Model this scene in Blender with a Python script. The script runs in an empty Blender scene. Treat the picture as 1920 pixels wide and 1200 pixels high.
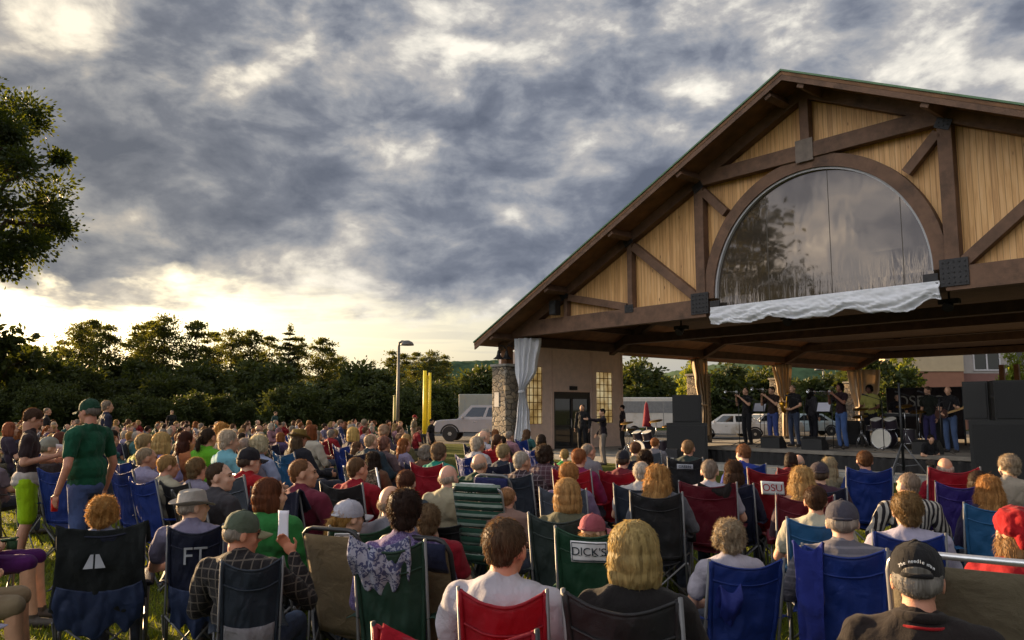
import bpy, bmesh, math, random, os
import numpy as np
from mathutils import Vector, Matrix, noise as mnoise, Euler
R = math.radians
rnd = random.Random(11)
scn = bpy.context.scene
COL = scn.collection
# ------------------------------------------------------------------ camera
F, H = 1450.0, 1.72
PITCH = math.atan(168 / F)
cd = bpy.data.cameras.new('camera'); cam = bpy.data.objects.new('camera', cd); COL.objects.link(cam)
cam.location = (0, 0, H); cam.rotation_euler = (math.pi / 2 + PITCH, 0, 0)
cd.sensor_width = 36; cd.lens = F / 1920 * 36; cd.clip_start = 0.05; cd.clip_end = 6000
scn.camera = cam
def ray(px, py):
    xc = (px - 960) / F; yc = (600 - py) / F
    return (xc, math.cos(PITCH) - yc * math.sin(PITCH), math.sin(PITCH) + yc * math.cos(PITCH))
def at(px, py, Y):
    d = ray(px, py); k = Y / d[1]
    return Vector((d[0] * k, Y, H + d[2] * k))
def ground_at(px, py, z=0.0):
    d = ray(px, py); k = (z - H) / d[2]
    return Vector((d[0] * k, d[1] * k, z))
# ------------------------------------------------------------------ colour + materials
def lin(h):
    h = h.lstrip('#'); o = []
    for i in (0, 2, 4):
        v = int(h[i:i + 2], 16) / 255
        o.append(v / 12.92 if v <= .04045 else ((v + .055) / 1.055) ** 2.4)
    return tuple(o) + (1.0,)
class NT:
    def __init__(s, mat):
        s.t = mat.node_tree; s.t.nodes.clear()
    def n(s, ty, **kw):
        nd = s.t.nodes.new(ty)
        for k, v in kw.items():
            if k.startswith('i_'):
                key = k[2:]; key = int(key) if key.isdigit() else key.replace('_', ' ')
                nd.inputs[key].default_value = v
            else: setattr(nd, k, v)
        return nd
    def l(s, a, ao, b, bi): s.t.links.new(a.outputs[ao], b.inputs[bi])
    def math(s, op, a, b=None, clamp=False):
        nd = s.t.nodes.new('ShaderNodeMath'); nd.operation = op; nd.use_clamp = clamp
        for i, v in enumerate((a, b)):
            if v is None: continue
            if isinstance(v, (int, float)): nd.inputs[i].default_value = v
            else: s.t.links.new(v, nd.inputs[i])
        return nd.outputs[0]
    def ramp(s, fac, stops, interp='LINEAR'):
        nd = s.t.nodes.new('ShaderNodeValToRGB'); cr = nd.color_ramp; cr.interpolation = interp
        while len(cr.elements) < len(stops): cr.elements.new(.5)
        for e, (p, c) in zip(cr.elements, stops): e.position = p; e.color = c if len(c) == 4 else tuple(c) + (1,)
        s.t.links.new(fac, nd.inputs[0]); return nd.outputs[0]
    def mix(s, fac, a, b, mode='MIX'):
        nd = s.t.nodes.new('ShaderNodeMix'); nd.data_type = 'RGBA'; nd.blend_type = mode
        for i, v in ((0, fac), (6, a), (7, b)):
            if isinstance(v, (int, float)): nd.inputs[i].default_value = v
            elif isinstance(v, tuple): nd.inputs[i].default_value = v
            else: s.t.links.new(v, nd.inputs[i])
        return nd.outputs[2]
    def out(s, sh, vol=False):
        o = s.n('ShaderNodeOutputMaterial'); s.t.links.new(sh, o.inputs['Volume' if vol else 'Surface']); return o
MATS = {}
def newmat(name):
    m = bpy.data.materials.new(name); m.use_nodes = True; return m, NT(m)
def simple(name, col, rough=.7, var=.25, scale=6, bump=.0, bscale=60, metal=0.0, spec=.5, trans=0.0, dirt=None, tcol=None):
    """general procedural surface: noise-varied colour, roughness and bump"""
    if name in MATS: return MATS[name]
    m, t = newmat(name); c = lin(col) if isinstance(col, str) else col
    tc = t.n('ShaderNodeTexCoord')
    ns = t.n('ShaderNodeTexNoise', i_Scale=scale, i_Detail=6.0, i_Roughness=.6); t.l(tc, 'Object', ns, 'Vector')
    dk = tuple(x * (1 - var) for x in c[:3]) + (1,); lt = tuple(min(1, x * (1 + var)) for x in c[:3]) + (1,)
    col_o = t.ramp(ns.outputs[0], [(.3, dk), (.7, lt)])
    if dirt:
        n2 = t.n('ShaderNodeTexNoise', i_Scale=scale * .35, i_Detail=8.0, i_Roughness=.7); t.l(tc, 'Object', n2, 'Vector')
        f = t.ramp(n2.outputs[0], [(.52, (0, 0, 0, 1)), (.68, (1, 1, 1, 1))])
        col_o = t.mix(f, col_o, lin(dirt))
    p = t.n('ShaderNodeBsdfPrincipled', i_Roughness=rough, i_Metallic=metal)
    p.inputs['Specular IOR Level'].default_value = spec
    t.t.links.new(col_o, p.inputs['Base Color'])
    if bump:
        nb = t.n('ShaderNodeTexNoise', i_Scale=bscale, i_Detail=4.0); t.l(tc, 'Object', nb, 'Vector')
        b = t.n('ShaderNodeBump', i_Strength=bump, i_Distance=.02); t.l(nb, 0, b, 'Height'); t.l(b, 0, p, 'Normal')
    sh = p.outputs[0]
    if trans:
        tr = t.n('ShaderNodeBsdfTranslucent')
        if tcol: tr.inputs[0].default_value = lin(tcol)
        else: t.t.links.new(col_o, tr.inputs[0])
        mx = t.n('ShaderNodeMixShader', i_0=trans); t.t.links.new(sh, mx.inputs[1]); t.l(tr, 0, mx, 2); sh = mx.outputs[0]
    t.out(sh); MATS[name] = m; return m
def fabric(col, kind='plain', col2=None):
    """woven cloth: broad fold bump, fine weave; kinds: plain, nylon, plaid, stripe, floral, speckle, camo, band"""
    name = 'fabric_%s_%s_%s' % (kind, col.lstrip('#'), (col2 or '').lstrip('#'))
    if name in MATS: return MATS[name]
    m, t = newmat(name); dk_ = lambda q: tuple(x * (.72 if max(q[:3]) < .3 else .60) for x in q[:3]) + (1,); c = dk_(lin(col)); c2 = dk_(lin(col2)) if col2 else c
    tc = t.n('ShaderNodeTexCoord')
    ns = t.n('ShaderNodeTexNoise', i_Scale=5.0, i_Detail=5.0); t.l(tc, 'Object', ns, 'Vector')
    v = .12
    co = t.ramp(ns.outputs[0], [(.3, tuple(x * (1 - v) for x in c[:3]) + (1,)), (.7, tuple(min(1, x * (1 + v)) for x in c[:3]) + (1,))])
    sx = t.n('ShaderNodeSeparateXYZ'); t.l(tc, 'Object', sx, 0)
    def band(sock, freq, width):
        a = t.math('FRACT', t.math('MULTIPLY', t.math('ADD', sock, 7.0), freq))
        return t.math('LESS_THAN', a, width)
    if kind == 'plaid':
        f = t.math('MAXIMUM', band(sx.outputs[0], 20, .14), band(sx.outputs[2], 20, .14))
        co = t.mix(t.math('MULTIPLY', f, .75), co, c2)
    elif kind == 'stripe':
        co = t.mix(band(t.math('ADD', sx.outputs[0], t.math('MULTIPLY', sx.outputs[1], .35)), 24, .5), co, c2)
    elif kind == 'hstripe':
        co = t.mix(t.math('MULTIPLY', band(sx.outputs[2], 26, .3), .6), co, c2)
    elif kind == 'band':
        co = t.mix(band(sx.outputs[2], 12, .28), co, c2)
    elif kind in ('floral', 'speckle', 'camo'):
        sc = {'floral': 42, 'speckle': 110, 'camo': 26}[kind]
        vo = t.n('ShaderNodeTexNoise', i_Scale=float(sc), i_Detail=2.0, i_Distortion=1.2); t.l(tc, 'Object', vo, 'Vector')
        f = t.ramp(vo.outputs[0], [(.48, (0, 0, 0, 1)), (.54, (1, 1, 1, 1))]); co = t.mix(f, co, c2)
    p = t.n('ShaderNodeBsdfPrincipled', i_Roughness=.55 if kind == 'nylon' else .85)
    p.inputs['Specular IOR Level'].default_value = .45 if kind == 'nylon' else .2
    p.inputs['Sheen Weight'].default_value = .0 if kind == 'nylon' else .06
    t.t.links.new(co, p.inputs['Base Color'])
    nb = t.n('ShaderNodeTexNoise', i_Scale=7.0 if kind != 'nylon' else 4.5, i_Detail=4.0, i_Distortion=.3); t.l(tc, 'Object', nb, 'Vector')
    nw = t.n('ShaderNodeTexNoise', i_Scale=420.0, i_Detail=1.0); t.l(tc, 'Object', nw, 'Vector')
    h = t.math('ADD', nb.outputs[0], t.math('MULTIPLY', nw.outputs[0], .05))
    b = t.n('ShaderNodeBump', i_Strength=.85, i_Distance=.045); t.t.links.new(h, b.inputs['Height']); t.l(b, 0, p, 'Normal')
    sh = p.outputs[0]
    tr = t.n('ShaderNodeBsdfTranslucent'); t.t.links.new(co, tr.inputs[0])
    mx = t.n('ShaderNodeMixShader', i_0=.30 if kind == 'nylon' else .08); t.t.links.new(sh, mx.inputs[1]); t.l(tr, 0, mx, 2); sh = mx.outputs[0]
    t.out(sh); MATS[name] = m; return m
# ------------------------------------------------------------------ mesh building
class MB:
    def __init__(s): s.v = []; s.f = []; s.mi = []; s.cur = 0
    def add(s, vs, fs):
        o = len(s.v); s.v.extend([tuple(x) for x in vs]); s.f.extend([tuple(i + o for i in q) for q in fs]); s.mi.extend([s.cur] * len(fs)); return s
    def box(s, c, size, rot=None, bev=0.0):
        hx, hy, hz = size[0] / 2, size[1] / 2, size[2] / 2
        if bev <= 0:
            vs = [Vector((x, y, z)) for x in (-hx, hx) for y in (-hy, hy) for z in (-hz, hz)]
            fs = [(0, 1, 3, 2), (4, 6, 7, 5), (0, 4, 5, 1), (2, 3, 7, 6), (0, 2, 6, 4), (1, 5, 7, 3)]
        else:
            bm = bmesh.new(); bmesh.ops.create_cube(bm, size=1)
            for v in bm.verts: v.co = Vector((v.co.x * size[0], v.co.y * size[1], v.co.z * size[2]))
            bmesh.ops.bevel(bm, geom=bm.edges[:], offset=bev, segments=2, affect='EDGES', profile=.5)
            bm.verts.index_update(); vs = [v.co.copy() for v in bm.verts]; fs = [[v.index for v in f.verts] for f in bm.faces]; bm.free()
        if rot is not None: vs = [rot @ v for v in vs]
        c = Vector(c); return s.add([v + c for v in vs], fs)
    def beam(s, a, b, w, d, up=(0, 1, 0), bev=0.0):
        """square timber from a to b; d is its size along up, w across"""
        a, b, up = Vector(a), Vector(b), Vector(up); ax = (b - a); L = ax.length; ax.normalize()
        sd = ax.cross(up).normalized(); u2 = sd.cross(ax).normalized()
        return s.box((a + b) / 2, (L, w, d), Matrix((ax, sd, u2)).transposed(), bev)
    def tube(s, path, r, seg=8, closed=False, caps=True):
        P = [Vector(p) for p in path]; n = len(P); rs = r if isinstance(r, (list, tuple)) else [r] * n
        vs = []; fs = []; pu = None
        for i in range(n):
            if closed: d = P[(i + 1) % n] - P[i - 1]
            else: d = P[min(i + 1, n - 1)] - P[max(i - 1, 0)]
            d.normalize()
            if pu is None: pu = d.orthogonal().normalized()
            pu = (pu - d * pu.dot(d)); pu = pu.normalized() if pu.length > 1e-6 else d.orthogonal().normalized()
            q = d.cross(pu)
            for k in range(seg):
                a = 2 * math.pi * k / seg; vs.append(P[i] + (pu * math.cos(a) + q * math.sin(a)) * rs[i])
        for i in range(n if closed else n - 1):
            for k in range(seg):
                j = (i + 1) % n; fs.append((i * seg + k, i * seg + (k + 1) % seg, j * seg + (k + 1) % seg, j * seg + k))
        if caps and not closed: fs.append(tuple(range(seg))[::-1]); fs.append(tuple((n - 1) * seg + k for k in range(seg)))
        return s.add(vs, fs)
    def lathe(s, prof, c=(0, 0, 0), seg=20, rot=None):
        vs = []; fs = []; c = Vector(c); n = len(prof)
        for (r, z) in prof:
            for k in range(seg):
                a = 2 * math.pi * k / seg; v = Vector((r * math.cos(a), r * math.sin(a), z))
                vs.append((rot @ v if rot is not None else v) + c)
        for i in range(n - 1):
            for k in range(seg): fs.append((i * seg + k, i * seg + (k + 1) % seg, (i + 1) * seg + (k + 1) % seg, (i + 1) * seg + k))
        fs.append(tuple(range(seg))[::-1]); fs.append(tuple((n - 1) * seg + k for k in range(seg)))
        return s.add(vs, fs)
    def ell(s, c, r, rot=None, seg=14, ring=9):
        vs = [Vector((0, 0, r[2]))]; fs = []
        for i in range(1, ring):
            t = math.pi * i / ring
            for k in range(seg):
                a = 2 * math.pi * k / seg; vs.append(Vector((r[0] * math.sin(t) * math.cos(a), r[1] * math.sin(t) * math.sin(a), r[2] * math.cos(t))))
        vs.append(Vector((0, 0, -r[2]))); e = len(vs) - 1
        for k in range(seg):
            fs.append((0, 1 + k, 1 + (k + 1) % seg)); fs.append((e, e - seg + (k + 1) % seg, e - seg + k))
        for i in range(ring - 2):
            for k in range(seg): fs.append((1 + i * seg + k, 1 + (i + 1) * seg + k, 1 + (i + 1) * seg + (k + 1) % seg, 1 + i * seg + (k + 1) % seg))
        if rot is not None: vs = [rot @ v for v in vs]
        c = Vector(c); return s.add([v + c for v in vs], fs)
    def cap(s, a, ra, b, rb, seg=12):
        a, b = Vector(a), Vector(b); d = (b - a); L = d.length
        if L < 1e-5: return s.ell(a, (ra,) * 3)
        d.normalize(); path = []; rs = []
        for t in (90, 60, 30): path.append(a - d * ra * math.sin(R(t))); rs.append(max(1e-4, ra * math.cos(R(t))))
        path.append(a); rs.append(ra); path.append(b); rs.append(rb)
        for t in (30, 60, 90): path.append(b + d * rb * math.sin(R(t))); rs.append(max(1e-4, rb * math.cos(R(t))))
        return s.tube(path, rs, seg)
    def grid(s, nu, nv, fn):
        vs = [fn(i / nu, j / nv) for j in range(nv + 1) for i in range(nu + 1)]
        fs = [(j * (nu + 1) + i, j * (nu + 1) + i + 1, (j + 1) * (nu + 1) + i + 1, (j + 1) * (nu + 1) + i) for j in range(nv) for i in range(nu)]
        return s.add(vs, fs)
    def prism(s, prof, o, ux, uy, ext):
        """extrude a 2D profile (in axes ux, uy from o) along ext"""
        o, ux, uy, ext = map(Vector, (o, ux, uy, ext)); n = len(prof)
        vs = [o + ux * a + uy * b for a, b in prof]; vs += [v + ext for v in vs]
        fs = [tuple(range(n))[::-1], tuple(range(n, 2 * n))] + [(i, (i + 1) % n, n + (i + 1) % n, n + i) for i in range(n)]
        return s.add(vs, fs)
    def mesh(s, name, mats=(), smooth=False, solid=0.0):
        me = bpy.data.meshes.new(name); me.from_pydata([tuple(v) for v in s.v], [], s.f)
        for m in (mats if isinstance(mats, (list, tuple)) else [mats]): me.materials.append(m)
        me.polygons.foreach_set('material_index', s.mi)
        bm = bmesh.new(); bm.from_mesh(me); bmesh.ops.recalc_face_normals(bm, faces=bm.faces[:])
        if solid: bmesh.ops.solidify(bm, geom=bm.faces[:], thickness=solid)
        bm.to_mesh(me); bm.free()
        if smooth:
            me.polygons.foreach_set('use_smooth', [True] * len(me.polygons))
            if smooth is not True:
                bm = bmesh.new(); bm.from_mesh(me)
                for e in bm.edges:
                    if len(e.link_faces) == 2 and e.calc_face_angle(0) > smooth: e.smooth = False
                bm.to_mesh(me); bm.free()
        me.update(); return me
    def build(s, name, mats, parent=None, smooth=False, solid=0.0, loc=None):
        return link(name, s.mesh(name, mats, smooth, solid), parent, loc)
def link(name, me, parent=None, loc=None, rotz=None):
    o = bpy.data.objects.new(name, me); COL.objects.link(o)
    if parent is not None: o.parent = parent
    if loc is not None: o.location = loc
    if rotz is not None: o.rotation_euler = (0, 0, rotz)
    return o
def tag(o, label=None, cat=None, group=None, kind=None):
    if label: o['label'] = label
    if cat: o['category'] = cat
    if group: o['group'] = group
    if kind: o['kind'] = kind
    return o
def thing(name, label, cat, loc=(0, 0, 0), rotz=0, group=None):
    o = bpy.data.objects.new(name, None); COL.objects.link(o); o.empty_display_size = .2
    o.location = loc; o.rotation_euler = (0, 0, rotz); return tag(o, label, cat, group)
def copy_tree(o, parent=None):
    c = o.copy(); COL.objects.link(c)
    if parent is not None: c.parent = parent
    for ch in list(o.children): copy_tree(ch, c)
    return c
def setmat(o, m, slot=0):
    while len(o.material_slots) <= slot: o.data.materials.append(m)
    o.material_slots[slot].link = 'OBJECT'; o.material_slots[slot].material = m
def text_mesh(txt, size, mat, name='lettering', depth=.002):
    cu = bpy.data.curves.new(name, 'FONT'); cu.body = txt; cu.size = size; cu.extrude = depth; cu.align_x = 'CENTER'; cu.align_y = 'CENTER'
    o = bpy.data.objects.new(name, cu); COL.objects.link(o)
    me = bpy.data.meshes.new_from_object(o.evaluated_get(bpy.context.evaluated_depsgraph_get()))
    bpy.data.objects.remove(o); bpy.data.curves.remove(cu)
    me.name = name; me.materials.clear(); me.materials.append(mat); return me
LITE = ''
# ------------------------------------------------------------------ sky, sun, exposure
SUN_AZ, SUN_EL = R(-50.5), R(10.0)
sd = Vector((math.sin(SUN_AZ) * math.cos(SUN_EL), math.cos(SUN_AZ) * math.cos(SUN_EL), math.sin(SUN_EL)))
ld = bpy.data.lights.new('sun', 'SUN'); ld.energy = 5.0; ld.angle = R(.6); ld.color = (1, .67, .35)
lo = bpy.data.objects.new('sun', ld); COL.objects.link(lo); lo.rotation_euler = sd.to_track_quat('Z', 'Y').to_euler()
w = bpy.data.worlds.new('World'); scn.world = w; w.use_nodes = True
t = NT(w)
tc = t.n('ShaderNodeTexCoord')
sky = t.n('ShaderNodeTexSky', sky_type='NISHITA', sun_disc=False, sun_elevation=SUN_EL, sun_rotation=SUN_AZ, air_density=1.2, dust_density=2.5, ozone_density=1.0)
sx = t.n('ShaderNodeSeparateXYZ'); t.l(tc, 'Generated', sx, 0)
X, Y, Z = sx.outputs
zc = t.math('MAXIMUM', Z, 0.0)
dv = t.math('ADD', zc, .17)
qx = t.math('DIVIDE', X, dv); qy = t.math('DIVIDE', Y, dv)
cb = t.n('ShaderNodeCombineXYZ'); t.t.links.new(qx, cb.inputs[0]); t.t.links.new(qy, cb.inputs[1]); cb.inputs[2].default_value = 3.7
def noise(scale, det, rough, dist, off=(0, 0, 0), stretch=(1, 1, 1)):
    mp = t.n('ShaderNodeMapping'); mp.inputs['Location'].default_value = off; mp.inputs['Scale'].default_value = stretch
    t.l(cb, 0, mp, 0)
    n_ = t.n('ShaderNodeTexNoise', i_Scale=scale, i_Detail=det, i_Roughness=rough, i_Distortion=dist); t.l(mp, 0, n_, 'Vector'); return n_.outputs[0]
mpd = t.n('ShaderNodeMapping'); mpd.inputs['Scale'].default_value = (1, 1, 1.75); t.l(tc, 'Generated', mpd, 0)
def dnoise(scale, det, rough, dist, off):
    ad = t.n('ShaderNodeVectorMath', operation='ADD'); t.l(mpd, 0, ad, 0); ad.inputs[1].default_value = off
    n_ = t.n('ShaderNodeTexNoise', i_Scale=scale, i_Detail=det, i_Roughness=rough, i_Distortion=dist); t.l(ad, 0, n_, 'Vector'); return n_.outputs[0]
big = noise(.6, 3.0, .5, .3, (2.6, .9, 0))
med = dnoise(8.6, 7.0, .54, .25, (4.3, 1.1, 2.2))
fine = dnoise(19.0, 5.0, .58, .3, (1.3, 5.1, .2))
# lightness field: high = thin bright cloud or gap, low = thick dark base
def cen(o, k): return t.math('MULTIPLY', t.math('SUBTRACT', o, .5), k)
amp = t.ramp(zc, [(.14, (.9,) * 3), (.19, (.85,) * 3), (.30, (.9,) * 3), (.37, (1,) * 3)], 'EASE')
fld = t.math('MULTIPLY', t.math('ADD', cen(big, .5), t.math('ADD', cen(med, 1.75), cen(fine, .55))), amp)
el = t.ramp(zc, [(.0, (.62,) * 3), (.10, (.60,) * 3), (.16, (.42,) * 3), (.21, (.30,) * 3), (.29, (.32,) * 3), (.335, (.46,) * 3), (.39, (.56,) * 3), (.52, (.56,) * 3), (1.0, (.48,) * 3)], 'EASE')
fld = t.math('ADD', fld, el)
dotn = t.n('ShaderNodeVectorMath', operation='DOT_PRODUCT'); t.l(tc, 'Generated', dotn, 0); dotn.inputs[1].default_value = (math.sin(R(-36)) * .985, math.cos(R(-36)) * .985, .17)      # the break in the cloud the light pours through
ca = t.math('MAXIMUM', dotn.outputs['Value'], 0.0)
glow = t.math('POWER', ca, 14.0); glow2 = t.math('POWER', ca, 90.0)
ccol = t.ramp(fld, [(.04, (.125, .145, .195)), (.25, (.185, .207, .262)), (.40, (.285, .305, .352)), (.56, (.46, .45, .45)), (.68, (.74, .71, .65)), (.82, (1.0, .94, .83))])
# clouds near the sun take its warmth
warm = t.mix(1.0, ccol, (1.15, 1.05, .88, 1), 'MULTIPLY')
ccol = t.mix(glow, ccol, warm)
back = t.math('MULTIPLY', t.math('MAXIMUM', t.math('SUBTRACT', t.math('ADD', t.math('MULTIPLY', Y, -.52), t.math('MULTIPLY', X, -.85)), .12), 0.0), 3.9)   # unseen sky behind and to the left, brightened to light facade and crowd backs
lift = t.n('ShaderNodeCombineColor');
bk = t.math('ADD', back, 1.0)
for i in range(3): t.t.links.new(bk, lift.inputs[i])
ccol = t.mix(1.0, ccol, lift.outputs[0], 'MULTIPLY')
sk = t.mix(1.0, sky.outputs[0], (.05, .055, .075, 1), 'MULTIPLY')
gl = t.mix(t.math('POWER', ca, 9.0), (.36, .335, .30, 1), (1.7, 1.42, .82, 1))
sk = t.mix(1.0, sk, gl, 'ADD')
sk = t.mix(1.0, sk, t.mix(glow2, (.0, .0, .0, 1), (1.5, 1.2, .7, 1)), 'ADD')
# cover: full overhead, breaking raggedly into a clear band above the trees with thin grey streaks
zb = t.math('ADD', zc, t.math('ADD', cen(noise(.9, 6.0, .6, .4, (9.1, 3.2, 0)), .16), cen(fine, .05)))
zb = t.math('SUBTRACT', zb, t.math('MULTIPLY', X, -.03))
cov = t.ramp(zb, [(.0, (0,) * 3), (.104, (.0,) * 3), (.142, (1,) * 3)], 'EASE')
mp = t.n('ShaderNodeMapping'); mp.inputs['Scale'].default_value = (5.5, 5.5, 60); mp.inputs['Location'].default_value = (3.1, .2, .9); t.l(tc, 'Generated', mp, 0)
st = t.n('ShaderNodeTexNoise', i_Scale=1.0, i_Detail=6.0, i_Roughness=.55, i_Distortion=.3); t.l(mp, 0, st, 'Vector')
away = t.ramp(ca, [(.72, (1,) * 3), (.95, (.1,) * 3)])
streak = t.math('MULTIPLY', t.ramp(st.outputs[0], [(.46, (0,) * 3), (.62, (1,) * 3)], 'EASE'), away)
low = t.math('MULTIPLY', t.ramp(zc, [(.03, (1,) * 3), (.085, (.0,) * 3)], 'EASE'), away)
veil = t.math('MAXIMUM', t.math('MULTIPLY', streak, .75), t.math('MULTIPLY', low, .8), True)
vcol = t.mix(glow, (.47, .46, .44, 1), (1.0, .88, .62, 1))
sk = t.mix(veil, sk, vcol)
covn = cov
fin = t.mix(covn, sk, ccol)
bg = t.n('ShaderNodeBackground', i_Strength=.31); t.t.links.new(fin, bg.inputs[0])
wo = t.n('ShaderNodeOutputWorld'); t.l(bg, 0, wo, 0)
vs_ = scn.view_settings; vs_.view_transform = 'Standard'; vs_.look = 'None'; vs_.exposure = 1.78; vs_.gamma = 1.0; vs_.use_curve_mapping = False
# ------------------------------------------------------------------ ground
def ground_material():
    m, t = newmat('grass_turf'); tc = t.n('ShaderNodeTexCoord')
    a = t.n('ShaderNodeTexNoise', i_Scale=.35, i_Detail=8.0, i_Roughness=.65); t.l(tc, 'Object', a, 'Vector')
    b = t.n('ShaderNodeTexNoise', i_Scale=14.0, i_Detail=8.0, i_Roughness=.75); t.l(tc, 'Object', b, 'Vector')
    c1 = t.ramp(a.outputs[0], [(.3, (.040, .058, .010)), (.55, (.075, .088, .014)), (.75, (.12, .115, .025))])
    c2 = t.ramp(b.outputs[0], [(.3, (.35, .35, .35)), (.7, (1.3, 1.3, 1.3))])
    p = t.n('ShaderNodeBsdfPrincipled', i_Roughness=.95); p.inputs['Specular IOR Level'].default_value = .1
    t.t.links.new(t.mix(1.0, c1, c2, 'MULTIPLY'), p.inputs['Base Color'])
    bp = t.n('ShaderNodeBump', i_Strength=.8, i_Distance=.05); t.l(b, 0, bp, 'Height'); t.l(bp, 0, p, 'Normal'); t.out(p.outputs[0]); return m
TURF = ground_material()
g = MB(); g.grid(60, 60, lambda u, v: ((u - .5) * 5000, (v - .3) * 5000, 0)); tag(g.build('ground', TURF), kind='structure')
ASPHALT = simple('asphalt', '#3c3b3a', .9, .25, 3, .4, 200)
a_ = MB(); a_.prism([(-9, 40), (14, 38.2), (60, 36), (60, 62), (-9, 66)], (0, 0, .004), (1, 0, 0), (0, 1, 0), (0, 0, .004)); tag(a_.build('parking_area', ASPHALT), kind='structure')
# far wooded hills
def hill(name, cx, cy, rx, ry, h, seed):
    mb = MB()
    def f(u, v):
        x = (u - .5) * 2; y = (v - .5) * 2; k = max(0, 1 - x * x) * max(0, 1 - y * y)
        z = h * k * (1 + .35 * mnoise.noise((x * 2.3 + seed, y * 2, seed))) + 4 * k ** .3 * mnoise.noise((x * 40, y * 40, seed)) - 1
        return (cx + x * rx, cy + y * ry, z)
    mb.grid(160, 40, f); return tag(mb.build(name, simple('hill_wood', '#3d4f3a', 1.0, .5, .06, 1.0, .5, spec=.05), smooth=True), kind='structure')
hill('hill', 420, 900, 420, 250, 66, 3.1)
hill('hill', -60, 1100, 500, 200, 62, 8.7)
hill('hill', -900, 300, 250, 500, 110, 5.2)
# ------------------------------------------------------------------ trees
def leaf_mat(name, col, tcol, tr=.45):
    if name in MATS: return MATS[name]
    m, t = newmat(name); tc = t.n('ShaderNodeTexCoord')
    ns = t.n('ShaderNodeTexNoise', i_Scale=.9, i_Detail=3.0); t.l(tc, 'Object', ns, 'Vector')
    c = lin(col); co = t.ramp(ns.outputs[0], [(.35, tuple(x * .55 for x in c[:3]) + (1,)), (.65, tuple(x * 1.35 for x in c[:3]) + (1,))])
    p = t.n('ShaderNodeBsdfPrincipled', i_Roughness=.6); p.inputs['Specular IOR Level'].default_value = .25; t.t.links.new(co, p.inputs['Base Color'])
    tl = t.n('ShaderNodeBsdfTranslucent'); tl.inputs[0].default_value = lin(tcol)
    mx = t.n('ShaderNodeMixShader', i_0=tr); t.l(p, 0, mx, 1); t.l(tl, 0, mx, 2); t.out(mx.outputs[0]); MATS[name] = m; return m
BARK = simple('bark', '#4a3b2c', .95, .4, 5, .8, 30)
def leaves(name, pts, dirs, size, mat, rs, flat=.0, wid=.55):
    """many leaf quads, numpy-built: pts (n,3), size per leaf"""
    n = len(pts); g = np.random.RandomState(rs)
    a = g.normal(size=(n, 3)); a[:, 2] *= (1 - flat); a += dirs * .8; a /= np.linalg.norm(a, axis=1)[:, None] + 1e-9
    b = g.normal(size=(n, 3)); b -= a * (a * b).sum(1)[:, None]; b /= np.linalg.norm(b, axis=1)[:, None] + 1e-9
    L = (size * g.uniform(.6, 1.35, n))[:, None]; W = L * wid
    v = np.stack([pts - a * L * .5, pts + b * W * .5 + a * L * .05, pts + a * L * .5, pts - b * W * .5 + a * L * .05], 1).reshape(-1, 3)
    me = bpy.data.meshes.new(name); me.vertices.add(n * 4); me.vertices.foreach_set('co', v.ravel().astype('f4'))
    me.loops.add(n * 4); me.loops.foreach_set('vertex_index', np.arange(n * 4, dtype='i4'))
    me.polygons.add(n); me.polygons.foreach_set('loop_start', np.arange(0, n * 4, 4, dtype='i4'))
    me.update(calc_edges=True); me.validate(); me.materials.append(mat); return me
def pine_meshes(seed, h, bare, spread, layers, nleaf, gap=.3):
    """tall pine with flat whorled branches: returns trunk mesh and crown mesh"""
    r_ = random.Random(seed); g = np.random.RandomState(seed); tb = MB(); P = []; D = []
    lean = (r_.uniform(-.02, .02), r_.uniform(-.02, .02))
    def ax(z): return Vector((lean[0] * z + .12 * math.sin(z * .5 + seed), lean[1] * z, z))
    tb.tube([ax(h * i / 10) for i in range(11)], [.02 * h * (1 - .93 * i / 10) for i in range(11)], 7)
    for i in range(layers):
        f = i / (layers - 1); z = h * (bare + (1 - bare) * f)
        for k in range(r_.randint(3, 5)):
            if r_.random() < gap * (1 - f): continue
            az = r_.uniform(0, 6.283); prof = (1 - f ** 2.2) ** .7 * (.6 + .4 * min(1, f * 4)) + .05
            L = spread * h * prof * r_.uniform(.55, 1.15); up = r_.uniform(-.05, .35)
            b0 = ax(z); tip = b0 + Vector((math.cos(az) * L, math.sin(az) * L, up * L))
            mid = (b0 + tip) / 2 - Vector((0, 0, .06 * L)); tb.tube([b0, mid, tip], [.0045 * h * (1 - f) + .015, .012, .006], 4)
            m_ = int(nleaf * L / (spread * h) / layers * .6)
            q = g.uniform(.25, 1.05, m_)[:, None]; c = np.array(b0) * (1 - q) + np.array(tip) * q
            sp = L * .30 * (1.1 - .5 * np.abs(q - .6)); off = g.normal(size=(m_, 3)) * sp * np.array([.62, .62, .26]); off[:, 2] += .05 * L
            P.append(c + off); D.append(np.tile(np.array([math.cos(az), math.sin(az), .4]), (m_, 1)))
    top = ax(h); m_ = int(nleaf * .03); P.append(np.array(top) + g.normal(size=(m_, 3)) * h * np.array([.015, .015, .03])); D.append(np.tile(np.array([0, 0, 1.]), (m_, 1)))
    return tb, np.concatenate(P), np.concatenate(D)
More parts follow.
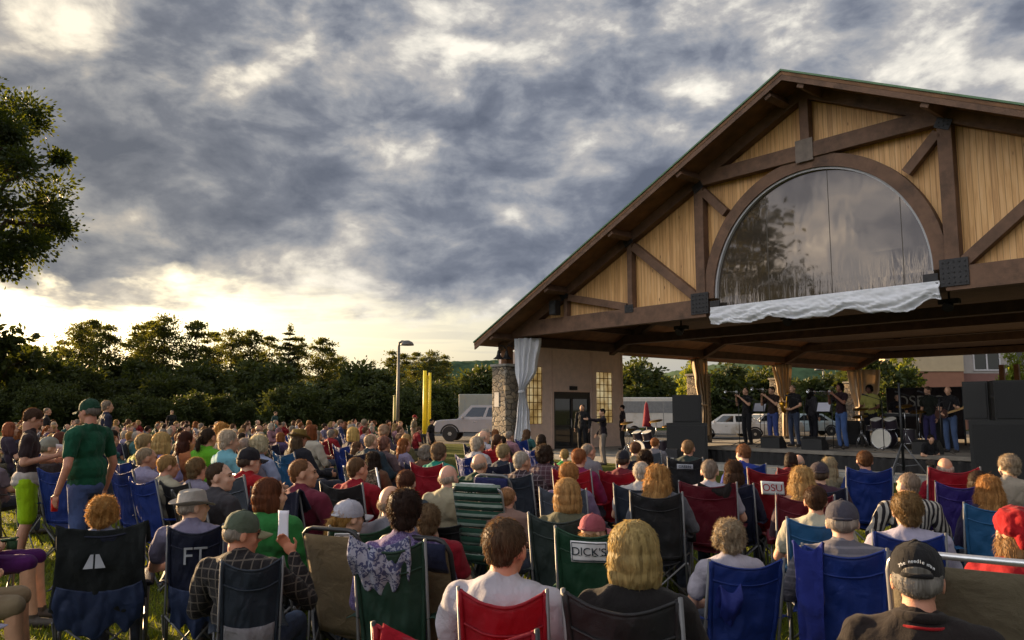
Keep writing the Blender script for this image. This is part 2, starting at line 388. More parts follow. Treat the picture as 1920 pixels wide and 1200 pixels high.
def clumpy_pine(seed, h, rad, bare, nclump, nleaf):
    """old white pine: bare trunk, uneven crown of flattened needle clumps with sky between them"""
    r_ = random.Random(seed); g = np.random.RandomState(seed); tb = MB(); P = []; D = []
    def ax(z): return Vector((.02 * z * math.sin(seed), .015 * z * math.cos(seed * 2), z))
    tb.tube([ax(h * i / 8) for i in range(9)], [.017 * h * (1 - .9 * i / 8) for i in range(9)], 7)
    for i in range(nclump):
        f = (i + r_.random()) / nclump; z = h * (bare + (1 - bare) * f * .97); rr = rad * (1 - f ** 2.5) ** .6 * (.55 + .45 * min(1, f * 2.5)) * r_.uniform(.5, 1.15)
        if i > nclump - 3: rr *= .25
        az = i * 2.4 + r_.uniform(-.6, .6); k = r_.uniform(.35, .95); c = ax(z) + Vector((math.cos(az) * rr * k, math.sin(az) * rr * k, r_.uniform(-.02, .05) * h))
        b0 = ax(z - .04 * h); tb.tube([b0, (b0 + c) / 2, c], [.006 * h * (1 - f) + .02, .03, .012], 5)
        cr = (.36 * rad * r_.uniform(.7, 1.35)) * (1 - .45 * f); m_ = int(nleaf / nclump * r_.uniform(.6, 1.4) * (1 - .4 * f)); o = g.normal(size=(m_, 3)) * cr * np.array([.75, .75, .30]); o[:, 2] -= .04 * (o[:, 0] ** 2 + o[:, 1] ** 2); P.append(np.array(c) + o); D.append(np.tile(np.array([0, 0, .5]), (m_, 1)))
    return tb, np.concatenate(P), np.concatenate(D)
def broad_meshes(seed, h, rad, bare, nclump, nleaf, clump=.2, flatten=1.0, nlimb=9):
    """broadleaf tree: trunk with limbs, leaf clumps spread through an uneven crown"""
    r_ = random.Random(seed); g = np.random.RandomState(seed); tb = MB(); P = []; D = []
    tb.tube([(0, 0, -.1), (.03 * h * r_.uniform(-.5, .5), 0, h * bare), (.02 * h, .02 * h, h * .7)], [.028 * h, .02 * h, .006 * h], 8)
    cz = h * (bare + (1 - bare) * .52); hz = h * (1 - bare) * .5
    for i in range(nclump):
        while True:
            q = Vector((r_.uniform(-1, 1), r_.uniform(-1, 1), r_.uniform(-1, 1)))
            if .25 < q.length < 1: break
        q *= q.length ** -.35 if q.length > .3 else 1
        wv = 1 + .28 * mnoise.noise((q.x * 1.7 + seed, q.y * 1.7, q.z * 1.7))
        c = Vector((q.x * rad * wv, q.y * rad * wv, cz + q.z * hz * wv * flatten))
        if i < nlimb * 2: tb.tube([(0, 0, h * (bare * .8 + .3 * r_.random() * (1 - bare))), tuple(Vector((0, 0, cz)).lerp(c, .55) - Vector((0, 0, .04 * h))), c], [.011 * h, .006 * h, .002 * h], 5)
        cr = clump * rad * r_.uniform(.6, 1.3); m_ = int(nleaf / nclump * r_.uniform(.6, 1.4))
        o = g.normal(size=(m_, 3)) * cr * np.array([.6, .6, .45]); P.append(np.array(c) + o); D.append(o / (np.linalg.norm(o, axis=1)[:, None] + 1e-9) + np.array([0, 0, -.2]))
    return tb, np.concatenate(P), np.concatenate(D)
def tree_proto(kind, seed, mat, lsize, **k):
    tb, P, D = {'pine': pine_meshes, 'clumpy': clumpy_pine, 'broad': broad_meshes}[kind](seed, **k)
    return tb.mesh('trunk', [BARK], True), leaves('crown', P, D, lsize, mat, seed, .3 if kind == 'pine' else 0, .4 if kind == 'pine' else .6)
def place_tree(proto, name, label, loc, rz, sc, group=None, cat='tree', stretch=1.0):
    o = thing(name, label, cat, loc, rz, group); o.scale = (sc, sc, sc * stretch)
    link('trunk', proto[0], o); link('crown', proto[1], o); return o
PINE_L = leaf_mat('pine_needles', '#2d361b', '#7c7c28', .30)
WOOD_L = leaf_mat('wood_leaves', '#353f21', '#5d6420', .25)
OAK_L = leaf_mat('oak_leaves', '#26341a', '#666f18', .28)
LIME_L = leaf_mat('young_tree_leaves', '#5d6b22', '#8f9228', .4)
pines = [tree_proto('pine', 40 + i, PINE_L, .40, h=16, bare=b, spread=s, layers=l, nleaf=n, gap=gp) for i, (b, s, l, n, gp) in enumerate(
    ((.42, .155, 11, 5600, .30), (.50, .15, 9, 4800, .35), (.34, .19, 12, 6800, .28), (.56, .13, 8, 4000, .35), (.30, .15, 14, 5600, .25)))]
pines[0] = tree_proto('clumpy', 61, PINE_L, .36, h=16, rad=3.4, bare=.42, nclump=26, nleaf=6500); pines[2] = tree_proto('clumpy', 62, PINE_L, .36, h=16, rad=4.2, bare=.34, nclump=34, nleaf=8500); pines[3] = tree_proto('clumpy', 63, PINE_L, .36, h=16, rad=2.9, bare=.50, nclump=18, nleaf=4500)
pines[1] = tree_proto('clumpy', 64, PINE_L, .36, h=16, rad=3.1, bare=.46, nclump=22, nleaf=5200)
bushes = [tree_proto('broad', 70 + i, WOOD_L, .62, h=9, rad=4.2, bare=.06, nclump=64, nleaf=6500, clump=.26) for i in range(3)]
# (px of the stem, px of the top, distance, prototype)
PINES = [(118, 640, 96, 1), (150, 606, 92, 2), (178, 598, 98, 0), (206, 612, 90, 1), (236, 604, 96, 3), (262, 612, 100, 1), (284, 600, 94, 0), (312, 592, 92, 2), (330, 600, 98, 3),
         (366, 600, 90, 0), (402, 622, 100, 3), (436, 618, 92, 2), (448, 624, 98, 1), (474, 618, 94, 0), (508, 630, 98, 3), (544, 618, 88, 4), (562, 634, 98, 1), (606, 632, 90, 0), (622, 660, 100, 3),
         (640, 668, 110, 2), (700, 682, 118, 4), (738, 660, 104, 1), (756, 662, 108, 0), (782, 660, 104, 3), (812, 658, 100, 2), (836, 668, 104, 1), (60, 648, 100, 2), (84, 654, 108, 4), (20, 628, 84, 0)]
for i, (px, py, Y, k) in enumerate(PINES):
    if i in (4, 8, 12): continue
    top = at(px, py, Y); 
    place_tree(pines[k], 'pine_tree', ('tall dark pine tree standing above the wood behind the crowd', 'slender pine with a bare lower trunk rising from the wood', 'broad pine with wide layered boughs above the wood', 'open topped pine with sparse boughs above the wood', 'pointed pine with boughs almost to the ground')[k],
               (top.x, Y, 0), rnd.uniform(0, 6.28), top.z / 16, 'pines along the far wood')
for i in range(62):
    px = -368 + i * 20.5 + rnd.uniform(-9, 9); Y = rnd.choice((72, 78, 84, 90)) + rnd.uniform(-3, 3); py = 694 + rnd.choice((-40, -18, -8, 0, 6, 14, 22)) + rnd.uniform(-8, 8) + (8 if px > 640 else 0)
    top = at(px, py, Y)
    place_tree(bushes[i % 3], 'leafy_tree', 'dark leafy tree in the dense wood edge behind the crowd', (top.x, Y, 0), rnd.uniform(0, 6.28), top.z / 10.9, 'leafy trees of the far wood edge', stretch=1.0)
for i in range(16):
    px = -20 + i * 55 + rnd.uniform(-15, 15); Y = 66 + rnd.uniform(-3, 3); top = at(px, 740 + rnd.uniform(-24, 16), Y)
    place_tree(bushes[(i + 1) % 3], 'bush', 'low dark bush at the foot of the far wood', (top.x, Y, 0), rnd.uniform(0, 6.28), top.z / 9.0, 'bushes at the foot of the far wood', 'bush')
# the great tree at the left edge
big_tree = tree_proto('broad', 5, OAK_L, .19, h=15, rad=4.7, bare=.36, nclump=150, nleaf=62000, clump=.13, nlimb=16)
tp = at(-95, 160, 65)
place_tree(big_tree, 'oak_tree', 'large leafy tree at the left edge reaching above all others', (tp.x, 65, 0), 1.0, tp.z / 14.6)
tp = at(-22, 556, 72); place_tree(bushes[1], 'leafy_tree', 'tall leafy tree under the great oak at the left edge', (tp.x, 72, 0), 2.0, tp.z / 10.9)
sm = tree_proto('broad', 21, LIME_L, .22, h=5, rad=1.5, bare=.18, nclump=46, nleaf=5000, clump=.24)
for px, py, Y, lb in ((1297, 658, 56, 'young yellow green tree behind the left loudspeaker stack'), (1693, 655, 62, 'young yellow green tree in front of the tan building'), (1904, 648, 62, 'young yellow green tree at the right edge beside the tan building')):
    top = at(px, py, Y); place_tree(sm, 'young_tree', lb, (top.x, Y, 0), rnd.uniform(0, 6), top.z / 8.2, 'young trees behind the pavilion', stretch=1.55)
for px, py, Y, k, lb in ((1185, 676, 75, 2, 'dark round tree just right of the service block'), (1215, 700, 80, 0, 'dark tree above the white trailer under the pavilion roof'), (1250, 712, 84, 1, 'low dark tree left of the loudspeaker stack'),
                     (1352, 688, 70, 2, 'bushy tree behind the trumpet player'), (1400, 704, 76, 0, 'bushy tree between the two left curtains'), (1436, 690, 72, 1, 'bushy tree beside the second timber post'), (1640, 668, 60, 2, 'dark green tree left of the tan building'), (1545, 705, 66, 0, 'green tree beside the far street lamp'),
                     (905, 694, 82, 1, 'bushy tree behind the stone pier'), (880, 712, 88, 0, 'low bushy tree behind the white trailer'), (935, 680, 84, 2, 'dark tree left of the stone pier'), (1290, 716, 90, 2, 'low tree far behind the loudspeaker stack'), (1490, 716, 88, 1, 'low tree far behind the band')):
    top = at(px, py, Y); place_tree(bushes[k], 'leafy_tree', lb, (top.x, Y, 0), rnd.uniform(0, 6), top.z / 9, 'trees behind the pavilion', stretch=1.0)
# grass blades near the camera (uncountable ground cover)
def grass():
    g = np.random.RandomState(4); n = 110000
    Y = 1.6 + 15 * g.uniform(0, 1, n) ** 1.7; X = (g.uniform(-1, 1, n)) * (Y * .72 + .6)
    h = g.uniform(.03, .075, n); a = g.uniform(0, 6.283, n); w_ = .0035 + .0005 * Y
    lx = g.normal(0, .022, n); ly = g.normal(0, .022, n)
    v = np.zeros((n, 3, 3)); v[:, 0] = np.stack([X - np.cos(a) * w_, Y - np.sin(a) * w_, 0 * X], 1); v[:, 1] = np.stack([X + np.cos(a) * w_, Y + np.sin(a) * w_, 0 * X], 1); v[:, 2] = np.stack([X + lx, Y + ly, h], 1)
    me = bpy.data.meshes.new('grass'); me.vertices.add(n * 3); me.vertices.foreach_set('co', v.reshape(-1).astype('f4')); me.loops.add(n * 3); me.loops.foreach_set('vertex_index', np.arange(n * 3, dtype='i4'))
    me.polygons.add(n); me.polygons.foreach_set('loop_start', np.arange(0, n * 3, 3, dtype='i4')); me.update(calc_edges=True)
    me.materials.append(leaf_mat('grass_blades', '#5d6a1c', '#8a8f20', .35)); tag(link('grass', me), 'short green lawn grass under the crowd', 'grass', kind='stuff')
grass()
# ------------------------------------------------------------------ trees and a hill off to the left, seen mirrored in the half round window
for x, y, h, k, lb in ((-25, 17.2, 16.5, 2, 'broad pine far off to the left of the audience'), (-40, 16, 12, 0, 'pine beside the field far off to the left'), (-46, 2, 13, 4, 'pine standing alone left of the camera')):
    place_tree(pines[k], 'pine_tree', lb, (x, y, 0), .7 * x, h / 16, 'pines left of the lawn')
hill('hill', -420, -60, 160, 330, 66, 2.2)
# ------------------------------------------------------------------ pavilion: local x along the gable (0 = king post), y into the building
_d = ray(-300, 768); _az = math.atan2(_d[0], _d[1])
U = Vector((-math.sin(_az), -math.cos(_az), 0)); NN = Vector((math.cos(_az), -math.sin(_az), 0))
PC = at(945, 768, 30); PC.z = 0; PC = PC + U * 12.78
PROT = math.atan2(U.y, U.x)
def pv(s, w, z=0): return Vector((PC.x, PC.y, z)) + U * s + NN * w
def on_w(px, w):
    """local s where the sight line over pixel column px crosses depth w"""
    d = ray(px, 768); o = Vector((d[0], d[1], 0)); k = (PC.dot(NN) + w) / o.dot(NN); q = o * k - PC; return q.dot(U)
TIMBER = simple('dark_timber', '#644a39', .75, .3, 3, .35, 30, dirt='#453226')
def plank_mat():
    m, t = newmat('pine_boards'); tc = t.n('ShaderNodeTexCoord'); sx = t.n('ShaderNodeSeparateXYZ'); t.l(tc, 'Object', sx, 0)
    u = t.math('MULTIPLY', sx.outputs[0], 1 / .13); fl = t.math('FLOOR', u); fr = t.math('FRACT', u)
    wn = t.n('ShaderNodeTexWhiteNoise', noise_dimensions='1D'); t.t.links.new(fl, wn.inputs[1])
    mp = t.n('ShaderNodeMapping'); mp.inputs['Scale'].default_value = (9, 9, .55); t.l(tc, 'Object', mp, 0)
    of = t.n('ShaderNodeCombineXYZ'); t.t.links.new(t.math('MULTIPLY', wn.outputs[0], 60), of.inputs[2]); t.l(of, 0, mp, 'Location')
    gr = t.n('ShaderNodeTexNoise', i_Scale=1.6, i_Detail=8.0, i_Roughness=.6, i_Distortion=.6); t.l(mp, 0, gr, 'Vector')
    c = t.ramp(gr.outputs[0], [(.28, lin('#ad8153')), (.5, lin('#cfa26a')), (.75, lin('#deb787'))])
    c = t.mix(.55, c, t.ramp(wn.outputs[0], [(0, (.74, .68, .60)), (1, (1.15, 1.12, 1.06))]), 'MULTIPLY')
    kn = t.n('ShaderNodeTexVoronoi', i_Scale=1.3); mk = t.n('ShaderNodeMapping'); mk.inputs['Scale'].default_value = (3, 3, 1); t.l(tc, 'Object', mk, 0); t.l(mk, 0, kn, 'Vector')
    c = t.mix(t.ramp(kn.outputs[0], [(.05, (.8,) * 3), (.10, (0,) * 3)]), c, lin('#5a3a1c'))
    gv = t.math('MULTIPLY', t.math('LESS_THAN', fr, .09), 1.0)
    c = t.mix(t.math('MULTIPLY', gv, .45), c, lin('#4a3018'))
    p = t.n('ShaderNodeBsdfPrincipled', i_Roughness=.6); t.t.links.new(c, p.inputs['Base Color'])
    b = t.n('ShaderNodeBump', i_Strength=.7, i_Distance=.02); t.t.links.new(t.math('SUBTRACT', t.math('MULTIPLY', gr.outputs[0], .3), gv), b.inputs['Height']); t.l(b, 0, p, 'Normal')
    t.out(p.outputs[0]); return m
PLANK = plank_mat()
SOFFIT = simple('roof_deck_boards', '#6d4c30', .75, .35, 2.2, .4, 18)
GREENM = simple('green_roof_metal', '#4c6b4a', .45, .2, 4, .1, 40, metal=.2)
IRON = simple('black_iron_plate', '#2b2a2c', .5, .25, 12, .2, 60, metal=.4)
DARKIN = simple('dark_stained_wood', '#4a382b', .8, .3, 3, .3, 25)
CONC = simple('concrete', '#8d8a84', .9, .2, 3, .3, 90, dirt='#6c6a64')
def stone_mat():
    m, t = newmat('field_stone'); tc = t.n('ShaderNodeTexCoord'); mp = t.n('ShaderNodeMapping'); mp.inputs['Scale'].default_value = (1, 1, 1.5); t.l(tc, 'Object', mp, 0)
    dn = t.n('ShaderNodeTexNoise', i_Scale=4.0, i_Detail=3.0); t.l(mp, 0, dn, 'Vector'); ad = t.n('ShaderNodeVectorMath', operation='ADD'); t.l(mp, 0, ad, 0)
    sc = t.n('ShaderNodeVectorMath', operation='SCALE'); sc.inputs['Scale'].default_value = .25; t.l(dn, 1, sc, 0); t.l(sc, 0, ad, 1)
    v = t.n('ShaderNodeTexVoronoi', i_Scale=3.4); t.l(ad, 0, v, 'Vector'); e = t.n('ShaderNodeTexVoronoi', feature='DISTANCE_TO_EDGE', i_Scale=3.4); t.l(ad, 0, e, 'Vector')
    s2 = t.n('ShaderNodeSeparateColor'); t.l(v, 'Color', s2, 0)
    c = t.ramp(s2.outputs[0], [(0, lin('#6b6258')), (.35, lin('#8a7d6c')), (.65, lin('#7b7770')), (1, lin('#9c8c74'))])
    mo = t.ramp(e.outputs[0], [(.02, (1,) * 3), (.07, (0,) * 3)]); c = t.mix(mo, c, lin('#4f4a44'))
    nz = t.n('ShaderNodeTexNoise', i_Scale=22.0, i_Detail=6.0); t.l(tc, 'Object', nz, 'Vector'); c = t.mix(.5, c, t.ramp(nz.outputs[0], [(.3, (.5,) * 3), (.7, (1.3,) * 3)]), 'MULTIPLY')
    p = t.n('ShaderNodeBsdfPrincipled', i_Roughness=.9); t.t.links.new(c, p.inputs['Base Color'])
    hh = t.math('ADD', t.math('MULTIPLY', t.math('MINIMUM', e.outputs[0], .12), 4.0), t.math('MULTIPLY', nz.outputs[0], .3)); b = t.n('ShaderNodeBump', i_Strength=1.0, i_Distance=.06); t.t.links.new(hh, b.inputs['Height']); t.l(b, 0, p, 'Normal')
    t.out(p.outputs[0]); return m
STONE = stone_mat()
pav = thing('pavilion', 'large open timber pavilion with a gabled roof and half round window over the stage', 'pavilion', (PC.x, PC.y, 0), PROT)
ZR, SL, EV, WF, WB = 10.65, .485, 13.1, -1.25, 29.8
def zr(s, off=0.0): return ZR - SL * abs(s) - off
mb = MB()                                            # metal sheet and boarded deck: two slopes meeting at the ridge
for sg in (-1, 1): mb.prism([(0, zr(0)), (sg * EV, zr(EV)), (sg * EV, zr(EV, .05)), (0, zr(0, .05))], (0, WF - .03, 0), (1, 0, 0), (0, 0, 1), (0, WB - WF + .06, 0))
roof = mb.build('roof', GREENM, pav)
mb = MB()
for sg in (-1, 1): mb.prism([(0, zr(0, .055)), (sg * (EV - .02), zr(EV, .055)), (sg * (EV - .02), zr(EV, .15)), (0, zr(0, .15))], (0, WF, 0), (1, 0, 0), (0, 0, 1), (0, WB - WF, 0))
mb.build('roof_deck', SOFFIT, roof)
mb = MB()                                            # barge boards along the front edge
for sg in (-1, 1): mb.prism([(0, zr(0, .06)), (sg * (EV - .03), zr(EV, .06)), (sg * (EV - .03), zr(EV, .30)), (0, zr(0, .30))], (0, WF + .01, 0), (1, 0, 0), (0, 0, 1), (0, .06, 0))
mb.build('barge_board', TIMBER, roof)
for sg in (-1, 1):
    for s in (.5, 3.47, 6.2, 9.2, 12.2):             # outriggers carrying the overhang
        b = MB(); z = zr(s, .16 + .13); b.box((sg * s, WF / 2 + .03, z), (.2, -WF - .1, .24), Matrix.Rotation(math.atan(SL) * sg, 3, 'Y'), .015); b.build('outrigger', TIMBER, pav)
# gable boarding with the half round opening
AX, AZ, A0 = 3.38, 3.52, 4.98                        # outer arch half width, rise, spring height
def arch_z(s, ax, az): return A0 + az * math.sqrt(max(0, 1 - (s / ax) ** 2)) if abs(s) < ax else 4.9
mb = MB(); xs = [-11.2 + 22.4 * i / 320 for i in range(321)]
for a, b in zip(xs[:-1], xs[1:]):
    la, lb_ = arch_z(a, AX - .15, AZ - .15), arch_z(b, AX - .15, AZ - .15); ta, tb_ = zr(a, .17), zr(b, .17)
    if ta > la and tb_ > lb_:
        for y, o in ((.10, 1), (.22, -1)): mb.add([(a, y, la), (b, y, lb_), (b, y, tb_), (a, y, ta)], [(0, 1, 2, 3)])
gable = mb.build('gable_wall', PLANK, pav)
def ringz(s0, s1, n=60):
    return [(-math.cos(math.pi * i / n), math.sin(math.pi * i / n)) for i in range(n + 1)]
mb = MB(); rz = ringz(0, 1)
out = [(c * AX, A0 + s_ * AZ) for c, s_ in rz]; inn = [(c * (AX - .34), A0 + s_ * (AZ - .34)) for c, s_ in rz]
for i in range(60):
    q = [out[i], out[i + 1], inn[i + 1], inn[i]]
    mb.prism(q, (0, -.16, 0), (1, 0, 0), (0, 0, 1), (0, .25, 0))
ar = mb.build('arch_beam', TIMBER, pav)
mb = MB(); i2 = [(c * (AX - .345), A0 + s_ * (AZ - .345)) for c, s_ in rz]; i3 = [(c * (AX - .40), A0 + s_ * (AZ - .40)) for c, s_ in rz]
for i in range(60): mb.prism([i2[i], i2[i + 1], i3[i + 1], i3[i]], (0, -.10, 0), (1, 0, 0), (0, 0, 1), (0, .10, 0))
mb.build('window_trim', simple('pale_trim', '#a9a9ad', .5, .1), ar)
def vinyl():
    m, t = newmat('clear_vinyl_sheet'); tc = t.n('ShaderNodeTexCoord'); sx = t.n('ShaderNodeSeparateXYZ'); t.l(tc, 'Object', sx, 0)
    p = t.n('ShaderNodeBsdfPrincipled', i_Roughness=.035, i_Metallic=.75); p.inputs['Base Color'].default_value = (.165, .135, .108, 1)
    mp = t.n('ShaderNodeMapping'); mp.inputs['Scale'].default_value = (.9, 1, .5); t.l(tc, 'Object', mp, 0)
    n1 = t.n('ShaderNodeTexNoise', i_Scale=1.1, i_Detail=2.0, i_Distortion=.4); t.l(mp, 0, n1, 'Vector')
    # gathered creases fan up from the lower edge
    mp2 = t.n('ShaderNodeMapping'); mp2.inputs['Scale'].default_value = (7, 1, .8); t.l(tc, 'Object', mp2, 0)
    n2 = t.n('ShaderNodeTexNoise', i_Scale=1.0, i_Detail=3.0, i_Distortion=.5); t.l(mp2, 0, n2, 'Vector')
    low = t.ramp(t.math('MULTIPLY', t.math('SUBTRACT', sx.outputs[2], 4.6), .4), [(0, (.9,) * 3), (.16, (.3,) * 3), (.42, (0,) * 3)])
    side = t.ramp(t.math('MULTIPLY', t.math('ABSOLUTE', sx.outputs[0]), .32), [(.45, (.12,) * 3), (.85, (1,) * 3)])
    h = t.math('ADD', t.math('MULTIPLY', n1.outputs[0], .10), t.math('MULTIPLY', t.math('MULTIPLY', n2.outputs[0], low), side))
    b = t.n('ShaderNodeBump', i_Strength=.6, i_Distance=.12); t.t.links.new(h, b.inputs['Height']); t.l(b, 0, p, 'Normal')
    se = t.math('LESS_THAN', t.math('ABSOLUTE', t.math('SUBTRACT', t.math('FRACT', t.math('ADD', t.math('MULTIPLY', sx.outputs[0], .55), .23)), .5)), .006)
    d = t.n('ShaderNodeBsdfDiffuse'); d.inputs[0].default_value = (.1, .09, .08, 1); mx = t.n('ShaderNodeMixShader'); t.t.links.new(se, mx.inputs[0]); t.l(p, 0, mx, 1); t.l(d, 0, mx, 2)
    t.out(mx.outputs[0]); return m
mb = MB(); q = [(c * (AX - .39), A0 + s_ * (AZ - .39)) for c, s_ in rz]; q[0] = (q[0][0], 4.62); q[-1] = (q[-1][0], 4.62); mb.prism(q, (0, .0, 0), (1, 0, 0), (0, 0, 1), (0, .006, 0)); mb.build('window_sheet', vinyl(), ar)
# truss timbers on the gable face
def timber(name, a, b, wd, dp=.24, y=-.06, m=TIMBER, bev=.012):
    k = MB(); k.beam((a[0], y, a[1]), (b[0], y, b[1]), wd, dp, (0, 1, 0), bev); return k.build(name, m, pav)
for sg in (-1, 1):
    k = MB(); k.prism([(sg * 3.3, 4.45), (sg * 12.85, 4.45), (sg * 12.85, zr(12.85, .17)), (sg * 11.08, 4.99), (sg * 3.3, 4.99)] if zr(12.85, .17) > 4.2 and False else [(sg * 3.3, 4.45), (sg * 12.1, 4.45), (sg * 11.0, 4.99), (sg * 3.3, 4.99)], (0, -.2, 0), (1, 0, 0), (0, 0, 1), (0, .28, 0)); k.build('bottom_chord', TIMBER, pav)
    k = MB(); k.prism([(0, zr(0, .152)), (sg * 12.9, zr(12.9, .152)), (sg * 12.9, zr(12.9, .50)), (0, zr(0, .50))], (0, -.19, 0), (1, 0, 0), (0, 0, 1), (0, .27, 0)); k.build('rafter', TIMBER, pav)
    timber('truss_post', (sg * 3.47, 5.0), (sg * 3.47, zr(3.47, .45)), .32, .26, -.07)
    timber('truss_post', (sg * 6.25, 5.0), (sg * 6.25, zr(6.25, .45)), .2, .22, -.05)
    timber('truss_post', (sg * 9.25, 4.99), (sg * 9.25, zr(9.25, .45)), .16, .2, -.05)
    timber('brace', (sg * 3.32, 8.25), (sg * 2.55, 7.45), .24, .2, -.10)
    timber('brace', (sg * 6.1, 7.02), (sg * 3.72, 5.1), .27, .22, -.07)
    timber('brace', (sg * 9.1, 5.66), (sg * 6.42, 5.06), .24, .2, -.07)
timber('collar_beam', (-3.4, 8.64), (3.4, 8.64), .42, .26, -.085)
timber('king_post', (0, 8.86), (0, zr(0, .42)), .26, .24, -.06)
k = MB(); k.box((0, -.235, 8.66), (.5, .02, .62), None, .006); k.build('gusset_plate', simple('grey_timber_block', '#6b6058', .8, .2), pav)
for sg in (-1, 1):
    k = MB(); k.box((sg * 3.5, -.215, 4.86), (.62, .03, .64), None, .005)
    for i in range(5):
        for j in range(5): k.lathe([(.02, 0), (.02, .018), (.0, .02)], (sg * 3.5 - .24 + i * .12, -.232, 4.62 + j * .12), 6, Matrix.Rotation(math.pi / 2, 3, 'X'))
    k.build('gusset_plate', IRON, pav)
    k = MB(); k.box((sg * 2.98, -.2, 4.72), (.34, .05, .34), None, .01); k.build('corner_bracket', IRON, pav)
    for s, z in ((3.47, zr(3.47, .55)), (6.25, zr(6.25, .42)), (9.25, zr(9.25, .42)), (6.25, 4.98)):
        k = MB(); k.box((sg * s, -.212, z), (.36, .02, .26), Matrix.Rotation(math.atan(SL) * sg if z > 5.1 else 0, 3, 'Y'), .004)
        for i in range(3):
            for j in range(2): k.lathe([(.018, 0), (.018, .016), (.0, .018)], (sg * s - .1 + i * .1, -.222, z - .05 + j * .1), 6, Matrix.Rotation(math.pi / 2, 3, 'X'))
        k.build('gusset_plate', IRON, pav)
# interior: trusses, purlins, side beams, back gable
for wv in (5.9, 12.3, 19.8, 28.5):
    k = MB(); zb_ = 4.66 if wv < 10 else 4.98; k.beam((-11.6, wv, zb_), (11.6, wv, zb_), .34, .42, (0, 1, 0)); k.beam((0, wv, 5.1), (0, wv, 10.1), .3, .3, (0, 1, 0))
    for sg in (-1, 1):
        k.beam((0, wv, zr(0, .35)), (sg * 12.7, wv, zr(12.7, .35)), .3, .3, (0, 1, 0)); k.beam((sg * 6.2, wv, 5.1), (sg * 6.2, wv, zr(6.2, .4)), .24, .24, (0, 1, 0)); k.beam((sg * .3, wv, 5.2), (sg * 6, wv, 7.0), .24, .22, (0, 1, 0))
    k.build('inner_truss', DARKIN, pav)
k = MB()
for sg in (-1, 1):
    for s in (2, 4.2, 6.6, 9, 11.2): k.beam((sg * s, .3, zr(s, .27)), (sg * s, 29, zr(s, .27)), .16, .2, (0, 0, 1))
k.build('purlins', DARKIN, pav)
for sg in (-1, 1):
    k = MB(); k.beam((sg * 12.3, .1, 4.34), (sg * 12.3, 29, 4.52), .3, .34, (0, 0, 1)); k.build('eave_beam', DARKIN, pav)
k = MB(); k.prism([(-11.0, 4.8), (11.0, 4.8), (0, zr(0, .2))], (0, 28.7, 0), (1, 0, 0), (0, 0, 1), (0, .15, 0)); k.build('back_gable', DARKIN, pav)
k = MB(); k.box((0, 14.3, 5.24), (20.4, 28, .05)); 
k.build('ceiling_boards', DARKIN, pav)
for s in (-6, -2, 2.5, 7):
    k = MB(); k.tube([(s, 2.2, 4.5), (s, 2.2, 5.25)], .03, 6); k.box((s, 2.2, 4.50), (.5, .22, .14), None, .02); k.tube([(s, 2.2, 4.45), (s, 2.05, 4.33)], [.11, .14], 10); k.build('ceiling_fixture', IRON, pav)
# floor, piers, posts
k = MB(); k.box((0, 14.2, .0), (26, 29.2, .30), None, .02); k.build('slab', CONC, pav)
for (s, wv, pier) in ((-12.6, 0, 1), (12.6, 0, 1), (-12.6, 12.3, 1), (-12.6, 19.8, 1), (-12.6, 28.4, 1), (12.6, 12.3, 1), (on_w(1884, 28.4), 28.4, 0), (on_w(1912, 28.4), 28.4, 0)):
    if pier:
        k = MB(); k.box((s, wv, 1.7), (.82, .82, 3.3), None, .03); pr_ = k.build('stone_pier', STONE, pav)
        k = MB(); k.box((s, wv, 3.4), (.94, .94, .1), None, .015); k.build('pier_cap', CONC, pr_)
        k = MB(); k.box((s, wv, 3.95), (.34, .34, 1.0), None, .015); k.build('timber_post', simple('post_timber', '#7a5232', .75, .3, 3, .35, 30), pav)
    else:
        k = MB(); k.box((s, wv, 2.1), (.24, .24, 4.1), None, .015); k.build('timber_post', TIMBER, pav)
# paper notice on the pier
k = MB(); q = pv(-12.6, -.42, 2.05); k.box((0, 0, 0), (.26, .01, .55)); tag(k.build('notice_board', simple('notice_paper', '#b9b4ac', .8, .08), None, loc=pv(-12.72, -.421, 2.1)), 'pale paper notice fixed to the stone pier', 'notice'); bpy.data.objects['notice_board'].rotation_euler = (0, 0, PROT)
# ------------------------------------------------------------------ hung cloths
WCLOTH = simple('white_tarpaulin', '#e2e4ea', .7, .08, 3, .5, 9, trans=.25); BCLOTH = simple('beige_drape', '#b9a890', .8, .12, 3, .5, 9, trans=.3)
def awning():
    mb = MB(); n1, n2 = 150, 22
    def f(u, v):
        s = -3.12 + 6.3 * u
        drop = .44 + .20 * abs(math.sin(u * 9.2 + .4)) * (.35 + u) + .10 * mnoise.noise((u * 14, 1.3, 0)) * (.3 + u)
        z = 4.70 - drop * v; bulge = .16 * math.sin(math.pi * min(1, v * 1.15)) * (.4 + .7 * u)
        fold = .09 * mnoise.noise((s * 2.3 + v * 2.4, v * 4, 2.0)) + .05 * mnoise.noise((s * 9 - v * 6, v * 9, 5.0))
        return (s, -.235 - bulge * v - fold * (.2 + v), z + fold * .5 * v)
    mb.grid(n1, n2, f); o = mb.build('rolled_awning', WCLOTH, None, True, .012, (PC.x, PC.y, 0)); o.rotation_euler = (0, 0, PROT)
    tag(o, 'rumpled white tarpaulin hanging in folds beneath the half round window', 'awning')
awning()
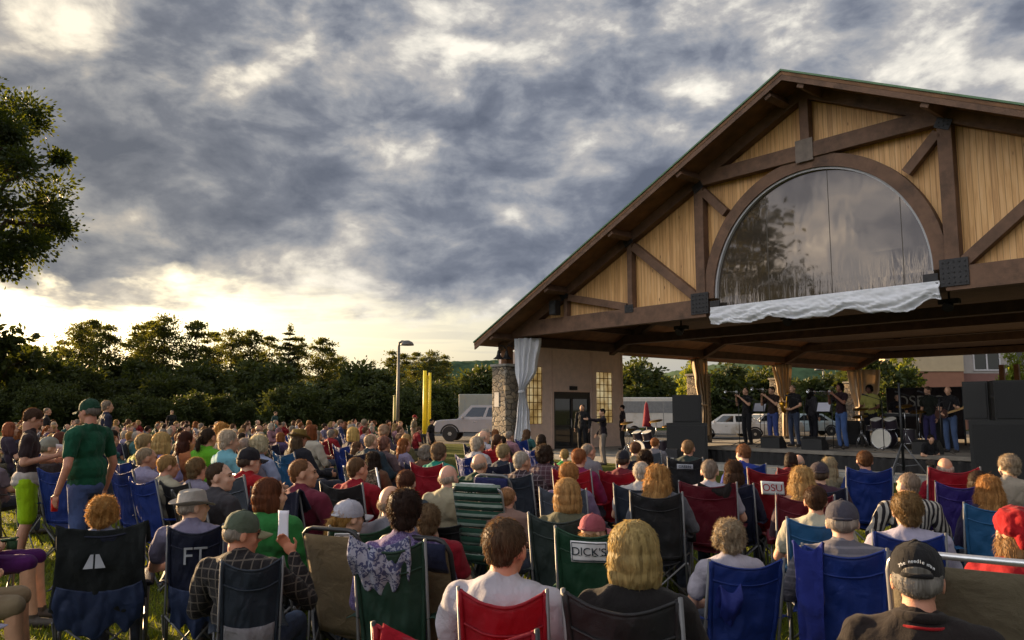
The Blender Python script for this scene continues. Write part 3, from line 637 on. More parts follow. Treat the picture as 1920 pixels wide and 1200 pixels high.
def curtain(s, wv, z0, z1, prof, mat, label, ph=0.0, turn=0.0):
    """tied drape: prof = list of (height fraction from top, half width, x offset)"""
    mb = MB(); hs = [p[0] for p in prof]
    def f(u, v):
        i = 0
        while i < len(hs) - 2 and v > hs[i + 1]: i += 1
        k = (v - hs[i]) / (hs[i + 1] - hs[i]); k = k * k * (3 - 2 * k)
        hw = prof[i][1] * (1 - k) + prof[i + 1][1] * k; xo = prof[i][2] * (1 - k) + prof[i + 1][2] * k
        a = (u - .5) * 2; pl = min(.09, .045 + .02 / max(.1, hw)) * math.sin(u * 26 + 5 * mnoise.noise((u * 3, v * 1.5, ph)) + 1.5 * v) + .03 * mnoise.noise((u * 6, v * 5, ph))
        return (xo + a * hw, pl + .12 * (1 - a * a) * -1, z1 - (z1 - z0) * v)
    mb.grid(70, 46, f); o = mb.build('tied_curtain', mat, None, True, .008, pv(s, wv)); o.rotation_euler = (0, 0, PROT + turn)
    k = MB(); j = min(range(len(prof)), key=lambda i: prof[i][1]); k.lathe([(prof[j][1] * .9, -.05), (prof[j][1] * 1.02, 0), (prof[j][1] * .9, .05)], (prof[j][2], -.06, z1 - (z1 - z0) * prof[j][0]), 16); k.build('tie_band', mat, o, True)
    tag(o, label, 'curtain', 'curtains tied to the pavilion posts')
face = -PROT      # turned so that the cloth faces the lawn
curtain(-11.5, -.05, .55, 4.38, [(0, .52, .1), (.30, .42, .02), (.52, .13, -.12), (.75, .24, -.1), (1, .34, -.1)], WCLOTH, 'white curtain tied in at the middle beside the stone pier', 1.0, face * .7)
curtain(-12.2, 11.9, .5, 4.15, [(0, .40, -.05), (.3, .30, .05), (.6, .22, .12), (1, .26, .12)], BCLOTH, 'beige curtain drawn to a post behind the left loudspeaker stack', 4.0, face * .7)
curtain(-12.1, 19.3, .3, 4.15, [(0, .52, -.05), (.35, .36, .0), (.6, .26, .12), (1, .3, .15)], BCLOTH, 'beige curtain on the post behind the saxophone player', 6.0, face * .7)
curtain(-12.0, 27.9, .3, 4.15, [(0, .95, .3), (.3, .85, .3), (.6, .5, .2), (1, .5, .2)], BCLOTH, 'wide beige curtain on the back corner post behind the band', 9.0, face * .7)
# ------------------------------------------------------------------ service block under the roof edge
STUC = simple('mauve_stucco', '#e6cbba', .9, .1, 4, .5, 160); STRIM = simple('stucco_trim', '#dcc0b0', .9, .08, 4, .3, 120)
sb = thing('service_block', 'mauve stucco service block with a glazed door and tall windows under the roof edge', 'building', (PC.x, PC.y, 0), PROT)
SX, W0, W1, ZT = -12.5, .95, 6.55, 4.17
def sbox(name, x, y0, y1, z0, z1, th, m, par=sb, bev=.006): k = MB(); k.box((x, (y0 + y1) / 2, (z0 + z1) / 2), (th, y1 - y0, z1 - z0), None, bev); return k.build(name, m, par)
def wof(px):         # depth along the side wall seen at pixel column px
    d = ray(px, 768); o = Vector((d[0], d[1], 0)); k = (PC.dot(U) + SX) / o.dot(U); return (o * k - PC).dot(NN)
wa0, wa1, wd0, wd1, wb0, wb1 = wof(986), wof(1017), wof(1039), wof(1108), wof(1119), wof(1149)
k = MB()
segs = [(W0, wa0, .15, ZT), (wa1, wd0, .15, ZT), (wd1, wb0, .15, ZT), (wb1, W1, .15, ZT), (wa0, wa1, .15, 1.15), (wa0, wa1, 3.42, ZT), (wd0, wd1, 2.45, ZT), (wb0, wb1, .15, 1.15), (wb0, wb1, 3.32, ZT)]
for y0, y1, z0, z1 in segs: k.box((SX - .1, (y0 + y1) / 2, (z0 + z1) / 2), (.2, y1 - y0, z1 - z0))
k.box((SX - .85, W0 - .1, 2.08), (1.3, .2, 3.86)); k.box((SX - .85, W1 + .1, 2.08), (1.3, .2, 3.86)); k.box((SX - 1.4, 3.7, 2.08), (.2, W1 - W0, 3.86)); k.box((SX - .75, 3.7, ZT + .02), (1.5, W1 - W0 + .4, .05))
wall = k.build('wall', STUC, sb)
for y in (wd0 - .12, wd1 + .06, W1 - .02): sbox('pilaster', SX + .012, y - .05, y + .05, .15, ZT - .02, .035, STRIM)
def glass_mat(name, tint, rough=.03, warm=None, cell=.13):
    m, t = newmat(name); p = t.n('ShaderNodeBsdfPrincipled', i_Roughness=rough); p.inputs['Base Color'].default_value = lin(tint); p.inputs['Specular IOR Level'].default_value = .8
    if warm:
        tc = t.n('ShaderNodeTexCoord'); n1 = t.n('ShaderNodeTexNoise', i_Scale=2.2, i_Detail=5.0); t.l(tc, 'Object', n1, 'Vector')
        c = t.ramp(n1.outputs[0], [(.3, lin('#8a6a34')), (.5, lin('#c0a064')), (.7, lin('#ead6a4'))]); t.t.links.new(c, p.inputs['Emission Color']); p.inputs['Emission Strength'].default_value = warm
    t.out(p.outputs[0]); return m
GLOWW = glass_mat('sunset_glow_glass', '#3a2a14', .1, .16); DKG = glass_mat('dark_glass', '#2a2d30', .03); FRM = simple('bronze_frame', '#2e2a28', .5, .2)  # golden sunset light in the block's panes is put in as emission
for (y0, y1, z0, z1) in ((wa0, wa1, 1.15, 3.42), (wb0, wb1, 1.15, 3.32)):
    wd = sbox('window', SX - .06, y0, y1, z0, z1, .02, GLOWW)
    k = MB(); ny, nz = 4, 8
    for i in range(ny + 1): k.box((SX - .04, y0 + (y1 - y0) * i / ny, (z0 + z1) / 2), (.03, .025, z1 - z0))
    for i in range(nz + 1): k.box((SX - .037, (y0 + y1) / 2, z0 + (z1 - z0) * i / nz), (.02, y1 - y0, .03))
    k.build('window_grid', simple('tan_blind', '#8a6a3c', .7, .15), wd)
k = MB()
for y0, y1 in ((wd0, wd0 + .1), ((wd0 + wd1) / 2 - .05, (wd0 + wd1) / 2 + .05), (wd1 - .1, wd1)): k.box((SX - .08, (y0 + y1) / 2, 1.2), (.07, y1 - y0, 2.1))
for z in (.2, 1.05, 2.3): k.box((SX - .079, (wd0 + wd1) / 2, z), (.06, wd1 - wd0, .09 if z < 2 else .28))
dr = k.build('door', FRM, sb); k = MB(); k.box((SX - .1, (wd0 + wd1) / 2, 1.2), (.012, wd1 - wd0, 2.1)); k.build('door_glass', DKG, dr)
k = MB(); 
for sg in (-1, 1): k.tube([(SX - .03, (wd0 + wd1) / 2 + sg * .1, .95), (SX + .01, (wd0 + wd1) / 2 + sg * .1, 1.0), (SX + .01, (wd0 + wd1) / 2 + sg * .1, 1.3), (SX - .03, (wd0 + wd1) / 2 + sg * .1, 1.35)], .015, 6)
k.build('handle', simple('brushed_steel', '#9a9a98', .35, .1, metal=.8), dr)
sbox('door_light', SX + .04, (wd0 + wd1) / 2 - .2, (wd0 + wd1) / 2 + .2, 2.52, 2.68, .08, IRON)
# ------------------------------------------------------------------ lamps on the pier post, loudspeaker on the gable
def bell_lamp(px, label):
    p = at(px, 640, 29.4); o = thing('bell_lamp', label, 'lamp', (p.x, p.y, 3.95), 0, 'bell lamps on the pier post')
    k = MB(); k.tube([(.28, 0, .05), (.2, 0, .16), (.08, 0, .2), (0, 0, .12), (0, 0, 0)], .018, 8); k.build('bracket', IRON, o, True)
    k = MB(); k.lathe([(.03, .02), (.05, -.02), (.07, -.14), (.10, -.22), (.20, -.30), (.215, -.32), (.19, -.31), (.06, -.2)], (0, 0, 0), 20); k.build('lamp_shade', IRON, o, True)
bell_lamp(935, 'black bell shaped lamp further left on the pier post'); bell_lamp(950, 'black bell shaped lamp nearer the curtain on the pier post')
def speaker(name, label, loc, rz, size, grp, horn=True, tilt=0):
    W_, D_, H_ = size; o = thing(name, label, 'loudspeaker', loc, rz, grp)
    CAB = simple('speaker_paint', '#0f0f10', .6, .2, 20, .3, 140); GR = simple('speaker_grille', '#131315', .55, .2, 60, .6, 500)
    k = MB(); k.prism([(-W_ / 2, -D_ / 2), (W_ / 2, -D_ / 2), (W_ / 2 * .82, D_ / 2), (-W_ / 2 * .82, D_ / 2)], (0, 0, 0), (1, 0, 0), (0, 1, 0), (0, 0, H_)); c = k.build('cabinet', CAB, o)
    k = MB(); k.box((0, -D_ / 2 - .012, H_ / 2), (W_ * .9, .02, H_ * .9), None, .006); k.build('grille', GR, o)
    for sg in (-1, 1): k = MB(); k.box((sg * W_ * .468, 0, H_ * .6), (.03, D_ * .35, .07), None, .008); k.build('handle', IRON, c)
    return o
g_ = speaker('gable_loudspeaker', 'small black loudspeaker mounted on the left of the gable', pv(-9.45, -.45, 5.05), PROT, (.32, .28, .5), None)
k = MB(); k.tube([(0, .1, .25), (0, .24, .25)], .03, 8); k.build('bracket', IRON, g_)
# ------------------------------------------------------------------ stage
stage = thing('stage', 'low black skirted stage platform under the pavilion gable', 'stage', (PC.x, PC.y, 0), PROT)
s0, s1 = on_w(1322, .8), 5.2
k = MB(); k.box(((s0 + s1) / 2, 5.3, .56), (s1 - s0, 9.0, .10), None, .01); k.build('deck', simple('stage_deck', '#6d675f', .75, .25, 2, .3, 40, dirt='#4a463f'), stage)
k = MB()
k.grid(220, 6, lambda u, v: (s0 + .02 + (s1 - s0 - .04) * u, .84 + .025 * math.sin(u * 260) + .012 * math.sin(u * 97 + v), .52 - .50 * v)); k.build('skirt', simple('black_skirt', '#1c1b1c', .9, .2, 8, .4, 20), stage, True, .006)
# left and right loudspeaker stacks
def stack_at(px, w): return on_w(px, w)
sL = on_w(1285, .1)
speaker('bass_loudspeaker', 'black bass cabinet at the bottom of the left loudspeaker stack', pv(sL, .2, .0), PROT * .35, (1.2, .8, 1.32), 'loudspeaker stacks')
speaker('top_loudspeaker', 'smaller black cabinet on top of the left loudspeaker stack', pv(sL + .02, .2, 1.32), PROT * .35, (.86, .7, .84), 'loudspeaker stacks')
sR = on_w(1868, -1.2)
pR = pv(sR, -1.0)
speaker('bass_loudspeaker', 'large black bass cabinet at the bottom of the right loudspeaker stack', pv(sR + .12, -.9, .0), PROT * .5, (1.55, .9, 1.50), 'loudspeaker stacks')
speaker('top_loudspeaker', 'left black cabinet of the pair on top of the right loudspeaker stack', pv(sR - .42, -.75, 1.5), PROT * .5 - .5, (.5, .55, .82), 'loudspeaker stacks')
speaker('top_loudspeaker', 'right black cabinet of the pair on top of the right loudspeaker stack', pv(sR + .16, -1.05, 1.5), PROT * .5 + .1, (.58, .55, .82), 'loudspeaker stacks')
# ------------------------------------------------------------------ people
def blob(mb, name, vox, smooth=4, wr=0.0, wf=9.0, seed=0.0, mats=(), zf=.6):
    """one continuous skin grown over the overlapping volumes in mb"""
    me = mb.mesh(name + '_raw'); o = bpy.data.objects.new('tmp', me); COL.objects.link(o)
    m = o.modifiers.new('r', 'REMESH'); m.mode = 'VOXEL'; m.voxel_size = vox
    s = o.modifiers.new('s', 'SMOOTH'); s.iterations = smooth; s.factor = .5
    dg = bpy.context.evaluated_depsgraph_get(); me2 = bpy.data.meshes.new_from_object(o.evaluated_get(dg)); me2.name = name
    bpy.data.objects.remove(o); bpy.data.meshes.remove(me)
    if wr:
        n = len(me2.vertices); co = np.zeros(n * 3, 'f4'); no = np.zeros(n * 3, 'f4'); me2.vertices.foreach_get('co', co); me2.vertices.foreach_get('normal', no)
        co = co.reshape(-1, 3); no = no.reshape(-1, 3); d = np.array([mnoise.noise((c[0] * wf + seed, c[1] * wf, c[2] * wf * zf)) * .7 + .5 * mnoise.noise((c[0] * wf * 2.3, c[1] * wf * 2.3 + seed, c[2] * wf * 1.9 * zf)) for c in co])
        co += no * (d * wr)[:, None]; me2.vertices.foreach_set('co', co.ravel())
    me2.materials.clear()
    for mm in (mats if isinstance(mats, (list, tuple)) else [mats]): me2.materials.append(mm)
    me2.polygons.foreach_set('use_smooth', [True] * len(me2.polygons)); me2.update(); return me2
def V(*a): return Vector(a)
def skin(hexc):
    return simple('skin_' + hexc.lstrip('#'), tuple(x * .8 for x in lin(hexc)[:3]) + (1,), .5, .14, 14, .25, 260, spec=.4)
SHOE = simple('shoe_leather', '#3a332e', .6, .3, 9, .2, 60)
class Pose: pass
def seated(arm='rest', hyaw=0, hpit=0, wid=1.0, lean=0.0, female=False, lyaw=0, legx=1.0):
    p = Pose(); p.pel = V(0, .0, .50); p.wai = V(0, -.07 + lean * .12, .68); p.che = V(0, -.13 + lean * .3, .85); p.neck = V(0, -.145 + lean * .42, .985); p.head = V(0, -.115 + lean * .50, 1.128 - lean * .03)
    p.sh = [V(s * .172 * wid, -.14 + lean * .36, .935) for s in (-1, 1)]
    p.hip = [V(s * .09, .02, .49) for s in (-1, 1)]; p.knee = [V(s * .14 * legx, .44, .51) for s in (-1, 1)]; p.ank = [V(s * .13 * legx, .50, .09) for s in (-1, 1)]; p.toe = [V(s * .15 * legx, .67, .035) for s in (-1, 1)]
    if arm == 'rest': p.elb = [V(s * .275 * wid, -.05 + lean * .2, .70) for s in (-1, 1)]; p.wri = [V(s * .25, .19, .665) for s in (-1, 1)]; p.hd = [V(-s * .1, 1, -.1) for s in (-1, 1)]
    elif arm == 'lap': p.elb = [V(s * .255 * wid, -.04 + lean * .2, .68) for s in (-1, 1)]; p.wri = [V(s * .075, .17, .64) for s in (-1, 1)]; p.hd = [V(-s * .8, .6, -.15) for s in (-1, 1)]
    elif arm == 'mouth': p.elb = [V(-.27 * wid, -.05, .70), V(.30 * wid, .12, .72)]; p.wri = [V(-.22, .18, .665), V(.185, .225, .955)]; p.hd = [V(.1, 1, -.1), V(-.6, -.05, .8)]
    elif arm == 'face': p.elb = [V(s * .25 * wid, .12, .72) for s in (-1, 1)]; p.wri = [V(-.1, .22, .68), V(.12, .16, .94)]; p.hd = [V(.8, .6, 0), V(-.35, -.25, .85)]
    p.hyaw, p.hpit, p.wid, p.female, p.stand = hyaw, hpit, wid, female, False; return p
def standing(arm='down', hyaw=0, hpit=0, wid=1.0, female=False, stride=0.0):
    p = Pose(); p.pel = V(0, 0, .93); p.wai = V(0, .005, 1.08); p.che = V(0, 0, 1.29); p.neck = V(0, -.01, 1.475); p.head = V(0, .02, 1.635)
    p.sh = [V(s * .185 * wid, -.005, 1.415) for s in (-1, 1)]; p.hip = [V(s * .095, 0, .92) for s in (-1, 1)]; p.knee = [V(s * .11, .03 + s * stride, .50) for s in (-1, 1)]; p.ank = [V(s * .12, -.03 + s * stride * 1.3, .085) for s in (-1, 1)]; p.toe = [V(s * .15, .13 + s * stride * 1.3, .035) for s in (-1, 1)]
    if arm == 'down': p.elb = [V(s * .26 * wid, -.05, 1.13) for s in (-1, 1)]; p.wri = [V(s * .27 * wid, .04, .88) for s in (-1, 1)]; p.hd = [V(0, .25, -1)] * 2
    elif arm == 'horn': p.elb = [V(s * .27, .14, 1.21) for s in (-1, 1)]; p.wri = [V(-.05, .30, 1.45), V(.07, .34, 1.46)]; p.hd = [V(.4, .6, .5), V(-.4, .7, .4)]
    elif arm == 'sax': p.elb = [V(-.26, .02, 1.17), V(.25, .08, 1.17)]; p.wri = [V(-.10, .24, 1.05), V(.09, .27, 1.23)]; p.hd = [V(.6, .6, .1), V(-.6, .6, .3)]
    elif arm == 'guitar': p.elb = [V(-.29, .06, 1.14), V(.27, -.03, 1.16)]; p.wri = [V(-.36, .30, 1.17), V(.10, .22, 1.03)]; p.hd = [V(-.3, .8, .5), V(-.7, .5, -.3)]
    elif arm == 'paper': p.elb = [V(s * .22, -.03, 1.15) for s in (-1, 1)]; p.wri = [V(-.06, .24, 1.15), V(.12, .26, 1.22)]; p.hd = [V(.5, .8, .1), V(-.4, .8, .3)]
    elif arm == 'point': p.elb = [V(-.30, .24, 1.38), V(.26, .0, 1.14)]; p.wri = [V(-.34, .50, 1.42), V(.24, .15, .95)]; p.hd = [V(-.1, 1, .1), V(0, .6, -.8)]
    elif arm == 'keys': p.elb = [V(s * .25, .03, 1.13) for s in (-1, 1)]; p.wri = [V(s * .17, .30, 1.07) for s in (-1, 1)]; p.hd = [V(0, 1, -.15)] * 2
    p.hyaw, p.hpit, p.wid, p.female, p.stand = hyaw, hpit, wid, female, True; return p
def head_rot(p): return Matrix.Rotation(R(p.hyaw), 3, 'Z') @ Matrix.Rotation(R(p.hpit), 3, 'X')
def head_prims(mb, p):
    M = head_rot(p); c = p.head; f = .96 if p.female else 1.0
    def e(x, y, z, a, b, d, rr=None): mb.ell(c + M @ V(x, y, z) * f, (a * f, b * f, d * f), M @ rr if rr else M)
    e(0, -.012, .02, .075, .094, .09); e(0, .03, -.03, .06, .064, .085); e(0, .036, -.07, .05, .052, .045); e(0, .066, -.096, .022, .02, .018)
    e(0, .074, .024, .05, .02, .014); e(-.038, .062, -.03, .021, .02, .022); e(.038, .062, -.03, .021, .02, .022)
    mb.cap(c + M @ V(0, .088, .010) * f, .008, c + M @ V(0, .107, -.028) * f, .0105, 8); e(-.012, .094, -.034, .009, .010, .008); e(.012, .094, -.034, .009, .010, .008)
    e(0, .083, -.060, .023, .012, .007); e(0, .081, -.071, .020, .012, .008)
    for s in (-1, 1): e(s * .079, -.008, -.008, .009, .021, .034, Matrix.Rotation(s * -.25, 3, 'Z'))
def hand_prims(mb, w, d, side, sc=1.0, palm=None):
    d = d.normalized(); n = palm.normalized() if palm else d.cross(V(0, 0, 1))
    n = n.normalized() if n.length > .1 else V(1, 0, 0)
    up = n.cross(d).normalized(); c = w + d * .045 * sc
    mb.ell(c, (.046 * sc, .036 * sc, .016 * sc), Matrix((d, up, n)).transposed(), 10, 7)
    inw = n * (1 if side < 0 else -1)
    for k in range(4):
        o = c + d * .036 * sc + up * (.027 - .018 * k) * sc; L = (.038, .044, .041, .032)[k] * sc; a = o + d * L + inw * .010; b = a + (d * .62 + inw * .75).normalized() * L * .8
        mb.cap(o, .0088 * sc, a, .0082 * sc, 7); mb.cap(a, .0082 * sc, b, .0070 * sc, 7)
    o = c - d * .018 * sc + up * .03 * sc; a = o + (up * .75 + d * .6).normalized() * .036 * sc + inw * .008; mb.cap(o, .0115 * sc, a, .0095 * sc, 7); mb.cap(a, .0095 * sc, a + (d * .85 + up * .15 + inw * .3).normalized() * .028 * sc, .008 * sc, 7)
def torso(mb, p, g, belly=1.0):
    """torso, neck and shoulder volumes grown by g"""
    w_ = p.wid; fm = p.female
    up = (p.neck - p.pel).normalized(); rt = V(1, 0, 0); fr = up.cross(rt) * -1; B = Matrix((rt, fr, up)).transposed()
    mb.ell(p.che + up * .01, (.152 * w_ + g, .105 * w_ + g, .175 + g), B); mb.ell(p.wai, ((.142 if not fm else .128) * w_ * belly + g, .112 * w_ * belly + g, .16 + g), B); mb.ell(p.pel + up * .04, (.158 * w_ + g, .125 * w_ + g, .125 + g), B)
    mb.cap(p.sh[0] - V(-.02, 0, .01), .062 * w_ + g, p.sh[1] - V(.02, 0, .01), .062 * w_ + g); mb.ell(p.che + up * .085, (.165 * w_ + g, .09 * w_ + g, .08 + g), B)
    for s in (0, 1): mb.cap(p.neck + up * .0, .05 + g, p.sh[s] + V(0, 0, -.005), .052 * w_ + g)
    if fm: 
        for s in (-1, 1): mb.ell(p.che + rt * s * .065 + fr * -.0 + V(0, .085, .0) + up * .0, (.06 + g, .05 + g, .06 + g))
def body_mesh(p, name, vox=.009):
    mb = MB(); head_prims(mb, p); torso(mb, p, 0.0); M = head_rot(p)
    mb.cap(p.neck - V(0, 0, .03), .062, p.head + M @ V(0, -.022, -.07), .054)
    for s in (0, 1):
        mb.cap(p.sh[s], .052 * p.wid, p.elb[s], .040); mb.cap(p.elb[s], .040, p.wri[s], .027); hand_prims(mb, p.wri[s], p.hd[s], (-1, 1)[s])
        mb.cap(p.hip[s], .082, p.knee[s], .056); mb.cap(p.knee[s], .056, p.knee[s].lerp(p.ank[s], .35) + V(0, -.012, 0), .054); mb.cap(p.knee[s].lerp(p.ank[s], .35) + V(0, -.012, 0), .054, p.ank[s], .037)
        mb.cap(p.ank[s] - V(0, .03, .035), .043, p.toe[s], .036)
    me = blob(mb, name, vox, 3, mats=[skin('#c89a7e'), SHOE])
    z = [v.co.z for v in me.vertices]
    for f in me.polygons:
        if max(z[i] for i in f.vertices) < .125: f.material_index = 1
    return me
def shirt_mesh(p, name, sleeve='short', vox=.010, g=.014, collar=True, wr=.008, belly=1.0):
    mb = MB(); torso(mb, p, g, belly)
    for s in (0, 1):
        fr = {'short': .62, 'long': 1.0, 'none': .12}[sleeve]; mb.cap(p.sh[s], .056 * p.wid + g, p.sh[s].lerp(p.elb[s], fr), .047 + g * (1.25 if sleeve == 'short' else .8))
        if sleeve == 'long': mb.cap(p.elb[s], .046 + g * .7, p.elb[s].lerp(p.wri[s], .93), .033 + g * .6)
    if collar: mb.cap(p.neck - V(0, 0, .02), .066, p.neck + V(0, .008, .028), .066)
    return blob(mb, name, vox, 7, wr * 2.1, 10.0, 3.0, mats=[fabric('#888888')])
def trouser_mesh(p, name, length=1.0, vox=.011):
    mb = MB(); mb.ell(p.pel + V(0, 0, .0), (.168 * p.wid, .138 * p.wid, .12))
    for s in (0, 1):
        mb.cap(p.hip[s], .096, p.knee[s], .072)
        if length > .5: mb.cap(p.knee[s], .072, p.knee[s].lerp(p.ank[s], .97), .060)
        elif length < .3: pass
    return blob(mb, name, vox, 3, .006, 9.0, 5.0, mats=[fabric('#555555')])
# ---- hair: a combed volume with loose strands standing off it
def hair_mat(col, grey=.0):
    name = 'hair_' + col.lstrip('#')
    if name in MATS: return MATS[name]
    m, t = newmat(name); tc = t.n('ShaderNodeTexCoord'); mp = t.n('ShaderNodeMapping'); mp.inputs['Scale'].default_value = (60, 60, 7); t.l(tc, 'Object', mp, 0)
    n_ = t.n('ShaderNodeTexNoise', i_Scale=1.0, i_Detail=3.0, i_Distortion=.8); t.l(mp, 0, n_, 'Vector'); c = lin(col); g_ = .3 * c[0] + .5 * c[1] + .2 * c[2]; c = tuple(.72 * (.86 * x + .14 * g_) for x in c[:3]) + (1,)
    co = t.ramp(n_.outputs[0], [(.3, tuple(x * .5 for x in c[:3]) + (1,)), (.7, tuple(min(1, x * 1.4) for x in c[:3]) + (1,))])
    p = t.n('ShaderNodeBsdfPrincipled', i_Roughness=.6); p.inputs['Specular IOR Level'].default_value = .18; t.t.links.new(co, p.inputs['Base Color'])
    b = t.n('ShaderNodeBump', i_Strength=.7, i_Distance=.01); t.l(n_, 0, b, 'Height'); t.l(b, 0, p, 'Normal')
    tl = t.n('ShaderNodeBsdfTranslucent'); t.t.links.new(t.mix(.5, co, (min(1, c[0] * 2.2 + .10), min(1, c[1] * 1.9 + .06), min(1, c[2] * 1.4 + .02), 1)), tl.inputs[0])
    mx = t.n('ShaderNodeMixShader', i_0=.32); t.l(p, 0, mx, 1); t.l(tl, 0, mx, 2); t.out(mx.outputs[0]); MATS[name] = m; return m
HSTY = {  # volumes in head coordinates, strand count, strand length, how far strands fall, curl
    'short': ([((0, -.020, .036), (.084, .096, .086)), ((0, -.066, -.012), (.060, .036, .046)), ((0, -.03, .008), (.081, .05, .042))], 2200, .018, .75, .2, .004),
    'crop': ([((0, -.024, .032), (.079, .091, .084)), ((0, -.068, -.025), (.054, .032, .045))], 1100, .010, .4, .2, .002),
    'bald': ([((0, -.066, -.012), (.070, .036, .046)), ((-.066, -.025, -.004), (.014, .042, .032)), ((.066, -.025, -.004), (.014, .042, .032))], 900, .014, .7, .3, .003),
    'thin': ([((0, -.030, .026), (.078, .088, .078)), ((0, -.068, -.025), (.056, .034, .048))], 1100, .02, .6, .4, .004),
    'bob': ([((0, -.03, .030), (.097, .100, .098)), ((0, -.042, -.02), (.099, .092, .085)), ((0, -.052, -.065), (.094, .072, .075)), ((-.078, -.018, -.055), (.026, .056, .085)), ((.078, -.018, -.055), (.026, .056, .085))], 4200, .022, 1.0, .04, .004),
    'curly': ([((0, -.032, .036), (.100, .102, .096)), ((0, -.075, -.04), (.078, .048, .065)), ((-.076, -.02, -.01), (.03, .055, .06)), ((.076, -.02, -.01), (.03, .055, .06))], 4200, .022, .45, .9, .016),
    'puff': ([((0, -.030, .040), (.092, .096, .090)), ((0, -.07, -.035), (.068, .04, .055)), ((0, -.03, -.0), (.086, .055, .05))], 3200, .020, .6, .5, .010),
    'long': ([((0, -.03, .028), (.092, .098, .095)), ((0, -.085, -.08), (.088, .048, .11)), ((0, -.105, -.19), (.085, .035, .09)), ((-.078, -.03, -.10), (.028, .05, .12)), ((.078, -.03, -.10), (.028, .05, .12))], 4200, .05, .97, .15, .008),
    'wavy': ([((0, -.03, .030), (.098, .102, .096)), ((0, -.08, -.08), (.100, .058, .10)), ((0, -.10, -.17), (.105, .05, .07)), ((-.086, -.03, -.09), (.036, .055, .11)), ((.086, -.03, -.09), (.036, .055, .11))], 4400, .04, .8, .6, .018),
    'pony': ([((0, -.024, .030), (.080, .092, .084)), ((0, -.068, -.03), (.058, .036, .045)), ((0, -.125, -.01), (.028, .04, .03)), ((0, -.15, -.075), (.026, .03, .075))], 1500, .035, .8, .3, .005),
    'under': ([((0, -.064, .002), (.075, .052, .054)), ((-.067, -.030, .010), (.014, .044, .042)), ((.067, -.030, .010), (.014, .044, .042))], 1100, .008, .8, .15, .002),
    'underlong': ([((0, -.07, -.06), (.074, .040, .075)), ((-.07, -.02, -.06), (.02, .042, .07)), ((.07, -.02, -.06), (.02, .042, .07))], 1500, .04, .8, .5, .007)}
def hair_mesh(style, seed=1, dens=1.0, vox=.006):
    prims, n, L, fall, curl, dis = HSTY[style]; mb = MB()
    for c, r in prims: mb.ell(c, r, None, 18, 12)
    me = blob(mb, 'hair', vox, 3, dis * (1.0 if style in ('curly', 'wavy', 'puff') else .55), 30.0 if style in ('curly', 'wavy', 'puff') else 62.0, seed, (), .6 if style in ('curly', 'puff') else .3 if style == 'wavy' else .12); g = np.random.RandomState(seed)
    nv = len(me.vertices); co = np.zeros(nv * 3, 'f4'); no = np.zeros(nv * 3, 'f4'); me.vertices.foreach_get('co', co); me.vertices.foreach_get('normal', no); co = co.reshape(-1, 3); no = no.reshape(-1, 3)
    ok = np.where((co[:, 1] < .062) & ~((co[:, 1] > .02) & (co[:, 2] < -.03) & (np.abs(co[:, 0]) < .06)))[0]
    n = int(n * dens); pk = ok[g.randint(0, len(ok), n)]; r0 = co[pk]; nn = no[pk]
    dn = np.tile(np.array([0, -.15, -1.0]), (n, 1)); dn -= nn * (dn * nn).sum(1)[:, None]; dn /= np.linalg.norm(dn, axis=1)[:, None] + 1e-6
    d = dn * fall + nn * (1.05 - fall) + g.normal(size=(n, 3)) * curl * .45; d /= np.linalg.norm(d, axis=1)[:, None] + 1e-6
    fly = (g.uniform(0, 1, n) < .03)[:, None]; d = np.where(fly, d * .6 + nn * .5 + g.normal(size=(n, 3)) * .25, d); d /= np.linalg.norm(d, axis=1)[:, None] + 1e-6; ll = L * g.uniform(.5, 1.3, n)[:, None] * np.where(fly, .8, 1); p1 = r0 + d * ll * .5; d2 = d * .75 + dn * .45 * fall + g.normal(size=(n, 3)) * curl * .5; d2 /= np.linalg.norm(d2, axis=1)[:, None] + 1e-6; p2 = p1 + d2 * ll * .5
    sd_ = np.cross(d, g.normal(size=(n, 3))); sd_ /= np.linalg.norm(sd_, axis=1)[:, None] + 1e-6; w_ = .0014
    vs = np.stack([r0 - nn * .002 - sd_ * w_, r0 - nn * .002 + sd_ * w_, p1 + sd_ * w_ * .8, p1 - sd_ * w_ * .8, p2], 1).reshape(-1, 3)
    b2 = bmesh.new(); b2.from_mesh(me); off = [b2.verts.new(v) for v in vs]
    for i in range(n):
        a = off[i * 5:i * 5 + 5]; b2.faces.new(a[:4]); b2.faces.new((a[3], a[2], a[4]))
    b2.to_mesh(me); b2.free(); me.polygons.foreach_set('use_smooth', [True] * len(me.polygons)); me.materials.append(hair_mat('#6b5a48')); me.update(); return me
HAIR = {k: hair_mesh(k, i + 2, .75, .0075) for i, k in enumerate(HSTY)}
HAIRF = {k: hair_mesh(k, i + 2, .28, .012) for i, k in enumerate(HSTY)}
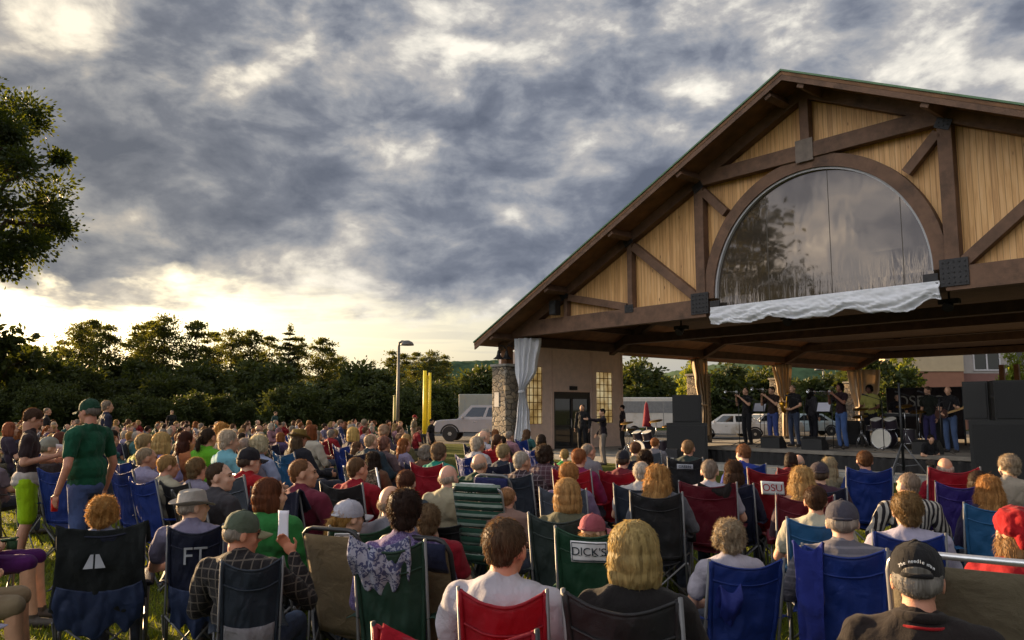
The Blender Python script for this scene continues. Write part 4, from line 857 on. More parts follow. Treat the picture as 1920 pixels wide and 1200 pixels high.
# ---- hats, in head coordinates
def cap_meshes():
    k = MB(); prof = [(.0865, -.004), (.088, .012), (.086, .035), (.079, .062), (.062, .087), (.036, .103), (.009, .109), (.0095, .114), (.001, .117)]
    k.lathe(prof, (0, 0, 0), 28)
    for i in range(len(k.v)): x, y, z = k.v[i]; k.v[i] = (x * .98, y * 1.14 - .010, z + .006 * max(0, -y / .1))
    for a in range(6): 
        an = a * math.pi / 3; k.tube([(math.cos(an) * r * .985, math.sin(an) * r * 1.145 - .010, z + .0012) for r, z in prof[1:7]], .0013, 4)
    dome = k.mesh('cap', [fabric('#333333')], math.radians(50))
    k = MB(); k.grid(16, 6, lambda u, v: ((u - .5) * .148 * (1 - .22 * v * v) * 1.0, .070 + .01 + (.078 * math.sqrt(max(0, 1 - (2 * u - 1) ** 2 * .86)) * v) + .022 * (1 - (2 * u - 1) ** 2) - .006, .004 - .016 * v - .055 * (u - .5) ** 2 * 4 * .55))
    vis = k.mesh('visor', [fabric('#333333')], True, .0035)
    k = MB(); k.tube([(math.sin(a) * .0905 * .98, -math.cos(a) * .0905 * 1.14 - .0105, .013 + .006 * 0) for a in [(-.5 + i / 10) * 1.1 for i in range(11)]], .008, 6); strap = k.mesh('strap', [fabric('#333333')], True)
    return dome, vis, strap
CAPD, CAPV, CAPS = cap_meshes()
def fedora_meshes():
    k = MB(); k.lathe([(.088, .0), (.087, .03), (.082, .075), (.076, .098), (.062, .104), (.03, .094), (.002, .090)], (0, 0, 0), 30)
    for i in range(len(k.v)): x, y, z = k.v[i]; k.v[i] = (x * (1 - .16 * max(0, y / .09) * (z / .1)), y * 1.15 - .01, z - .02 * math.exp(-(x / .03) ** 2) * (z > .09))
    k.lathe([(.086, .002), (.12, -.004), (.137, -.001), (.138, .003), (.12, .001), (.086, .008)], (0, 0, 0), 34)
    for i in range(7 * 30, len(k.v)): x, y, z = k.v[i]; r = math.hypot(x, y); k.v[i] = (x, y * 1.13 - .01, z + (.03 * (x / .13) ** 2 - .02 * (y / .13)) * (r > .1))
    crown = k.mesh('hat', [fabric('#c9c4bc')], math.radians(50)); k = MB(); k.lathe([(.0895, .006), (.0892, .03), (.0875, .031), (.0875, .006)], (0, 0, 0), 30)
    for i in range(len(k.v)): x, y, z = k.v[i]; k.v[i] = (x, y * 1.15 - .01, z)
    return crown, k.mesh('hat_band', [fabric('#b8b0a6')], True)
FEDC, FEDB = fedora_meshes()
def bandana_mesh():
    mb = MB(); mb.ell((0, -.02, .045), (.096, .104, .078)); mb.ell((-.03, -.10, .01), (.04, .03, .03)); mb.ell((.0, -.12, -.02), (.02, .02, .05)); mb.ell((.05, .0, .07), (.06, .07, .05)); return blob(mb, 'head_scarf', .008, 2, .012, 26, 4.0, [fabric('#c01822')])
SCARF = bandana_mesh()
# ---- body prototypes
PROTO = {}
def proto(key, pose, vox=.010, belly=1.0, parts=('short', 'long')):
    d = {'pose': pose, 'body': body_mesh(pose, 'person', vox), 'long_t': trouser_mesh(pose, 'trousers'), 'short_t': trouser_mesh(pose, 'shorts', .4) if key in ('man', 'woman') else None}
    for s in parts: d[s] = shirt_mesh(pose, 'shirt', s, vox * 1.05, belly=belly)
    PROTO[key] = d
proto('man', seated('rest', 0, 0, 1.06), belly=1.1)
proto('woman', seated('lap', 0, 0, .92, 0, True))
proto('man_r', seated('lap', -22, 0, 1.04), belly=1.1)
proto('woman_r', seated('rest', -20, -4, .92, 0, True))
proto('man_p', seated('rest', -50, 3, 1.04)); proto('woman_p', seated('lap', -50, 0, .92, 0, True)); proto('man_l', seated('rest', 32, 4, 1.05))
proto('lean', seated('lap', -18, -10, 1.0, .45))
proto('woman_l', seated('lap', 28, -4, .92, 0, True))
proto('stand', standing('down', -12), parts=('short', 'long'))
if not LITE:
    proto('mouth', seated('mouth', -58, -6, 1.08), .007, 1.1, ('long',)); proto('horn', standing('horn', 0, 4), parts=('short',)); proto('sax', standing('sax', 8), parts=('short',)); proto('guitar', standing('guitar', 20, -18), parts=('short',)); proto('point', standing('point', 15), parts=('long',)); proto('keys', standing('keys', 0, -15), parts=('short',))
    proto('walk', standing('down', 6, -6, 1.12, False, .07), .007, 1.25, ('short',)); proto('reader', standing('paper', 12, -22, .86), .007, 1.0, ('short',))
EYE = simple('eye_dark', '#1b1512', .2, .1)
def eyes(o, p):
    M = head_rot(p)
    for s in (-1, 1): k = MB(); k.ell(p.head + M @ V(s * .031, .083, .006), (.011, .006, .0055), M, 8, 6); k.build('eye', EYE, o, True)
    for s in (-1, 1):
        k = MB(); k.beam(p.head + M @ V(s * .016, .094, .028), p.head + M @ V(s * .05, .080, .026), .006, .008, M @ V(0, 1, 0))
        k.build('eyebrow', hair_mat('#6b5a48'), o)
def person(key, label, loc, rz, hair='short', hcol='#6b5a48', shirt='#888888', sleeve='short', trou='#3d4354', skn='#c89a7e', hat=None, sc=1.0, group=None, near=True, eye=False, fab='plain', fab2=None, short=False):
    P_ = PROTO.get(key) or PROTO['man']; p = P_['pose']
    if sleeve not in P_: sleeve = [s for s in ('short', 'long', 'none') if s in P_][0]
    o = link('person', P_['body'], None, loc, rz); wv_ = rnd.uniform(.95, 1.08); o.scale = (sc * wv_, sc * rnd.uniform(.97, 1.06), sc); setmat(o, skin(skn), 0); setmat(o, SHOE, 1); tag(o, label, 'person', group)
    s = link('shirt' if sleeve != 'long' else 'top', P_[sleeve], o); setmat(s, fabric(shirt, fab, fab2))
    if trou: q = link('shorts' if short else 'trousers', P_['short_t' if short else 'long_t'], o); setmat(q, fabric(trou))
    hr = head_rot(p).to_euler(); hm = HAIR if near else HAIRF
    fs = .96 if p.female else 1.0
    if hair: q = link('hair', hm[hair], o, p.head); q.rotation_euler = hr; q.scale = (fs,) * 3; setmat(q, hair_mat(hcol))
    if hat:
        ty, hc = hat[0], hat[1]; hc2 = hat[2] if len(hat) > 2 else hc
        q = link({'cap': 'cap', 'fedora': 'hat', 'scarf': 'head_scarf'}[ty], {'cap': CAPD, 'fedora': FEDC, 'scarf': SCARF}[ty], o, p.head + head_rot(p) @ V(0, 0, .018 if ty != 'scarf' else .012)); q.rotation_euler = hr; setmat(q, fabric(hc)); q.rotation_mode = 'XYZ'
        if ty == 'cap': v_ = link('visor', CAPV, q); setmat(v_, fabric(hc2)); setmat(link('strap', CAPS, q), fabric(hc2))
        if ty == 'fedora': setmat(link('hat_band', FEDB, q), fabric(hc2))
        o['_hat'] = q.name
    if eye: eyes(o, p)
    return o
# ------------------------------------------------------------------ folding chairs (origin on the ground under the seat, sitter faces +y)
TUBEG = simple('grey_steel_tube', '#5c5d60', .5, .15, 10, .05, metal=.2); TUBEB = simple('black_steel_tube', '#222326', .5, .2, 10, .05, metal=.3); ALU = simple('aluminium_tube', '#c2c4c8', .3, .1, 10, .05, metal=.8)
def chair_back(w_, top, dip, u, v):
    a = (u - .5) * 2; return (a * w_ / 2 * (.88 + .12 * v), -.235 - .15 * v - .045 * (1 - a * a) * (1 - .3 * v) + .016 * mnoise.noise((u * 4 + v * 3, v * 3 - u * 2, 1.7)) + .006 * mnoise.noise((u * 12 - v * 6, v * 7, 4.7)), .45 + (top - .45 - dip * (1 - a * a)) * v)
DIMS = {'std': (.42, 1.03, .052), 'wide': (.50, 1.05, .045), 'low': (.42, .76, .03), 'slim': (.38, 1.03, .048)}
def chair_meshes(w_, top, dip):
    d = {}; hw = w_ / 2
    def back(u, v):      # v 0 bottom .. 1 top
        return chair_back(w_, top, dip, u, v)
    mb = MB(); mb.grid(30, 24, back)
    mb.tube([back(i / 24, 1.0) for i in range(25)], .007, 6); mb.tube([back(i / 16, .06) for i in range(17)], .006, 6)
    for e_ in (0.0, 1.0): mb.tube([back(e_, i / 12) for i in range(13)], .0135, 7)
    mb.tube([Vector(back(i / 16, .80)) + Vector((0, -.004, 0)) for i in range(17)], .0025, 4)
    d['backrest'] = mb.mesh('backrest', [fabric('#1f3f9f', 'nylon')], True, .006)
    mb = MB(); mb.grid(12, 12, lambda u, v: ((u - .5) * w_ * .95, -.24 + .50 * v, .455 - .055 * (1 - (2 * u - 1) ** 2) * (1 - .5 * v) + .03 * v)); d['seat'] = mb.mesh('seat', [fabric('#1f3f9f', 'nylon')], True, .006)
    for s, nm in ((-1, 'l'), (1, 'r')):
        mb = MB(); mb.grid(4, 10, lambda u, v: (s * (hw + .035) + (u - .5) * .075, -.30 + .58 * v, .655 - .02 * math.sin(math.pi * v) + .012 * (1 - abs(2 * u - 1)))); mb.lathe([(.038, -.10), (.042, .0), (.036, .0), (.034, -.095)], (s * (hw + .035), .24, .64), 12)
        d['arm' + nm] = mb.mesh('armrest', [fabric('#1f3f9f', 'nylon')], True, .005)
        mb = MB(); mb.tube([(s * (hw + .012), -.02, .05), (s * (hw + .012), -.24, .45), (s * (hw + .008), -.39, top + .012)], .0088, 7); d['post' + nm] = mb.mesh('back_post', [TUBEG], True)
    R_, T_ = hw + .03, .435
    legs = {'legb': ((-R_, -.29, .01), (R_ - .02, -.255, T_)), 'legb2': ((R_, -.29, .01), (-R_ + .02, -.265, T_)), 'legf': ((-R_, .27, .01), (R_ - .02, .26, T_)), 'legf2': ((R_, .28, .01), (-R_ + .02, .27, T_)),
            'legs': ((-R_, -.30, .012), (-R_ + .01, .27, T_)), 'legs2': ((-R_ - .012, .28, .012), (-R_ + .0, -.25, T_)), 'legs3': ((R_, -.30, .012), (R_ - .01, .27, T_)), 'legs4': ((R_ + .012, .28, .012), (R_, -.25, T_))}
    for k_, (a, b) in legs.items():
        mb = MB(); mb.tube([a, b], .009, 6); mb.box((a[0], a[1], .012), (.035, .03, .022)); d[k_] = mb.mesh('leg', [TUBEG], True)
    for s, nm in ((-1, 'l'), (1, 'r')):
        mb = MB(); mb.tube([(s * (hw + .035), .27, .012), (s * (hw + .035), .265, .645)], .0095, 7); d['front' + nm] = mb.mesh('front_post', [TUBEG], True)
    return d
CH = {k_: chair_meshes(*v_) for k_, v_ in DIMS.items()}
FULL = ('backrest', 'seat', 'arml', 'armr', 'postl', 'postr', 'frontl', 'frontr', 'legb', 'legb2', 'legf', 'legf2', 'legs', 'legs2', 'legs3', 'legs4')
def camp_chair(label, loc, rz, col, tube='g', kind='std', sc=1.0, lod=0, group='folding camp chairs on the lawn', fab='nylon', fab2=None, seatcol=None, chw=1.0):
    o = thing('camp_chair', label, 'chair', loc, rz, group); o.scale = (sc * chw, sc, sc); o['_k'] = kind; d = CH[kind]; T = {'g': TUBEG, 'b': TUBEB, 'a': ALU}[tube]
    for k in (FULL if lod == 0 else ('backrest', 'seat', 'postl', 'postr', 'arml', 'armr', 'legb', 'legb2') if lod == 1 else ('backrest', 'seat', 'postl', 'postr')):
        c = link(d[k].name.split('.')[0], d[k], o); setmat(c, (fabric(col if k == 'backrest' or not seatcol else seatcol, fab, fab2) if k in ('backrest',) else fabric(seatcol or col, 'nylon')) if k in ('backrest', 'seat', 'arml', 'armr') else T)
    return o
def lawn_chair(label, loc, rz, col, col2=None, tube='a', w_=.58, top=.95, web=True, sc=1.0, tilt=.30, headz=0):
    """aluminium lawn chair: bent tube loop with webbing or a fabric panel"""
    o = thing('lawn_chair', label, 'chair', loc, rz, 'folding lawn chairs'); o.scale = (sc,) * 3; T = {'g': TUBEG, 'b': TUBEB, 'a': ALU}[tube]; hw = w_ / 2
    def bp(z): return -.22 - tilt * (z - .42)
    k = MB(); r = .07; path = [(-hw, bp(.40), .40), (-hw, bp(top - r), top - r)] + [(-hw + r - r * math.cos(a), bp(top), top - r + r * math.sin(a)) for a in (.5, 1.0, 1.57)] + [(hw - r + r * math.cos(a), bp(top), top - r + r * math.sin(a)) for a in (1.57, 1.0, .5)] + [(hw, bp(top - r), top - r), (hw, bp(.40), .40)]
    k.tube(path, .0135, 8); k.build('back_frame', T, o, True)
    k = MB(); k.tube([(-hw, bp(.4), .40), (-hw, .26, .42), (hw, .26, .42), (hw, bp(.4), .40)], .0135, 8); k.build('seat_frame', T, o, True)
    if web:
        k = MB(); nb = 9
        for i in range(nb):
            z0 = .44 + (top - .50) * i / (nb - 1) ; k.grid(10, 2, lambda u, v: ((u - .5) * w_ * 1.02, bp(z0 + v * .05) - .018 + .02 * (1 - (2 * u - 1) ** 2) * -1, z0 + v * (top - .50) / (nb - 1) * .9))
        k.build('back_webbing', fabric(col, 'band', col2) if col2 else fabric(col), o, True, .004)
        k = MB(); 
        for i in range(6): k.grid(8, 2, lambda u, v: ((u - .5) * w_ * 1.02, -.18 + .075 * i + .055 * v, .425 - .02 * (1 - (2 * u - 1) ** 2)))
        k.build('seat_webbing', fabric(col), o, True, .004)
    else:
        k = MB(); k.grid(16, 14, lambda u, v: ((u - .5) * w_ * .97, bp(.42 + (top - .46) * v) - .02 - .02 * (1 - (2 * u - 1) ** 2), .42 + (top - .455) * v)); k.build('backrest', fabric(col), o, True, .006)
        k = MB(); k.grid(8, 8, lambda u, v: ((u - .5) * w_ * .97, -.2 + .45 * v, .42 - .03 * (1 - (2 * u - 1) ** 2))); k.build('seat', fabric(col), o, True, .006)
        if col2: k = MB(); k.grid(16, 5, lambda u, v: ((u - .5) * w_ * .96, bp(top - .16 + .14 * v) - .03 - .02 * math.sin(3.14 * v), top - .17 + .15 * v)); k.build('head_pad', fabric(col2), o, True, .012)
    for s in (-1, 1):
        k = MB(); k.tube([(s * hw, bp(.66), .66), (s * (hw + .02), -.1, .66), (s * (hw + .02), .26, .65)], [.014, .02, .02], 8); k.build('armrest', T if web else TUBEB, o, True)
        k = MB(); k.tube([(s * (hw + .02), .25, .645), (s * (hw + .01), -.26, .01)], .0125, 7); k.build('leg', T, o, True); k = MB(); k.tube([(s * (hw - .0), -.2, .40), (s * (hw + .02), .30, .01)], .0125, 7); k.build('leg', T, o, True)
    return o
# ------------------------------------------------------------------ the audience
STAGE = pv(-1.0, 3.0)
SKINS = ['#c79a80', '#d2a58c', '#b98a70', '#c48f78', '#caa08a']
used = []
def face_rz(x, y, yaw=0): return math.atan2(-(STAGE.x - x), STAGE.y - y) + R(yaw)
def seat(px, yt, Y, key='man', yaw=0, label='', ch=None, chlab=None, chkind='std', tube='g', lod=None, chyaw=0, chsc=None, zoff=0.0, scl=None, chw=1.0, **k):
    """a person in a seat: head top at pixel px, yt and distance Y"""
    ht = at(px, yt, Y); p = PROTO.get(key, PROTO['man'])['pose']; top = p.head.z + .118 + (.012 if not k.get('hat') else .03)
    sc = scl or min(1.22, max(.62, ht.z / top)); rz = (-.5 * math.atan2(ht.x, ht.y) if Y < 5.9 else 0) + face_rz(ht.x, ht.y, 0) * (.30 if Y < 5.9 else .6 if Y < 7.5 else .72) + R(yaw)
    off = Matrix.Rotation(rz, 3, 'Z') @ Vector((p.head.x, p.head.y, 0)) * sc; loc = Vector((ht.x, ht.y, 0)) - off; loc.z = (ht.z - top * sc) if (scl) else 0.0
    if scl and loc.z > 0: loc.z = 0
    used.append((loc.x, loc.y)); k.setdefault('skn', SKINS[len(used) % 5]); k.setdefault('group', 'audience seated on the lawn')
    o = person(key, label, loc, rz, sc=sc, near=Y < 10.5, **k)
    c = None
    if ch: c = camp_chair(chlab or label, (loc.x, loc.y, 0), rz + R(chyaw), ch, tube, ('slim' if Y < 6.0 and chkind == 'std' else chkind), chsc or min(1.08, sc), lod if lod is not None else (0 if Y < 8 else 1 if Y < 11 else 2), chw=chw)
    return o, c
CN = {'#1d3f9c': 'blue', '#16378a': 'royal blue', '#1c2340': 'navy', '#8e1226': 'dark red', '#b5142e': 'red', '#1f4d35': 'dark green', '#2a2a2e': 'black', '#6b1228': 'maroon', '#2c6fa8': 'teal blue', '#3b2a86': 'purple', '#33413f': 'grey green', '#2f3a4a': 'slate grey', '#24463a': 'bottle green', '#58606e': 'grey', '#5fae55': 'lime green'}
def chl(col, lab): return ' '.join(('%s camp chair of the %s' % (CN.get(col, 'coloured'), lab)).split()[:16])
S = []     # rows: px, yt, Y, key, yaw, short label, chair colour, options
def row(px, yt, Y, key, yaw, lab, ch=None, **k): S.append((px, yt, Y, key, yaw, lab, ch, k))
BLU, NAV, RED, GRN, BLK, MAR = '#1d3f9c', '#1c2340', '#b5142e', '#1f4d35', '#2a2a2e', '#6b1228'
# nearest rows
row(1715, 1002, 2.72, 'man', -7, 'man in black lettered cap and brown polo shirt', None, hair='under', hcol='#8f8a84', shirt='#241d1d', skn='#c98f76', hat=('cap', '#1b1a1d'))
row(1190, 968, 3.05, 'woman', -8, 'woman with smooth blonde bob in black jacket', BLK, hair='bob', hcol='#b09a5c', shirt='#1a1718', sleeve='long')
row(948, 965, 3.2, 'man', -14, 'balding brown haired man in white tee', RED, hair='short', hcol='#5d4630', shirt='#c9c6d2', skn='#c48a70', chyaw=14, chw=.80)
row(760, 912, 4.2, 'woman', 6, 'woman with short dark hair in purple top', '#24463a', hair='puff', hcol='#32211a', shirt='#5c4a80', sleeve='long', fab='speckle', fab2='#8d80ac', chyaw=-6, chw=.86)
row(457, 950, 4.2, 'mouth', -4, 'man in olive cap and plaid shirt holding hand to mouth', '#2f3a4a', hair='under', hcol='#a39a8e', shirt='#221f22', sleeve='long', fab='plaid', fab2='#6f665e', hat=('cap', '#566152', '#8d8a6c'), eye=True, trou='#4a5a78', skn='#c28468', chyaw=24, chw=.78)
row(365, 910, 5.3, 'man_p', 0, 'man in pale grey fedora and lavender shirt', NAV, hair='under', hcol='#b1a79b', shirt='#8b86a4', hat=('fedora', '#bdb7b2', '#aca59f'), eye=True, chyaw=18, chw=.88)
row(197, 927, 5.2, 'woman', 10, 'woman with curly golden hair in pale blouse', NAV, hair='curly', hcol='#b5853c', shirt='#9fa6c4', chkind='wide', chyaw=10)
row(1365, 970, 4.6, 'woman', 14, 'woman with curly grey blonde hair in low blue chair', BLU, hair='curly', hcol='#9a8a70', shirt='#c2bdcc', chyaw=6, skn='#c99b82', chw=1.22)
row(1577, 930, 4.4, 'man', -4, 'man in faded navy cap and striped grey shirt', BLU, hair='under', hcol='#a89c90', shirt='#67656f', sleeve='long', fab='hstripe', fab2='#8d8a94', hat=('cap', '#464450'), chw=1.06)
row(1113, 952, 4.9, 'woman_p', -6, 'child in pink cap in green lettered chair', GRN, hair='underlong', hcol='#a98350', shirt='#37523f', hat=('cap', '#b05a66', '#c4737c'), scl=.86, chsc=1.0, chyaw=4)
row(657, 914, 5.0, 'woman_p', 4, 'girl in white cap with golden ponytail', GRN, hair='pony', hcol='#b88b3e', shirt='#2f4c3c', hat=('cap', '#c6c6d6', '#cfcfd8'), scl=.92, chsc=1.0, chyaw=20, eye=True)
row(1905, 942, 3.7, 'woman_l', -34, 'woman in red head scarf and red top', None, hair='underlong', hcol='#a07c4e', shirt='#a8101e', sleeve='long', hat=('scarf', '#b3101c'))
row(1528, 907, 5.6, 'man', -4, 'young man with short brown hair in cream shirt', '#2c6fa8', hair='short', hcol='#4a2f1e', shirt='#c9c3ae')
row(1697, 920, 4.9, 'man', 6, 'man with short sandy hair in white shirt', BLU, hair='puff', hcol='#7d6238', shirt='#b9b4cc', chyaw=-8)
row(1065, 892, 5.4, 'woman', -8, 'woman with golden bob in olive jacket', '#33413f', hair='bob', hcol='#b88f50', shirt='#5b5a48', sleeve='long')
row(510, 892, 5.4, 'woman_p', -6, 'woman with auburn bob in green shawl', None, hair='bob', hcol='#6b3a1c', shirt='#2f7a3c', sleeve='long', eye=True)
row(570, 857, 6.5, 'man_p', -8, 'ginger man gazing right in maroon sweatshirt', NAV, hair='crop', hcol='#7d5430', shirt='#6a2238', sleeve='long', eye=True)
row(672, 854, 7.4, 'man_r', 0, 'man with cropped brown hair in red hooded top', BLK, hair='crop', hcol='#6f5235', shirt='#8e1226', sleeve='long', eye=True)
row(415, 863, 6.4, 'man_p', -16, 'young man with cropped dark hair in charcoal shirt', BLK, hair='crop', hcol='#4b3826', shirt='#3c3a40', sleeve='long', eye=True)
row(735, 905, 5.2, 'man_r', 0, 'bald man behind the dark haired woman', None, hair='bald', hcol='#9c8a78', shirt='#7c7c88')
row(803, 922, 5.0, 'man', 10, 'child with light brown hair in red shirt', None, hair='puff', hcol='#755c3e', shirt='#8e1226', scl=.9)
row(842, 868, 7.0, 'man_r', 6, 'bald pink headed man in cream shirt', None, hair='bald', hcol='#b8a898', shirt='#b9b197', skn='#cf9c88')
row(952, 907, 6.6, 'woman', 4, 'person slumped low in webbed green chair', None, hair='thin', hcol='#a87a4e', shirt='#8b6f66', scl=.88)
row(1235, 868, 6.9, 'woman_r', 0, 'woman with wavy blonde hair in grey cardigan', '#2a2a2e', hair='wavy', hcol='#b98a44', shirt='#5d5f68', sleeve='long')
row(1203, 860, 7.6, 'man', 0, 'white haired man in white shirt', '#2f3a4a', hair='thin', hcol='#c2bbb0', shirt='#c6c4c6')
row(1330, 858, 7.5, 'man', 0, 'grey haired man in white shirt on maroon chair', MAR, hair='crop', hcol='#8f8072', shirt='#b9b6c6', chkind='wide')
row(1376, 859, 7.8, 'woman', -6, 'woman with long dark hair in navy top', NAV, hair='long', hcol='#4d3423', shirt='#26243c', sleeve='long')
row(1502, 870, 6.6, 'woman', -2, 'woman with long blonde hair on maroon chair', MAR, hair='wavy', hcol='#b69355', shirt='#44303a', sleeve='long')
row(1700, 882, 6.6, 'man_l', 0, 'bald grey man in black and white striped shirt', None, hair='crop', hcol='#8c7a6a', shirt='#c8c4bd', sleeve='long', fab='stripe', fab2='#28262c')
row(1852, 887, 6.3, 'woman', -12, 'woman with long wavy ginger hair in navy jacket', '#2c6fa8', hair='wavy', hcol='#b07b38', shirt='#2a2440', sleeve='long')
row(1888, 850, 7.8, 'woman_l', -10, 'woman with frosted short hair in beige jacket', None, hair='puff', hcol='#a5947c', shirt='#b0a596', sleeve='long')
row(1770, 853, 8.3, 'man', 0, 'white haired man low in red chair', RED, hair='bald', hcol='#c4b8ae', shirt='#8e1226', scl=.98, chsc=1.1)
row(1620, 842, 8.8, 'woman', 0, 'brown haired woman in tall blue chair', '#16378a', hair='short', hcol='#6a4424', shirt='#2b3d78', scl=1.04, chsc=1.06)
row(1535, 862, 7.6, 'man', 0, 'man in dark cap behind the long blonde woman', NAV, hair='under', hcol='#5d4a3a', shirt='#3d2434', hat=('cap', '#3d343c'))
row(1553, 854, 9.0, 'woman', 4, 'woman with pale straight hair near the stage', None, hair='long', hcol='#a99a78', shirt='#86806c')
row(1392, 830, 9.6, 'woman_l', 10, 'woman with short brown hair in bright blue jacket', BLU, hair='short', hcol='#8a5a34', shirt='#2a3f9a', sleeve='long')
row(1833, 880, 7.2, 'woman_l', -40, 'dark haired woman beside the purple chair', '#3b2a86', hair='bob', hcol='#3f2d22', shirt='#3a3440')
row(1290, 822, 10.6, 'man', 0, 'man with cropped grey hair in front of left loudspeaker', BLK, hair='crop', hcol='#8a6c48', shirt='#2c3a3a')
row(1168, 840, 9.3, 'man', 0, 'man in black cap on bright red chair', RED, hair='under', hcol='#4f4034', shirt='#6b1f2c', hat=('cap', '#20202a'))
row(1086, 838, 9.0, 'woman', 0, 'woman with auburn cropped hair in magenta top', RED, hair='short', hcol='#9a5f30', shirt='#7a1f4e', sleeve='long')
row(1068, 865, 7.3, 'woman', 0, 'woman with orange blonde hair in lilac blouse', '#58606e', hair='puff', hcol='#b3803f', shirt='#7d6b8f', sleeve='long')
row(980, 843, 8.5, 'man_r', 0, 'silver haired man in dark plaid shirt', '#2f3a4a', hair='crop', hcol='#b0aba0', shirt='#3a2c34', sleeve='long', fab='plaid', fab2='#8c8088')
row(945, 830, 10.0, 'man', 0, 'man with blond grey hair before the white curtain', NAV, hair='short', hcol='#a8966c', shirt='#2c3444')
row(1022, 832, 9.6, 'woman', 0, 'person with bushy dark brown hair in plaid', None, hair='curly', hcol='#3d3026', shirt='#57404a', sleeve='long', fab='plaid', fab2='#8c8088')
row(900, 847, 8.4, 'man', 0, 'bald man in dark green lettered sweatshirt', GRN, hair='bald', hcol='#a59384', shirt='#1d3a2c', sleeve='long')
row(908, 805, 14.0, 'man_r', 0, 'bald man in white shirt below the stone pier', NAV, hair='bald', hcol='#b5a494', shirt='#c4c0cc')
row(933, 811, 13.2, 'woman', 0, 'woman with brown ponytail in red near the pier', RED, hair='pony', hcol='#5c4230', shirt='#a03a44')
row(825, 828, 9.6, 'woman', 0, 'woman with grey brown hair in teal shirt', RED, hair='puff', hcol='#7d6a54', shirt='#1f8a78')
row(763, 877, 6.6, 'woman', 10, 'woman with reddish brown hair beside pink hat', None, hair='short', hcol='#5e3726', shirt='#39434c')
row(787, 893, 5.9, 'woman_r', 0, 'child in pink hat beside the bald man', None, hair='underlong', hcol='#7d5c3c', shirt='#5c3040', hat=('cap', '#a488b0', '#c9a3c0'), scl=.72)
row(470, 834, 7.6, 'man_r', 0, 'man in black cap and red shirt', '#58606e', hair='under', hcol='#5a4a3c', shirt='#a80f1c', hat=('cap', '#26242a'))
row(278, 836, 8.6, 'man_r', -4, 'grey haired man in pale lilac shirt on blue chair', BLU, hair='crop', hcol='#a2937a', shirt='#a6a1c2', eye=True)
row(318, 850, 7.9, 'woman_r', -4, 'woman with cropped golden hair in cream cardigan', BLU, hair='short', hcol='#b08c52', shirt='#bdb6a0', sleeve='long')
row(372, 857, 7.9, 'man', 0, 'boy with rounded light brown hair in grey top', BLK, hair='puff', hcol='#846c46', shirt='#8f8aa2')
row(275, 811, 9.8, 'man', 0, 'older man with fair grey hair and yellow collar', BLU, hair='short', hcol='#a89468', shirt='#b9bd4e')
row(308, 808, 9.6, 'woman', 0, 'woman with pale blonde bob in lavender shirt', NAV, hair='bob', hcol='#c4a864', shirt='#8f88b8')
row(392, 799, 10.4, 'woman', 8, 'woman with dark hair in lime green shirt', None, hair='pony', hcol='#3c2f22', shirt='#6cc02c')
row(352, 806, 10.6, 'woman_r', 0, 'woman with dark red hair in orange top', BLU, hair='long', hcol='#4a2418', shirt='#b27048')
row(418, 790, 13.5, 'woman', 0, 'woman with long golden hair behind lime shirt', None, hair='wavy', hcol='#bd8a34', shirt='#5d4c58')
row(432, 804, 9.6, 'woman_r', 0, 'white haired woman in pale turquoise shirt', None, hair='puff', hcol='#c8bfae', shirt='#7fc0d2')
row(463, 818, 9.9, 'man', 0, 'grey haired man beside the white haired woman', NAV, hair='crop', hcol='#a29a94', shirt='#8a8594')
row(489, 814, 9.9, 'woman', 0, 'woman with fluffy white hair in sky blue top', '#2c6fa8', hair='curly', hcol='#cfc7a8', shirt='#a8b4d8')
row(562, 800, 11.5, 'woman_r', 0, 'woman in wide brown hat and dark top', '#2c6fa8', hair='long', hcol='#5c4a34', shirt='#23242e', sleeve='long', hat=('fedora', '#86703c', '#4c4028'))
row(585, 795, 13.6, 'woman', 6, 'auburn woman in loose white shirt', None, hair='bob', hcol='#8a4a1c', shirt='#c9c2b4', sleeve='long')
row(665, 799, 13.8, 'woman', 0, 'woman with yellow blonde hair and lilac scarf', BLU, hair='bob', hcol='#c9ae5c', shirt='#2b2838')
row(697, 810, 11.6, 'man', 0, 'round headed fair man in dark jacket', NAV, hair='thin', hcol='#b59c7a', shirt='#2c3c48', sleeve='long')
row(722, 816, 11.8, 'woman', 0, 'woman with pinkish short hair', None, hair='puff', hcol='#8c6458', shirt='#6a5a60')
row(722, 795, 17.0, 'woman', 0, 'woman with fluffy beige hair beneath the lamp post', NAV, hair='curly', hcol='#b59a80', shirt='#544a5c')
row(95, 815, 9.6, 'man_r', 0, 'man in grey beanie behind the standing boy', BLK, hair='under', hcol='#8f8a80', shirt='#3a3138', hat=('cap', '#8f9088'))
row(118, 808, 12.0, 'woman', 0, 'woman with reddish brown hair in black', BLU, hair='bob', hcol='#6c3a28', shirt='#2b2024')
row(22, 790, 15.0, 'woman', 0, 'woman with orange hair at the left edge', None, hair='bob', hcol='#a8603a', shirt='#3a3040')
row(-10, 842, 10.4, 'man', 20, 'woman with frizzy pale hair at far left edge', None, hair='curly', hcol='#b8ad88', shirt='#6d6270')
row(1482, 846, 10.8, 'woman', 4, 'woman with dark brown hair against the stage skirt', '#8e1226', hair='bob', hcol='#37261f', shirt='#702028')
row(1497, 850, 11.0, 'man', 0, 'bald man in front of the black stage skirt', None, hair='bald', hcol='#b3a294', shirt='#4c3a42')
row(1210, 842, 9.8, 'woman', 0, 'woman with dark curls in olive shirt', None, hair='curly', hcol='#3a2a20', shirt='#6b6a24')
row(1192, 826, 11.4, 'woman', 0, 'chestnut haired woman behind the black cap', NAV, hair='short', hcol='#6b4830', shirt='#77705f')
